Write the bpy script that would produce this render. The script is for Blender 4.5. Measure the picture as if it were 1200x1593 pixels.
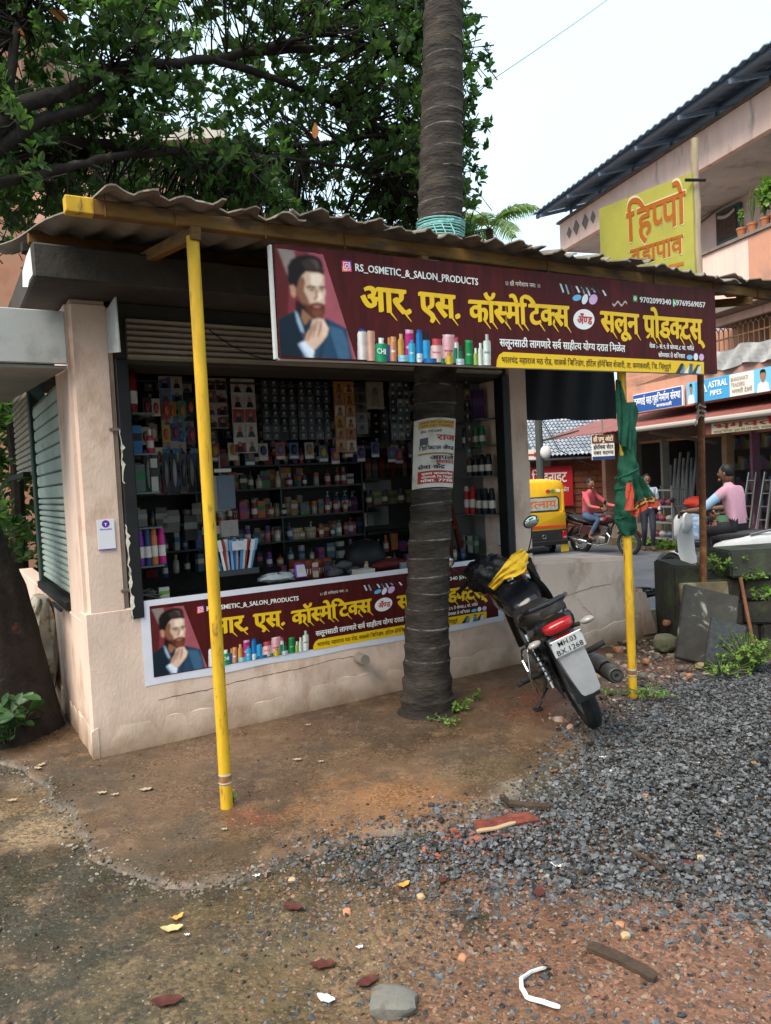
import bpy, bmesh, math, random
import numpy as np
from mathutils import Vector, Matrix
for _o in list(bpy.data.objects): bpy.data.objects.remove(_o)
SC = bpy.context.scene
COL = SC.collection
R = math.radians
random.seed(7); NR = np.random.RandomState(11)

# ---------------------------------------------------------------- camera
UNIT = 1.17                                   # metres per layout unit: everything is laid out in units, turned into metres at the end
MU = 1 / UNIT                                 # one metre in layout units
FPX, CAMH = 1150.0, 1.40                      # focal length in photo pixels (1200 x 1593), eye height in layout units (1.64 m)
ROLL = math.atan(0.05)
PITCH = math.atan((796.5 - 747.0) * math.cos(ROLL) / FPX)
_f0 = Vector((0, math.cos(PITCH), -math.sin(PITCH))); _u0 = Vector((0, math.sin(PITCH), math.cos(PITCH))); _r0 = Vector((1, 0, 0))
CR = _r0 * math.cos(ROLL) - _u0 * math.sin(ROLL); CU = _u0 * math.cos(ROLL) + _r0 * math.sin(ROLL); CF = _f0
CO = Vector((0, 0, CAMH))
_cd = bpy.data.cameras.new('camera'); CAM = bpy.data.objects.new('camera', _cd); COL.objects.link(CAM)
_cd.sensor_fit = 'VERTICAL'; _cd.sensor_height = 24.0; _cd.lens = 24.0 * FPX / 1593.0
_cd.clip_start = 0.05; _cd.clip_end = 2000.0
_m = Matrix.Identity(4)
for _i in range(3):
    _m[_i][0] = CR[_i]; _m[_i][1] = CU[_i]; _m[_i][2] = -CF[_i]; _m[_i][3] = CO[_i]
CAM.matrix_world = _m
SC.camera = CAM

# ---------------------------------------------------------------- overcast sky and soft sun
SUN_EL, SUN_AZ = 54.0, 222.0                  # azimuth clockwise from +Y: veiled sun behind the viewer's left shoulder
W = bpy.data.worlds.new('World'); SC.world = W; W.use_nodes = True
_nt = W.node_tree; _bg = _nt.nodes['Background']
_sky = _nt.nodes.new('ShaderNodeTexSky'); _sky.sky_type = 'NISHITA'; _sky.sun_disc = False
_sky.sun_elevation = R(SUN_EL); _sky.sun_rotation = R(SUN_AZ); _sky.air_density = 1.0; _sky.dust_density = 3.0; _sky.ozone_density = 1.0
_tc = _nt.nodes.new('ShaderNodeTexCoord'); _no = _nt.nodes.new('ShaderNodeTexNoise')
_no.inputs['Scale'].default_value = 1.6; _no.inputs['Detail'].default_value = 5
_cr = _nt.nodes.new('ShaderNodeValToRGB')
_cr.color_ramp.elements[0].position = 0.3; _cr.color_ramp.elements[0].color = (2.55, 3.5, 3.95, 1)
_cr.color_ramp.elements[1].position = 0.72; _cr.color_ramp.elements[1].color = (3.0, 3.85, 4.25, 1)
_mx = _nt.nodes.new('ShaderNodeMixRGB'); _mx.inputs[0].default_value = 0.86
_nt.links.new(_tc.outputs['Generated'], _no.inputs['Vector']); _nt.links.new(_no.outputs['Fac'], _cr.inputs[0])
_nt.links.new(_sky.outputs[0], _mx.inputs[1]); _nt.links.new(_cr.outputs[0], _mx.inputs[2])
_nt.links.new(_mx.outputs[0], _bg.inputs[0]); _bg.inputs[1].default_value = 0.10
_sd = bpy.data.lights.new('sun', 'SUN'); SUN = bpy.data.objects.new('sun', _sd); COL.objects.link(SUN)
_sd.energy = 1.5; _sd.angle = R(40); _sd.color = (1.0, 0.90, 0.78)
_d = Vector((math.sin(R(SUN_AZ)) * math.cos(R(SUN_EL)), math.cos(R(SUN_AZ)) * math.cos(R(SUN_EL)), math.sin(R(SUN_EL))))
SUN.rotation_euler = (-_d).to_track_quat('-Z', 'Y').to_euler(); SUN.location = (0, 0, 30)
SC.view_settings.view_transform = 'Standard'; SC.view_settings.look = 'None'
SC.view_settings.exposure = 1.88; SC.view_settings.gamma = 1.0; SC.view_settings.use_curve_mapping = False
SC.render.engine = 'CYCLES'
SC.cycles.max_bounces = 6; SC.cycles.diffuse_bounces = 4; SC.cycles.glossy_bounces = 3; SC.cycles.transparent_max_bounces = 6
SC.cycles.use_denoising = True; SC.cycles.use_adaptive_sampling = True

# ---------------------------------------------------------------- pixel -> place helpers
def ray(x, y): return CF + CR * ((x - 600) / FPX) - CU * ((y - 796.5) / FPX)
def gp(x, y, z=0.0):
    d = ray(x, y); return CO + d * ((z - CAMH) / d.z)
def pl(x, y, P, n):
    d = ray(x, y); return CO + d * ((Vector(P) - CO).dot(n) / d.dot(n))
def at_depth(x, y, Y):
    d = ray(x, y); return CO + d * (Y / d.y)
def proj(P):
    v = Vector(P) - CO; z = v.dot(CF); return (600 + FPX * v.dot(CR) / z, 796.5 - FPX * v.dot(CU) / z)
# kiosk frame: x (s) along the shop front, y (t) into the shop
KC = gp(147, 1180); KA = R(90 - 58.8)
KU = Vector((math.cos(KA), math.sin(KA), 0)); KN = Vector((-math.sin(KA), math.cos(KA), 0))
def K(s, t, z=0.0): return KC + KU * s + KN * t + Vector((0, 0, z))
def kloc(P): d = Vector(P) - KC; return Vector((d.dot(KU), d.dot(KN), d.z))
def kfront(x, y, t): return kloc(pl(x, y, K(0, t), KN))
def kside(x, y, s): return kloc(pl(x, y, K(s, 0), KU))
# street frame: x along the street facade towards the viewer, y into the building
BO = Vector((6.14, 15.8, 0)); BA = math.atan2(-0.954, 0.299)
BX = Vector((math.cos(BA), math.sin(BA), 0)); BY = Vector((-math.sin(BA), math.cos(BA), 0))
def Bw(x, y, z=0.0): return BO + BX * x + BY * y + Vector((0, 0, z))
def bloc(P): d = Vector(P) - BO; return Vector((d.dot(BX), d.dot(BY), d.z))
def fb(x, y, off): return bloc(pl(x, y, Bw(0, off), BY))

# ---------------------------------------------------------------- materials
MATS = {}
def layout_pos(nt, geo):      # world position in layout units
    v = nt.nodes.new('ShaderNodeVectorMath'); v.operation = 'SCALE'; v.inputs['Scale'].default_value = 1 / UNIT; nt.links.new(geo.outputs['Position'], v.inputs[0]); return v.outputs[0]
def mat(name, col, rough=0.6, var=0.0, vscale=6.0, col2=None, mask=(0.45, 0.65), mscale=3.0, bump=0.0, bscale=40.0,
        metal=0.0, spec=0.3, trans=0.0, rvar=0.0, island=0.0, detail=6, stretch=None, coat=0.0, sss=0.0, emit=None, dist=0.0):
    """procedural principled material: base colour, a second colour on a noise mask, value variation, bump"""
    if name in MATS: return MATS[name]
    m = bpy.data.materials.new(name); m.use_nodes = True; MATS[name] = m
    nt = m.node_tree; b = nt.nodes['Principled BSDF']; L = nt.links.new
    b.inputs['Roughness'].default_value = rough; b.inputs['Metallic'].default_value = metal
    b.inputs['Specular IOR Level'].default_value = spec; b.inputs['Transmission Weight'].default_value = trans
    b.inputs['Coat Weight'].default_value = coat
    b.inputs['Base Color'].default_value = (*col, 1); m.diffuse_color = (*col, 1)
    if emit: b.inputs['Emission Color'].default_value = (*emit[0], 1); b.inputs['Emission Strength'].default_value = emit[1]
    if not (var or col2 or bump or rvar or island): return m
    geo = nt.nodes.new('ShaderNodeNewGeometry'); vec = layout_pos(nt, geo)
    if stretch:
        mp = nt.nodes.new('ShaderNodeMapping'); mp.inputs['Scale'].default_value = stretch; L(vec, mp.inputs['Vector']); vec = mp.outputs['Vector']
    def noise(sc, det=detail, dis=dist):
        n = nt.nodes.new('ShaderNodeTexNoise'); n.inputs['Scale'].default_value = sc; n.inputs['Detail'].default_value = det
        n.inputs['Roughness'].default_value = 0.62; n.inputs['Distortion'].default_value = dis
        L(vec, n.inputs['Vector']); return n.outputs['Fac']
    def rng(src, a, c, lo, hi):
        r = nt.nodes.new('ShaderNodeMapRange'); r.inputs[1].default_value = a; r.inputs[2].default_value = c
        r.inputs[3].default_value = lo; r.inputs[4].default_value = hi; L(src, r.inputs[0]); return r.outputs[0]
    rgb = nt.nodes.new('ShaderNodeRGB'); rgb.outputs[0].default_value = (*col, 1); cur = rgb.outputs[0]
    if col2:
        mx = nt.nodes.new('ShaderNodeMixRGB'); L(rng(noise(mscale), mask[0], mask[1], 0, 1), mx.inputs[0]); L(cur, mx.inputs[1])
        mx.inputs[2].default_value = (*col2, 1); cur = mx.outputs[0]
    if var or island:
        hs = nt.nodes.new('ShaderNodeHueSaturation'); L(cur, hs.inputs['Color'])
        v = None
        if var: v = rng(noise(vscale), 0.3, 0.7, 1 - var, 1 + var)
        if island:
            iv = rng(geo.outputs['Random Per Island'], 0, 1, 1 - island, 1 + island)
            if v is None: v = iv
            else:
                mm = nt.nodes.new('ShaderNodeMath'); mm.operation = 'MULTIPLY'; L(v, mm.inputs[0]); L(iv, mm.inputs[1]); v = mm.outputs[0]
        L(v, hs.inputs['Value']); cur = hs.outputs[0]
    L(cur, b.inputs['Base Color'])
    if rvar: L(rng(noise(vscale * 0.8), 0.3, 0.7, max(0.02, rough - rvar), min(1, rough + rvar)), b.inputs['Roughness'])
    if bump:
        bp = nt.nodes.new('ShaderNodeBump'); bp.inputs['Strength'].default_value = min(1.0, bump); bp.inputs['Distance'].default_value = 0.02
        L(noise(bscale, 8), bp.inputs['Height']); L(bp.outputs[0], b.inputs['Normal'])
    return m
def hexc(h):
    v = [int(h[i:i + 2], 16) / 255 for i in (0, 2, 4)]
    return tuple(x / 12.92 if x <= 0.04045 else ((x + 0.055) / 1.055) ** 2.4 for x in v)
def ink(h, rough=0.45): return mat('print_' + h, hexc(h), rough)

# ---------------------------------------------------------------- mesh builder
class MB:
    def __init__(s): s.v = []; s.f = []; s.mi = []
    def add(s, vs, fs, mi=0):
        o = len(s.v); s.v.extend([tuple(p) for p in vs]); s.f.extend([tuple(i + o for i in f) for f in fs]); s.mi.extend([mi] * len(fs)); return s
    def hexa(s, p, mi=0):    # 8 corners: bottom ring 0-3, top ring 4-7 (counter-clockwise seen from above)
        return s.add(p, [(3, 2, 1, 0), (4, 5, 6, 7), (0, 1, 5, 4), (1, 2, 6, 5), (2, 3, 7, 6), (3, 0, 4, 7)], mi)
    def box(s, a, b, mi=0):
        x0, y0, z0 = a; x1, y1, z1 = b
        return s.hexa([(x0, y0, z0), (x1, y0, z0), (x1, y1, z0), (x0, y1, z0), (x0, y0, z1), (x1, y0, z1), (x1, y1, z1), (x0, y1, z1)], mi)
    def beam(s, p, q, w, h, mi=0, up=(0, 0, 1)):     # rectangular bar from p to q
        p = Vector(p); q = Vector(q); d = (q - p).normalized(); u = Vector(up)
        a = d.cross(u)
        if a.length < 1e-4: a = d.cross(Vector((0, 1, 0)))
        a.normalize(); b = a.cross(d).normalized(); a = a * w / 2; b = b * h / 2
        return s.hexa([p - a - b, p + a - b, q + a - b, q - a - b, p - a + b, p + a + b, q + a + b, q - a + b], mi)
    def tube(s, pts, r, n=8, mi=0, cap=True, flat=1.0):
        pts = [Vector(p) for p in pts]; rr = r if hasattr(r, '__len__') else [r] * len(pts)
        t0 = (pts[1] - pts[0]).normalized(); a = t0.orthogonal().normalized(); vs = []; prev = t0
        for i, p in enumerate(pts):
            if i == 0: t = t0
            elif i == len(pts) - 1: t = (pts[i] - pts[i - 1]).normalized()
            else: t = ((pts[i + 1] - pts[i]).normalized() + (pts[i] - pts[i - 1]).normalized()).normalized()
            if t.length < 1e-6: t = prev
            a = (prev.rotation_difference(t) @ a); a = (a - t * a.dot(t)).normalized(); b = t.cross(a); prev = t
            for k in range(n):
                th = 2 * math.pi * k / n; vs.append(p + (a * math.cos(th) + b * math.sin(th) * flat) * rr[i])
        fs = [(i * n + k, i * n + (k + 1) % n, (i + 1) * n + (k + 1) % n, (i + 1) * n + k) for i in range(len(pts) - 1) for k in range(n)]
        if cap: fs += [tuple(range(n - 1, -1, -1)), tuple(range((len(pts) - 1) * n, len(pts) * n))]
        return s.add(vs, fs, mi)
    def lathe(s, prof, n=16, c=(0, 0, 0), ax='z', mi=0, M=None):   # prof: (radius, height) list
        vs = []
        for r, h in prof:
            for k in range(n):
                th = 2 * math.pi * k / n; x, y = r * math.cos(th), r * math.sin(th)
                p = Vector((x, y, h)) if ax == 'z' else (Vector((h, x, y)) if ax == 'x' else Vector((y, h, x)))
                if M: p = M @ p
                vs.append(p + Vector(c))
        m = len(prof)
        fs = [(i * n + k, i * n + (k + 1) % n, (i + 1) * n + (k + 1) % n, (i + 1) * n + k) for i in range(m - 1) for k in range(n)]
        if prof[0][0] > 1e-4: fs.append(tuple(range(n - 1, -1, -1)))
        if prof[-1][0] > 1e-4: fs.append(tuple(range((m - 1) * n, m * n)))
        return s.add(vs, fs, mi)
    def prism(s, poly, d0, d1, plane='xz', mi=0):   # polygon extruded along the missing axis
        def P(a, b, d): return (a, d, b) if plane == 'xz' else ((a, b, d) if plane == 'xy' else (d, a, b))
        n = len(poly); vs = [P(a, b, d0) for a, b in poly] + [P(a, b, d1) for a, b in poly]
        fs = [tuple(range(n)), tuple(range(2 * n - 1, n - 1, -1))] + [(i, i + n, (i + 1) % n + n, (i + 1) % n) for i in range(n)]
        return s.add(vs, fs, mi)
    def loft(s, rings, mi=0, cap=True, close=True):
        n = len(rings[0]); vs = [p for r in rings for p in r]; kk = n if close else n - 1
        fs = [(i * n + k, i * n + (k + 1) % n, (i + 1) * n + (k + 1) % n, (i + 1) * n + k) for i in range(len(rings) - 1) for k in range(kk)]
        if cap and close: fs += [tuple(range(n - 1, -1, -1)), tuple(range((len(rings) - 1) * n, len(rings) * n))]
        return s.add(vs, fs, mi)
    def ell(s, c, r, n=14, m=9, mi=0, M=None):
        pr = [(max(1e-5, math.sin(math.pi * i / m)), -math.cos(math.pi * i / m)) for i in range(m + 1)]
        vs = []
        for a, h in pr:
            for k in range(n):
                th = 2 * math.pi * k / n; p = Vector((a * math.cos(th) * r[0], a * math.sin(th) * r[1], h * r[2]))
                if M: p = M @ p
                vs.append(p + Vector(c))
        fs = [(i * n + k, i * n + (k + 1) % n, (i + 1) * n + (k + 1) % n, (i + 1) * n + k) for i in range(m) for k in range(n)]
        return s.add(vs, fs, mi)
    def torus(s, c, R_, r, ry=None, ax='y', n=28, m=10, mi=0):
        ry = ry or r; vs = []
        for i in range(n):
            th = 2 * math.pi * i / n
            for j in range(m):
                ph = 2 * math.pi * j / m; d = R_ + r * math.cos(ph); h = ry * math.sin(ph); a, b = d * math.cos(th), d * math.sin(th)
                p = (a, h, b) if ax == 'y' else ((a, b, h) if ax == 'z' else (h, a, b)); vs.append((p[0] + c[0], p[1] + c[1], p[2] + c[2]))
        return s.add(vs, [(i * m + j, ((i + 1) % n) * m + j, ((i + 1) % n) * m + (j + 1) % m, i * m + (j + 1) % m) for i in range(n) for j in range(m)], mi)
    def poly(s, pts, mi=0): return s.add(pts, [tuple(range(len(pts)))], mi)
    def jitter(s, a):
        s.v = [(x + random.uniform(-a, a), y + random.uniform(-a, a), z + random.uniform(-a, a)) for x, y, z in s.v]; return s
    def mesh(s, name, mats, bevel=0.0, smooth=35, seg=1, fix=True):
        me = bpy.data.meshes.new(name); me.from_pydata(s.v, [], s.f)
        ml = mats if isinstance(mats, (list, tuple)) else [mats]
        for m in ml: me.materials.append(m)
        if len(ml) > 1: me.polygons.foreach_set('material_index', s.mi)
        if bevel or fix:
            bm = bmesh.new(); bm.from_mesh(me)
            if fix: bmesh.ops.recalc_face_normals(bm, faces=bm.faces)
            if bevel:
                es = [e for e in bm.edges if len(e.link_faces) == 2 and e.calc_face_angle(0) > 0.6]
                bmesh.ops.bevel(bm, geom=es, offset=bevel, segments=seg, affect='EDGES', clamp_overlap=True)
            bm.to_mesh(me); bm.free()
        if smooth is not None:
            me.shade_smooth(); me.set_sharp_from_angle(angle=R(smooth))
        me.update(); return me
    def build(s, name, mats, parent=None, bevel=0.0, smooth=35, seg=1, loc=None, rot=None, fix=True):
        return obj(name, s.mesh(name, mats, bevel, smooth, seg, fix), parent, loc, rot)
def obj(name, me, parent=None, loc=None, rot=None):
    o = bpy.data.objects.new(name, me); COL.objects.link(o)
    if parent is not None: o.parent = parent
    if loc is not None: o.location = loc
    if rot is not None: o.rotation_euler = rot if hasattr(rot, '__len__') else (0, 0, rot)
    return o
def tag(o, label=None, cat=None, group=None, kind=None):
    if label: o['label'] = label
    if cat: o['category'] = cat
    if group: o['group'] = group
    if kind: o['kind'] = kind
    return o
def thing(name, label, cat, loc=(0, 0, 0), rot=0.0, group=None):
    return tag(obj(name, None, None, loc, rot), label, cat, group)
def kthing(name, label, cat, s=0, t=0, z=0, group=None, rz=0.0): return thing(name, label, cat, K(s, t, z), KA + rz, group)
def struct(o): return tag(o, kind='structure')
def copy_tree(o, parent=None):
    c = o.copy(); COL.objects.link(c); c.parent = parent
    for ch in list(o.children): copy_tree(ch, c)
    return c
def smooth01(x): x = np.clip(x, 0, 1); return x * x * (3 - 2 * x)
_P = NR.permutation(512)
def vnoise(x, y, sc=1.0, seed=0):      # value noise on arrays
    x = np.asarray(x) * sc + seed * 17.3; y = np.asarray(y) * sc + seed * 9.1
    xi = np.floor(x).astype(int); yi = np.floor(y).astype(int); fx = smooth01(x - xi); fy = smooth01(y - yi)
    h = lambda a, b: _P[(_P[a % 512] + b) % 512] / 511.0
    return (h(xi, yi) * (1 - fx) + h(xi + 1, yi) * fx) * (1 - fy) + (h(xi, yi + 1) * (1 - fx) + h(xi + 1, yi + 1) * fx) * fy
def fbm(x, y, sc, oct=4, seed=0): return sum(vnoise(x, y, sc * 2 ** i, seed + i) * 0.5 ** (i + 1) for i in range(oct))

# ---------------------------------------------------------------- lettering (built-in font glyphs, Devanagari shaped by hand)
DEV = 'अआइईएऐओकखगघचछजझटठडढणतथदधनपफबभमयरलवशषसहळॲािीुूृेैोौॉंँःॅ्।ऑ०१२३४५६७८९'
LAT = 'ABCDEFGHIJKLMNOPQRSTUVWXYZabcdefghijklmnopqrstuvwxyz0123456789_&.,:-|!/+ '
WEIGHTS = (0.006, 0.012)      # 0.022 = heavy: the 0.012 outline printed three times, slightly shifted
GLY = {}; ADV = {}
def _load_glyphs():
    tmp = []
    def mk(body, off):
        c = bpy.data.curves.new('g', 'FONT'); c.body = body; c.size = 1; c.offset = off; c.resolution_u = 2
        o = bpy.data.objects.new('g', c); COL.objects.link(o); tmp.append(o); return o
    chars = sorted(set(DEV + LAT)); A = {}; G = {}
    for ch in chars:
        A[ch] = mk(ch + '।', 0)
        if ch != ' ':
            for w in WEIGHTS: G[ch, w] = mk(ch, w)
    bpy.context.view_layer.update(); dg = bpy.context.evaluated_depsgraph_get()
    def arr(o):
        e = o.evaluated_get(dg); me = e.to_mesh(); v = [(p.co.x, p.co.y) for p in me.vertices]; f = [tuple(q.vertices) for q in me.polygons]; e.to_mesh_clear(); return v, f
    d0 = None
    res = {ch: max((p[0] for p in arr(o)[0]), default=0) for ch, o in A.items()}
    dx = mk('।', 0); bpy.context.view_layer.update(); dg2 = bpy.context.evaluated_depsgraph_get()
    e = dx.evaluated_get(dg2); me = e.to_mesh(); d0 = max(p.co.x for p in me.vertices); e.to_mesh_clear()
    for ch in chars: ADV[ch] = res[ch] - d0
    for k, o in G.items(): GLY[k] = arr(o)
    for o in tmp:
        c = o.data; bpy.data.objects.remove(o); bpy.data.curves.remove(c)
_load_glyphs()
STEM = 'खगघचजझणतथधनपबभमयलवशषस'
CONS = 'कखगघचछजझटठडढणतथदधनपफबभमयरलवशषसहळ'
def clip_x(vf, xc):
    v, f = vf; bm = bmesh.new(); bv = [bm.verts.new((a, b, 0)) for a, b in v]
    for q in f:
        try: bm.faces.new([bv[i] for i in q])
        except ValueError: pass
    bmesh.ops.bisect_plane(bm, geom=bm.verts[:] + bm.edges[:] + bm.faces[:], plane_co=(xc, 0, 0), plane_no=(1, 0, 0), clear_outer=True)
    bm.verts.index_update(); out = ([(p.co.x, p.co.y) for p in bm.verts], [tuple(p.index for p in q.verts) for q in bm.faces]); bm.free(); return out
_half = {}
def half(ch, w):
    if (ch, w) not in _half:
        v, f = GLY[ch, w]; low = [p[0] for p in v if abs(p[1]) < 0.06]; xs = max(low) if low else max(p[0] for p in v)
        xc = xs - 0.075 - 2 * w if ch in STEM else ADV[ch] * 0.82
        _half[ch, w] = (clip_x((v, f), xc), xc + 0.005)
    return _half[ch, w]
def shape(text, w):
    """lay a line out: list of (verts2d, faces) and its width; glyph order and half forms as Devanagari needs"""
    out = []; x = 0.0; i = 0; n = len(text)
    def put(vf, dx=0.0): out.append(([(a + x + dx, b) for a, b in vf[0]], vf[1]))
    while i < n:
        ch = text[i]
        if ch in CONS:
            cl = [ch]; j = i + 1; vir = False
            while j < n and text[j] == '्':
                if j + 1 < n and text[j + 1] in CONS: cl.append(text[j + 1]); j += 2
                else: vir = True; j += 1; break
            ms = []
            while j < n and text[j] in 'ािीुूृेैोौॉंँःॅ': ms.append(text[j]); j += 1
            reph = len(cl) > 1 and cl[0] == 'र'
            if reph: cl = cl[1:]
            rak = len(cl) > 1 and cl[-1] == 'र'
            if rak: cl = cl[:-1]
            if 'ि' in ms: put(GLY['ि', w]); x += ADV['ि']; ms.remove('ि')
            for c in cl[:-1]:
                if c in STEM or c == 'क': h, a = half(c, w); put(h); x += a
                else: put(GLY[c, w]); x += ADV[c]; put(GLY['्', w])
            c = cl[-1]; put(GLY[c, w])
            if rak:
                a = ADV[c]; t = 0.035 + w; put(([(a * 0.72 - t, 0.16), (a * 0.72 + t, 0.2), (a * 0.28 + t, -0.06), (a * 0.28 - t, -0.02)], [(0, 3, 2, 1)]))
            x += ADV[c]
            if vir: put(GLY['्', w])
            for m in ms:
                put(GLY[m, w]); x += ADV[m]
            if reph:
                v, f = GLY['े', w]; cx = sum(p[0] for p in v) / len(v); put(([(2 * cx - a, b) for a, b in v], [q[::-1] for q in f]), 0.06)
            i = j
        else:
            if ch != ' ': put(GLY[ch, w])
            x += ADV[ch]; i += 1
    return out, x
def cap_h(ch='क', w=0.006): return max(p[1] for p in GLY[ch, w][0])
def lettering(name, text, m, P, p0, p1, h, parent, w=0.006, shear=0.0, lift=0.0, tails=False, outline=None):
    """text as flat print: p0,p1 ends of the baseline in the surface's (a,b) coords, h cap height in b; P maps (a,b,lift)->3D"""
    hv = w > 0.02; w = 0.012 if hv else w; gl, wd = shape(text, w); ref = cap_h('H' if text[0] in LAT and not any(c in DEV for c in text) else 'क', w)
    mb = MB()
    def M(x, y, k=0):
        f = (x + shear * y) / wd; return P(p0[0] + (p1[0] - p0[0]) * f, p0[1] + (p1[1] - p0[1]) * f + y / ref * h, lift + 0.00012 * k)
    sh = [(0, 0)] if not hv else ([(-.014, -.004), (.014, .004)] if not tails else [(-.03, -.016), (-.01, -.005), (.01, .005), (.03, .016)])
    for v, f in gl:
        for k, (dx, dy) in enumerate(sh): mb.add([M(a + dx, b + dy, k) for a, b in v], f)
        if tails and v:
            low = [p for p in v if abs(p[1]) < 0.08]
            if low:
                xs = max(p[0] for p in low)
                if max(p[1] for p in v) - min(p[1] for p in v) > 0.5:
                    mb.add([M(xs - 0.10, 0.03), M(xs + 0.0, 0.03), M(xs + 0.2, -0.22), M(xs + 0.17, -0.22)], [(0, 3, 2, 1)])
    return mb.build(name, m, parent, smooth=None, fix=False)
# ================================================================= ground, pavement, road, gravel
SLAB_PX = [(-160, 1170), (30, 1195), (95, 1255), (113, 1290), (148, 1332), (200, 1358), (255, 1376), (312, 1377), (372, 1362), (430, 1345),
           (480, 1322), (560, 1302), (640, 1292), (700, 1279), (742, 1262), (790, 1244), (832, 1214), (872, 1180), (922, 1152), (978, 1104), (1000, 1062)]
SLAB = [gp(x, y)[:2] for x, y in SLAB_PX] + [tuple(K(4.4, 0.3)[:2]), tuple(K(4.4, 4.2)[:2]), tuple(K(-0.9, 4.2)[:2]), tuple(K(-1.6, 1.0)[:2])]
def poly_sd(px, py, poly):     # signed distance, positive inside
    px = np.asarray(px, float); py = np.asarray(py, float); d = np.full(px.shape, 1e9); ins = np.zeros(px.shape, bool); n = len(poly)
    for i in range(n):
        ax, ay = poly[i]; bx, by = poly[(i + 1) % n]; ex, ey = bx - ax, by - ay
        t = np.clip(((px - ax) * ex + (py - ay) * ey) / (ex * ex + ey * ey + 1e-12), 0, 1)
        d = np.minimum(d, np.hypot(px - ax - ex * t, py - ay - ey * t))
        c = ((ay > py) != (by > py)) & (px < (bx - ax) * (py - ay) / (by - ay + 1e-12) + ax); ins ^= c
    return np.where(ins, d, -d)
def drop(x, y):
    return np.maximum(smooth01((y - 6.35) / 1.8) * smooth01((x - 0.3) / 1.2), smooth01((y - 10) / 3.0))
def ground_z(x, y):
    x = np.asarray(x, float); y = np.asarray(y, float); near = np.exp(-((x / 9) ** 2 + ((y - 3) / 9) ** 2))
    z = -0.030 + near * ((fbm(x, y, 0.7, 3, 3) - 0.44) * 0.05 + (fbm(x, y, 6, 3, 8) - 0.44) * 0.022)
    return z - 0.20 * drop(x, y)
def grid_obj(name, xs, ys, zf, m, attr=None):
    X, Y = np.meshgrid(xs, ys); Z = zf(X, Y); nx, ny = len(xs), len(ys)
    me = bpy.data.meshes.new(name); v = np.stack([X, Y, Z], -1).reshape(-1, 3)
    i = (np.arange(ny - 1)[:, None] * nx + np.arange(nx - 1)[None, :]).reshape(-1)
    f = np.stack([i, i + 1, i + 1 + nx, i + nx], 1)
    me.from_pydata(v.tolist(), [], f.tolist()); me.materials.append(m); me.shade_smooth()
    return obj(name, me)
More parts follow.
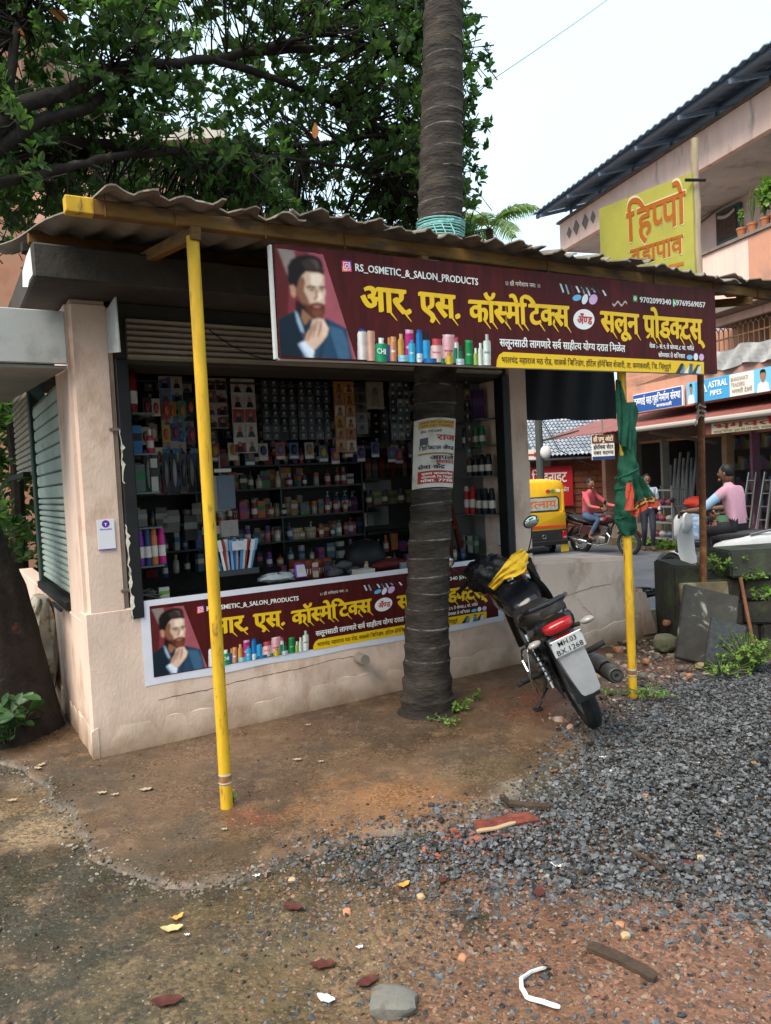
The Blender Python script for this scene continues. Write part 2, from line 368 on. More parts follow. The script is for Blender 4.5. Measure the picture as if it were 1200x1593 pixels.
def ground_mat():
    m = bpy.data.materials.new('wet_earth'); m.use_nodes = True; nt = m.node_tree; L = nt.links.new; b = nt.nodes['Principled BSDF']
    geo = nt.nodes.new('ShaderNodeNewGeometry'); pos = layout_pos(nt, geo)
    def noise(sc, det=6, r=0.6):
        n = nt.nodes.new('ShaderNodeTexNoise'); n.inputs['Scale'].default_value = sc; n.inputs['Detail'].default_value = det; n.inputs['Roughness'].default_value = r
        L(pos, n.inputs['Vector']); return n.outputs['Fac']
    def rng(s, a, c, lo=0., hi=1.):
        r = nt.nodes.new('ShaderNodeMapRange'); r.interpolation_type = 'SMOOTHSTEP'
        for k, q in enumerate((a, c, lo, hi)): r.inputs[k + 1].default_value = q
        L(s, r.inputs[0]); return r.outputs[0]
    def mix(f, c1, c2):
        x = nt.nodes.new('ShaderNodeMixRGB')
        if isinstance(f, float): x.inputs[0].default_value = f
        else: L(f, x.inputs[0])
        for k, c in ((1, c1), (2, c2)):
            if isinstance(c, tuple): x.inputs[k].default_value = (*c, 1)
            else: L(c, x.inputs[k])
        return x.outputs[0]
    def mul(a, c):
        x = nt.nodes.new('ShaderNodeMath'); x.operation = 'MULTIPLY'
        for k, q in ((0, a), (1, c)):
            if isinstance(q, float): x.inputs[k].default_value = q
            else: L(q, x.inputs[k])
        return x.outputs[0]
    def blob(P, r, soft=0.8, wob=0.5):      # a patch of other soil round a point, with a ragged rim
        d = nt.nodes.new('ShaderNodeVectorMath'); d.operation = 'DISTANCE'; L(pos, d.inputs[0]); d.inputs[1].default_value = P
        a = nt.nodes.new('ShaderNodeMath'); a.operation = 'ADD'; L(d.outputs['Value'], a.inputs[0]); L(rng(noise(5.0, 5), 0.25, 0.75, -wob * r, wob * r), a.inputs[1])
        return rng(a.outputs[0], r * (1 - soft), r, 1., 0.)
    base = mix(rng(noise(2.2), 0.42, 0.58), (0.092, 0.058, 0.030), (0.040, 0.028, 0.016))
    base = mix(mul(rng(noise(1.3, 7, 0.7), 0.48, 0.56), 0.8), base, (0.034, 0.032, 0.017))          # mossy
    base = mix(mul(rng(noise(8, 7, 0.72), 0.52, 0.62), 0.7), base, (0.16, 0.10, 0.056))
    base = mix(mul(rng(noise(14, 6, 0.7), 0.54, 0.62), 0.7), base, (0.04, 0.033, 0.022))
    for px, py, r, c, k in [(1050, 1540, 1.1, (0.21, 0.095, 0.058), 0.85), (700, 1540, 0.8, (0.19, 0.092, 0.052), 0.8), (80, 1270, 0.38, (0.27, 0.18, 0.10), 0.8),
                            (30, 1240, 0.45, (0.24, 0.165, 0.09), 0.5), (900, 1090, 0.7, (0.19, 0.075, 0.042), 0.9), (1000, 1040, 0.9, (0.2, 0.08, 0.05), 0.85),
                            (760, 1275, 0.3, (0.2, 0.06, 0.04), 0.8), (1130, 1000, 0.8, (0.13, 0.09, 0.06), 0.6), (450, 1500, 0.7, (0.14, 0.10, 0.045), 0.6)]:
        P = gp(px, py); base = mix(mul(blob(tuple(P), r), k), base, c)
    base = mix(mul(rng(noise(48, 5, 0.7), 0.5, 0.6), 0.45), base, (0.03, 0.026, 0.024))           # grit
    base = mix(mul(rng(noise(75, 4), 0.61, 0.67), 0.6), base, (0.34, 0.27, 0.2))
    vo = nt.nodes.new('ShaderNodeTexVoronoi'); vo.inputs['Scale'].default_value = 75; L(pos, vo.inputs['Vector']); sepc = nt.nodes.new('ShaderNodeSeparateColor'); L(vo.outputs['Color'], sepc.inputs[0])
    hv = nt.nodes.new('ShaderNodeHueSaturation'); L(base, hv.inputs['Color']); L(rng(sepc.outputs[0], 0., 1., 0.64, 1.36), hv.inputs['Value']); cell = hv.outputs[0]
    fm = rng(noise(3.3, 6, 0.7), 0.40, 0.56); xm = nt.nodes.new('ShaderNodeMixRGB'); L(fm, xm.inputs[0]); L(base, xm.inputs[1]); L(cell, xm.inputs[2]); base = xm.outputs[0]
    L(base, b.inputs['Base Color'])
    L(rng(noise(1.7, 5), 0.4, 0.58, 0.2, 0.72), b.inputs['Roughness'])
    bp = nt.nodes.new('ShaderNodeBump'); bp.inputs['Strength'].default_value = 0.8; bp.inputs['Distance'].default_value = 0.013
    ad = nt.nodes.new('ShaderNodeMath'); ad.operation = 'MULTIPLY_ADD'; L(vo.outputs['Distance'], ad.inputs[0]); ad.inputs[1].default_value = -0.25; L(noise(45, 9, 0.7), ad.inputs[2]); L(ad.outputs[0], bp.inputs['Height']); L(bp.outputs[0], b.inputs['Normal'])
    return m, nt
GROUND_M, _ = ground_mat()
xs = np.concatenate([-np.geomspace(400, 4.6, 26), np.arange(-4.5, 4.6, 0.035), np.geomspace(4.7, 400, 26)])
ys = np.concatenate([-np.geomspace(300, 0.6, 20), np.arange(-0.5, 7.5, 0.035), np.geomspace(7.6, 700, 40)])
struct(grid_obj('ground', xs, ys, ground_z, GROUND_M))

def slab_mat():
    m = bpy.data.materials.new('wet_concrete'); m.use_nodes = True; nt = m.node_tree; L = nt.links.new; b = nt.nodes['Principled BSDF']
    geo = nt.nodes.new('ShaderNodeNewGeometry'); pos = layout_pos(nt, geo)
    def noise(sc, det=6, r=0.6):
        n = nt.nodes.new('ShaderNodeTexNoise'); n.inputs['Scale'].default_value = sc; n.inputs['Detail'].default_value = det; n.inputs['Roughness'].default_value = r
        L(pos, n.inputs['Vector']); return n.outputs['Fac']
    def rng(s, a, c, lo=0., hi=1.):
        r = nt.nodes.new('ShaderNodeMapRange'); r.interpolation_type = 'SMOOTHSTEP'
        for k, q in enumerate((a, c, lo, hi)): r.inputs[k + 1].default_value = q
        L(s, r.inputs[0]); return r.outputs[0]
    def mix(f, c1, c2, g=1.0):
        x = nt.nodes.new('ShaderNodeMixRGB')
        q = nt.nodes.new('ShaderNodeMath'); q.operation = 'MULTIPLY'; q.inputs[1].default_value = g; L(f, q.inputs[0]); L(q.outputs[0], x.inputs[0])
        for k, c in ((1, c1), (2, c2)):
            if isinstance(c, tuple): x.inputs[k].default_value = (*c, 1)
            else: L(c, x.inputs[k])
        return x.outputs[0]
    def blob(P, r, soft=0.8, wob=0.5):
        d = nt.nodes.new('ShaderNodeVectorMath'); d.operation = 'DISTANCE'; L(pos, d.inputs[0]); d.inputs[1].default_value = P
        a = nt.nodes.new('ShaderNodeMath'); a.operation = 'ADD'; L(d.outputs['Value'], a.inputs[0]); L(rng(noise(6.0, 6), 0.25, 0.75, -wob * r, wob * r), a.inputs[1])
        return rng(a.outputs[0], r * (1 - soft), r, 1., 0.)
    base = mix(rng(noise(1.6), 0.4, 0.62), (0.125, 0.074, 0.042), (0.07, 0.044, 0.027))
    base = mix(rng(noise(7, 7, 0.7), 0.5, 0.64), base, (0.19, 0.12, 0.07), 0.65)
    base = mix(rng(noise(3.1, 7, 0.7), 0.52, 0.6), base, (0.065, 0.046, 0.03), 0.6)
    for px, py, r, c, k in [(390, 1270, 0.17, (0.24, 0.075, 0.04), 0.5), (560, 1255, 0.42, (0.24, 0.115, 0.05), 0.6), (660, 1235, 0.4, (0.25, 0.12, 0.055), 0.6), (860, 1090, 0.5, (0.16, 0.06, 0.035), 0.85),
                            (770, 1200, 0.4, (0.12, 0.085, 0.05), 0.8), (300, 1330, 0.45, (0.06, 0.045, 0.028), 0.7), (120, 1220, 0.5, (0.055, 0.045, 0.03), 0.7),
                            (800, 1235, 0.22, (0.24, 0.2, 0.15), 0.7), (300, 1180, 0.5, (0.14, 0.085, 0.05), 0.6), (500, 1130, 0.3, (0.13, 0.07, 0.04), 0.6)]:
        base = mix(blob(tuple(gp(px, py)), r), base, c, k)
    sep = nt.nodes.new('ShaderNodeSeparateXYZ'); L(pos, sep.inputs[0])
    base = mix(rng(sep.outputs['Z'], -0.008, -0.022), base, (0.13, 0.11, 0.088), 0.5)        # broken concrete edge
    base = mix(rng(noise(70, 4), 0.55, 0.68), base, (0.035, 0.026, 0.02), 0.55)
    base = mix(rng(noise(38, 3), 0.66, 0.72), base, (0.36, 0.30, 0.22), 0.5)
    vo = nt.nodes.new('ShaderNodeTexVoronoi'); vo.inputs['Scale'].default_value = 130; L(pos, vo.inputs['Vector']); sepc = nt.nodes.new('ShaderNodeSeparateColor'); L(vo.outputs['Color'], sepc.inputs[0])
    hv = nt.nodes.new('ShaderNodeHueSaturation'); L(base, hv.inputs['Color']); L(rng(sepc.outputs[0], 0., 1., 0.6, 1.4), hv.inputs['Value']); cell = hv.outputs[0]
    fm = rng(noise(3.3, 6, 0.7), 0.40, 0.56); xm = nt.nodes.new('ShaderNodeMixRGB'); L(fm, xm.inputs[0]); L(base, xm.inputs[1]); L(cell, xm.inputs[2]); base = xm.outputs[0]
    L(base, b.inputs['Base Color']); L(rng(noise(2.2, 5), 0.4, 0.58, 0.2, 0.65), b.inputs['Roughness'])
    bp = nt.nodes.new('ShaderNodeBump'); bp.inputs['Strength'].default_value = 0.55; bp.inputs['Distance'].default_value = 0.008
    L(noise(55, 9, 0.72), bp.inputs['Height']); L(bp.outputs[0], b.inputs['Normal'])
    return m
def slab_z(x, y):
    sd = poly_sd(x, y, SLAB) + (fbm(x, y, 4, 5, 21) - 0.47) * 0.17
    top = (fbm(x, y, 1.5, 3, 31) - 0.44) * 0.012 + (fbm(x, y, 9, 3, 5) - 0.44) * 0.005 - 0.004
    return np.where(sd > 0.0, top - 0.075 * smooth01((0.035 - sd) / 0.035) * (0.35 + 0.65 * smooth01((vnoise(x, y, 1.1, 77) - 0.25) / 0.35)), -0.16)
def build_slab():
    xs = np.arange(-4.2, 2.2, 0.02); ys = np.arange(2.2, 5.6, 0.02); X, Y = np.meshgrid(xs, ys); Z = slab_z(X, Y); nx, ny = len(xs), len(ys)
    keep = (Z > -0.15); i = (np.arange(ny - 1)[:, None] * nx + np.arange(nx - 1)[None, :]).reshape(-1)
    kf = keep.reshape(-1); ok = kf[i] | kf[i + 1] | kf[i + nx] | kf[i + nx + 1]; i = i[ok]
    f = np.stack([i, i + 1, i + 1 + nx, i + nx], 1); used = np.unique(f); remap = np.full(nx * ny, -1); remap[used] = np.arange(len(used))
    v = np.stack([X, Y, Z], -1).reshape(-1, 3)[used]
    me = bpy.data.meshes.new('pavement'); me.from_pydata(v.tolist(), [], remap[f].tolist()); me.materials.append(slab_mat()); me.shade_smooth()
    return struct(obj('pavement', me))
build_slab()

# ---- road along the street, lower than the plot
ASPH = mat('asphalt', (0.105, 0.11, 0.125), 0.6, var=0.25, vscale=2.0, bump=0.5, bscale=60, rvar=0.15)
def street_pt(p, j): return Vector((6.14 - 0.954 * p + 0.299 * j, 15.8 - 0.299 * p - 0.954 * j, 0))
def road_z(P): return float(ground_z(P.x, P.y))
mb = MB(); rows = []
for j in np.arange(-60, 24.1, 1.0):
    a = street_pt(1.45 + 0.15 * math.sin(j), j); b = street_pt(5.6 + 0.2 * math.sin(j * 0.7), j); r = []
    for k in range(7):
        q = a.lerp(b, k / 6); q.z = min(-0.235, road_z(q)) + 0.02 + 0.03 * (1 - (k / 3 - 1) ** 2) if q.y > 6.4 else -0.22; r.append(q)
    rows.append(r)
mb.loft(rows, close=False); struct(mb.build('road', ASPH, smooth=60))

# ---- gravel: many small broken stones
DENSE = [gp(x, y, -0.04)[:2] for x, y in [(1000, 1068), (1110, 1050), (1215, 1040)]] + [(4.2, 4.9), (4.2, 1.9)] + \
        [gp(x, y, -0.04)[:2] for x, y in [(1200, 1440), (1000, 1415), (800, 1395), (640, 1375), (520, 1345), (500, 1318), (640, 1300), (760, 1275), (850, 1235), (905, 1170), (960, 1115)]]
MID = [gp(x, y, -0.04)[:2] for x, y in [(470, 1325), (640, 1300), (760, 1270), (1000, 1300), (1200, 1390)]] + [(4.2, 2.2), (4.2, 0.8), (0.2, 0.9)] + [gp(x, y, -0.04)[:2] for x, y in [(560, 1593), (500, 1480), (440, 1400)]]
def stone_variants(k=6):
    out = []
    for i in range(k):
        rs = np.random.RandomState(50 + i); bm = bmesh.new(); 
        pts = rs.normal(size=(11, 3)); pts /= np.linalg.norm(pts, axis=1)[:, None]; pts *= np.array([1, 0.8, 0.55]) * rs.uniform(0.8, 1.1, (11, 1))
        for p in pts: bm.verts.new(p)
        r = bmesh.ops.convex_hull(bm, input=bm.verts)
        bmesh.ops.delete(bm, geom=[v for v in bm.verts if not v.link_faces], context='VERTS'); bmesh.ops.triangulate(bm, faces=bm.faces)
        bm.verts.index_update(); out.append((np.array([v.co[:] for v in bm.verts]), np.array([[v.index for v in f.verts] for f in bm.faces]))); bm.free()
    return out
SV = stone_variants()
def scatter(name, pts, sizes, m, zoff=0.25, tilt=0.9, seed=1):
    rs = np.random.RandomState(seed); V = []; F = []; o = 0; var = rs.randint(0, len(SV), len(pts))
    for k in range(len(SV)):
        idx = np.where(var == k)[0]; bv, bf = SV[k]; n = len(idx)
        if n == 0: continue
        a = rs.uniform(0, 2 * np.pi, n); tx = rs.normal(0, tilt * 0.5, n); ca, sa = np.cos(a), np.sin(a); ct, st = np.cos(tx), np.sin(tx)
        Rm = np.zeros((n, 3, 3)); Rm[:, 0, 0] = ca; Rm[:, 0, 1] = -sa * ct; Rm[:, 0, 2] = sa * st
        Rm[:, 1, 0] = sa; Rm[:, 1, 1] = ca * ct; Rm[:, 1, 2] = -ca * st; Rm[:, 2, 1] = st; Rm[:, 2, 2] = ct
        v = np.einsum('nij,vj->nvi', Rm, bv) * sizes[idx][:, None, None]
        base = pts[idx].copy(); base[:, 2] += sizes[idx] * zoff; v += base[:, None, :]
        V.append(v.reshape(-1, 3)); nv = len(bv); F.append((bf[None] + (np.arange(n) * nv)[:, None, None] + o).reshape(-1, 3)); o += n * nv
    V = np.concatenate(V); F = np.concatenate(F)
    me = bpy.data.meshes.new(name); me.vertices.add(len(V)); me.vertices.foreach_set('co', V.reshape(-1)); me.loops.add(len(F) * 3); me.loops.foreach_set('vertex_index', F.reshape(-1))
    me.polygons.add(len(F)); me.polygons.foreach_set('loop_start', np.arange(len(F)) * 3); me.polygons.foreach_set('loop_total', np.full(len(F), 3)); me.update(calc_edges=True)
    me.materials.append(m); me.shade_flat(); return obj(name, me)
def samples(poly, per_m2, rs, soft=0.0):
    P = np.array(poly); lo, hi = P.min(0) - 0.2, P.max(0) + 0.2; n = int(per_m2 * np.prod(hi - lo)); q = rs.uniform(lo, hi, (n, 2))
    sd = poly_sd(q[:, 0], q[:, 1], poly) + (fbm(q[:, 0], q[:, 1], 2.5, 3, 40) - 0.45) * 0.35
    if soft: keep = rs.rand(n) < smooth01(sd / soft + 0.5)
    else: keep = sd > 0
    return q[keep]
def surf_z(q):
    return np.maximum(ground_z(q[:, 0], q[:, 1]), slab_z(q[:, 0], q[:, 1]))
BAS = mat('basalt_chips', (0.070, 0.073, 0.078), 0.5, island=0.85, col2=(0.12, 0.12, 0.12), mask=(0.55, 0.6), mscale=40)
RED = mat('laterite_chips', (0.16, 0.085, 0.058), 0.75, island=0.65, col2=(0.19, 0.145, 0.105), mask=(0.5, 0.6), mscale=30)
rs = np.random.RandomState(3)
q = samples(DENSE, 7800, rs, 0.5); z = surf_z(q); mound = np.clip(poly_sd(q[:, 0], q[:, 1], DENSE) * 0.06, 0, 0.05) * rs.rand(len(q)) ** 0.5
sz = np.clip(rs.lognormal(math.log(0.0078), 0.45, len(q)), 0.004, 0.021)
tag(scatter('gravel', np.column_stack([q, z + mound]), sz, BAS, seed=4), 'dark blue-grey crushed stone spread beside the motorcycle', 'gravel', kind='stuff')
q = samples(MID, 1100, rs, 0.8); sz = np.clip(rs.lognormal(math.log(0.0075), 0.4, len(q)), 0.003, 0.018)
tag(scatter('dark_grit', np.column_stack([q, surf_z(q)]), sz, BAS, zoff=0.1, seed=5), 'dark stone chips trodden into the brown earth', 'gravel', kind='stuff')
q = samples(MID, 2700, rs, 0.8); sz = np.clip(rs.lognormal(math.log(0.006), 0.45, len(q)), 0.0025, 0.016)
tag(scatter('red_grit', np.column_stack([q, surf_z(q)]), sz, RED, zoff=0.1, seed=6), 'reddish brown laterite grit in the wet earth', 'gravel', kind='stuff')
LEFTP = [(-3.5, 3.6), (-2.2, 4.0), (-1.2, 2.5), (0.0, 2.5), (0.2, 0.9), (-2.5, 0.9)]
q = samples(LEFTP, 650, rs, 0.8); sz = np.clip(rs.lognormal(math.log(0.004), 0.5, len(q)), 0.002, 0.014)
tag(scatter('fine_grit', np.column_stack([q, surf_z(q)]), sz, mat('fine_chips', (0.15, 0.105, 0.07), 0.8, island=0.9, col2=(0.05, 0.042, 0.035), mask=(0.45, 0.55), mscale=9), zoff=0.1, seed=7), 'fine pale and dark grit on the mossy earth', 'gravel', kind='stuff')
q = samples(SLAB[:21], 260, rs, 0.3); sz = np.clip(rs.lognormal(math.log(0.0035), 0.5, len(q)), 0.0015, 0.011)
tag(scatter('slab_grit', np.column_stack([q, surf_z(q)]), sz, MATS['fine_chips'], zoff=0.1, seed=8), 'crumbs of stone and mortar lying on the dirty concrete', 'gravel', kind='stuff')
RUB = [gp(x, y)[:2] for x, y in [(880, 1120), (930, 1060), (960, 1010), (1070, 960), (1080, 1050), (1010, 1075), (960, 1120)]]
q = samples(RUB, 700, rs, 0.3); sz = np.clip(rs.lognormal(math.log(0.011), 0.55, len(q)), 0.003, 0.04)
tag(scatter('rubble', np.column_stack([q, surf_z(q)]), sz, mat('rubble_chips', (0.25, 0.16, 0.12), 0.8, island=0.6, col2=(0.32, 0.28, 0.24), mask=(0.48, 0.56), mscale=14), zoff=0.15, seed=9), 'broken brick and mortar rubble by the yellow post', 'rubble', kind='stuff')
REDP = [gp(x, y)[:2] for x, y in [(640, 1310), (700, 1285), (850, 1265), (840, 1290), (740, 1310), (560, 1330), (490, 1325)]]
q = samples(REDP, 1500, rs, 0.1); sz = np.clip(rs.lognormal(math.log(0.009), 0.5, len(q)), 0.003, 0.022)
tag(scatter('brick_crumbs', np.column_stack([q, surf_z(q) + 0.006]), sz, mat('brick_chips', (0.26, 0.075, 0.045), 0.85, island=0.5), zoff=0.2, seed=10), 'crushed red brick along the broken slab edge', 'rubble', kind='stuff')
q = samples([gp(x, y)[:2] for x, y in [(345, 1255), (430, 1245), (425, 1285), (350, 1285)]], 900, rs, 0.2); sz = np.clip(rs.lognormal(math.log(0.005), 0.4, len(q)), 0.002, 0.014)
tag(scatter('post_crumbs', np.column_stack([q, surf_z(q)]), sz, MATS['brick_chips'], zoff=0.15, seed=12), 'red brick crumbs around the foot of the yellow post', 'rubble', kind='stuff')

# crumbs along the broken slab edge
E_ = []; rs = np.random.RandomState(17)
for i in range(20):
    a, b = np.array(SLAB[i]), np.array(SLAB[i + 1]); n_ = int(np.hypot(*(b - a)) * 330); t_ = rs.rand(n_)[:, None]; E_.append(a + (b - a) * t_ + rs.normal(0, .035, (n_, 2)))
q = np.concatenate(E_); sz = np.clip(rs.lognormal(math.log(0.0055), 0.55, len(q)), 0.002, 0.018)
tag(scatter('edge_crumbs', np.column_stack([q, surf_z(q)]), sz, mat('edge_chips', (0.13, 0.105, 0.08), 0.85, island=0.7, col2=(0.22, 0.19, 0.155), mask=(0.5, 0.6), mscale=12), zoff=0.1, seed=19), 'concrete crumbs along the broken edge of the slab', 'rubble', kind='stuff')
# ================================================================= kiosk shop
def plaster_mat(name, col, dirt, z0=0.0, z1=0.35, stain=0.5):
    m = mat(name, col, 0.85, var=0.16, vscale=2.2, col2=tuple(c * k for c, k in zip(col, (0.74, 0.68, 0.62))), mask=(0.53, 0.66), mscale=4.0, bump=0.22, bscale=70, stretch=(1, 1, .6))
    nt = m.node_tree; b = nt.nodes['Principled BSDF']; L = nt.links.new; src = b.inputs['Base Color'].links[0].from_socket
    geo = nt.nodes.new('ShaderNodeNewGeometry'); sep = nt.nodes.new('ShaderNodeSeparateXYZ'); lp = layout_pos(nt, geo); L(lp, sep.inputs[0])
    n = nt.nodes.new('ShaderNodeTexNoise'); n.inputs['Scale'].default_value = 7; n.inputs['Detail'].default_value = 7; L(lp, n.inputs['Vector'])
    a = nt.nodes.new('ShaderNodeMath'); a.operation = 'MULTIPLY_ADD'; L(n.outputs['Fac'], a.inputs[0]); a.inputs[1].default_value = (z1 - z0) * 1.6; L(sep.outputs['Z'], a.inputs[2])
    r = nt.nodes.new('ShaderNodeMapRange'); r.inputs[1].default_value = z0 + (z1 - z0) * 0.55; r.inputs[2].default_value = z1 + (z1 - z0) * 0.8; r.inputs[3].default_value = stain; r.inputs[4].default_value = 0; L(a.outputs[0], r.inputs[0])
    x = nt.nodes.new('ShaderNodeMixRGB'); L(r.outputs[0], x.inputs[0]); L(src, x.inputs[1]); x.inputs[2].default_value = (*dirt, 1)
    L(x.outputs[0], b.inputs['Base Color']); return m
PLAS = plaster_mat('peach_plaster', (0.74, 0.545, 0.44), (0.24, 0.145, 0.08), 0, 0.27, 0.85)
CREAM = plaster_mat('cream_skirting', (0.68, 0.51, 0.40), (0.22, 0.13, 0.07), 0, 0.15, 0.9)
DARKCON = mat('dark_concrete', (0.065, 0.057, 0.05), 0.9, var=0.3, vscale=3, col2=(0.05, 0.045, 0.04), mask=(0.5, 0.65), mscale=4, bump=0.4, bscale=25)
BLACKM = mat('black_paint', (0.012, 0.012, 0.013), 0.5, var=0.3, vscale=8)
WHITEP = mat('white_panel', (0.42, 0.42, 0.41), 0.7, col2=(0.28, 0.265, 0.24), mask=(0.5, 0.75), mscale=6, bump=0.1)
SHUT = mat('shutter_grey_green', (0.40, 0.47, 0.42), 0.55, var=0.15, vscale=4, col2=(0.22, 0.25, 0.22), mask=(0.58, 0.75), mscale=7)
SHUTB = mat('shutter_tan', (0.36, 0.31, 0.25), 0.6, var=0.2, vscale=5)
GREENM = mat('green_post_paint', (0.035, 0.065, 0.05), 0.5, var=0.2)
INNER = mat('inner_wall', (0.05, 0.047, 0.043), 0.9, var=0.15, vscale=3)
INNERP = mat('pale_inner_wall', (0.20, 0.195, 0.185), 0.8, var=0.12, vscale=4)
GLASSM = mat('shelf_board', (0.025, 0.025, 0.025), 0.35)
CHIP = mat('chipped_plaster', (0.7, 0.64, 0.53), 0.9, var=0.15, vscale=20, bump=0.5, bscale=60)

k = kthing('kiosk', 'small peach plastered kiosk shop with an open front counter and side shutters', 'shop')
SL = 0.775                                                                   # sill height
def part(name, mb, m, parent=k, **kw): return mb.build(name, m, parent, **kw)
# front and side parapet walls (grid-bent plaster would be overkill: bevelled solids with a rough skirting)
part('front_wall', MB().box((0, 0, -0.03), (3.17, 0.14, SL)), PLAS, bevel=0.008)
part('side_wall', MB().box((0.002, 0.142, -0.03), (0.13, 3.8, 0.72)), PLAS, bevel=0.006)
def skirting(a, b, w, h, name):            # plinth band with a wavy broken upper edge
    mb = MB(); n = 60; a = Vector(a); b = Vector(b); d = (b - a); nn = Vector((d.y, -d.x, 0)).normalized()
    rings = []
    for i in range(n + 1):
        p = a + d * (i / n); hh = h + 0.03 * (random.random() - 0.5) + 0.035 * math.sin(i * 0.35) * 0.5; ww = w + random.uniform(-.004, .004)
        rings.append([p + nn * ww + Vector((0, 0, -0.04)), p + nn * (ww - 0.004) + Vector((0, 0, hh - 0.012)), p + nn * (ww - 0.02) + Vector((0, 0, hh)), p - nn * 0.03 + Vector((0, 0, hh + 0.004)), p - nn * 0.03 + Vector((0, 0, -0.04))])
    mb.loft(rings); return part(name, mb, CREAM, smooth=40)
skirting((-0.004, 0, 0), (4.36, 0, 0), 0.005, 0.15, 'skirting')
skirting((0, 3.8, 0), (0, -0.004, 0), 0.005, 0.15, 'skirting')
# hairline cracks in the front wall
for pts in [[(0.35, .245), (0.6, .25), (0.8, .262), (1.0, .27), (1.2, .268), (1.45, .285), (1.62, .28)], [(2.05, .33), (2.3, .345), (2.5, .34), (2.8, .36)], [(3.25, .42), (3.5, .44), (3.75, .47), (4.0, .475)], [(3.6, .40), (3.66, .33), (3.74, .27), (3.78, .2)]]:
    mb = MB(); P = []
    for i in range(len(pts) - 1):
        for j in range(8):
            f = j / 8; P.append((pts[i][0] + (pts[i + 1][0] - pts[i][0]) * f, pts[i][1] + (pts[i + 1][1] - pts[i][1]) * f + random.uniform(-.004, .004)))
    mb.add([(x, -0.0012, z + s * random.uniform(.0008, .0026)) for x, z in P for s in (-1, 1)], [(2 * i, 2 * i + 2, 2 * i + 3, 2 * i + 1) for i in range(len(P) - 1)])
    part('crack', mb, mat('crack_brown', (0.09, 0.06, 0.04), 1.0), smooth=None)  # thin dark brown strips laid on the wall as crack lines
# corner pillars, slightly rounded
part('pillar', MB().box((0.004, 0.003, SL - 0.09), (0.235, 0.52, 2.43)), PLAS, bevel=0.03, seg=3)
part('pillar', MB().box((2.985, 0.003, SL - 0.09), (3.165, 0.35, 2.43)), PLAS, bevel=0.012, seg=2)
part('pillar', MB().box((0.004, 1.95, 0.722), (0.12, 2.05, 2.43)), GREENM, bevel=0.006)
# low masonry platform that runs on beside the shop
mb = MB(); mb.hexa([(3.172, 0.004, 0), (4.34, 0.004, 0), (4.42, 0.62, -0.4), (3.172, 0.62, -0.4), (3.172, 0.012, 0.735), (4.27, 0.012, 0.665), (4.30, 0.62, 0.66), (3.172, 0.62, 0.70)])
part('platform', mb, PLAS, bevel=0.025, seg=2)
mb = MB(); mb.hexa([(4.30, -0.03, -0.02), (4.50, -0.05, -0.02), (4.55, 0.5, -0.4), (4.30, 0.5, -0.4), (4.30, 0.0, 0.40), (4.40, -0.01, 0.38), (4.42, 0.5, 0.37), (4.30, 0.5, 0.37)])
part('buttress', mb, PLAS, bevel=0.03, seg=2)
mb = MB(); mb.hexa([(4.46, -0.02, -0.02), (4.78, 0.05, -0.02), (4.8, 0.5, -0.4), (4.46, 0.5, -0.4), (4.46, 0.0, 0.19), (4.74, 0.07, 0.16), (4.74, 0.5, 0.15), (4.46, 0.5, 0.17)])
part('step', mb, mat('weathered_step', (0.42, 0.34, 0.25), 0.9, var=0.2, col2=(0.16, 0.15, 0.11), mask=(0.48, 0.62), mscale=8, bump=0.5), bevel=0.03, seg=2)
# black steel guide channels of the shutter with chipped plaster beside them
def channel(s0, s1, t0, zb, zt):
    part('shutter_guide', MB().box((s0, t0, zb), (s1, t0 + 0.10, zt)), BLACKM, bevel=0.004)
channel(0.238, 0.305, -0.012, SL - 0.06, 2.12); channel(2.92, 2.982, -0.008, SL - 0.01, 2.12)
for s0, zs in ((0.238, (0.70, 0.95, 1.45)), ):
    for zz in zs:
        mb = MB(); P = [(s0 + random.uniform(-.008, .002), zz + i * 0.022 + random.uniform(-.006, .006)) for i in range(14)]
        mb.add([(x + d, -0.0135, z) for x, z in P for d in (0.0, 0.004 + random.random() ** 2 * .022)], [(2 * i, 2 * i + 1, 2 * i + 3, 2 * i + 2) for i in range(13)])
        part('plaster_chip', mb, CHIP, smooth=None)
for (s0, s1, z) in ((0.185, 0.24, 1.735), (0.19, 0.25, 0.865)):
    part('hasp', MB().box((s0, -0.008, z), (s1, 0.0, z + 0.018)), mat('dull_steel', (0.22, 0.19, 0.16), 0.5, metal=0.7, var=0.2), bevel=0.003)
# lintel: rolled-up shutter seen as a few slats, dark box above
for i in range(7):
    z = 2.125 + i * 0.032
    mb = MB(); mb.prism([(0.02, z), (-0.012, z + 0.008), (-0.012, z + 0.022), (0.02, z + 0.030)], 0.306, 2.919, 'yz'); part('shutter_slat', mb, SHUTB)
part('shutter_box', MB().box((0.24, 0.022, 2.10), (2.98, 0.34, 2.43)), mat('shutter_box_dark', (0.05, 0.044, 0.038), 0.8, var=0.2), bevel=0.004)
mb = MB(); mb.hexa([(0.205, -0.27, 2.11), (0.213, -0.27, 2.11), (0.213, 0.0, 2.15), (0.205, 0.0, 2.15), (0.205, -0.25, 2.39), (0.213, -0.25, 2.39), (0.213, 0.0, 2.37), (0.205, 0.0, 2.37)])
part('end_plate', mb, WHITEP)
part('side_fascia', MB().box((-0.75, -0.03, 2.08), (-0.004, -0.006, 2.35)), WHITEP, bevel=0.004)
part('side_awning_board', MB().hexa([(-0.75, -0.004, 2.06), (-0.004, -0.004, 2.06), (-0.004, 3.6, 2.30), (-0.75, 3.6, 2.30), (-0.75, -0.004, 2.075), (-0.004, -0.004, 2.075), (-0.004, 3.6, 2.315), (-0.75, 3.6, 2.315)]), mat('awning_board', (0.30, 0.29, 0.27), 0.8, var=0.15))
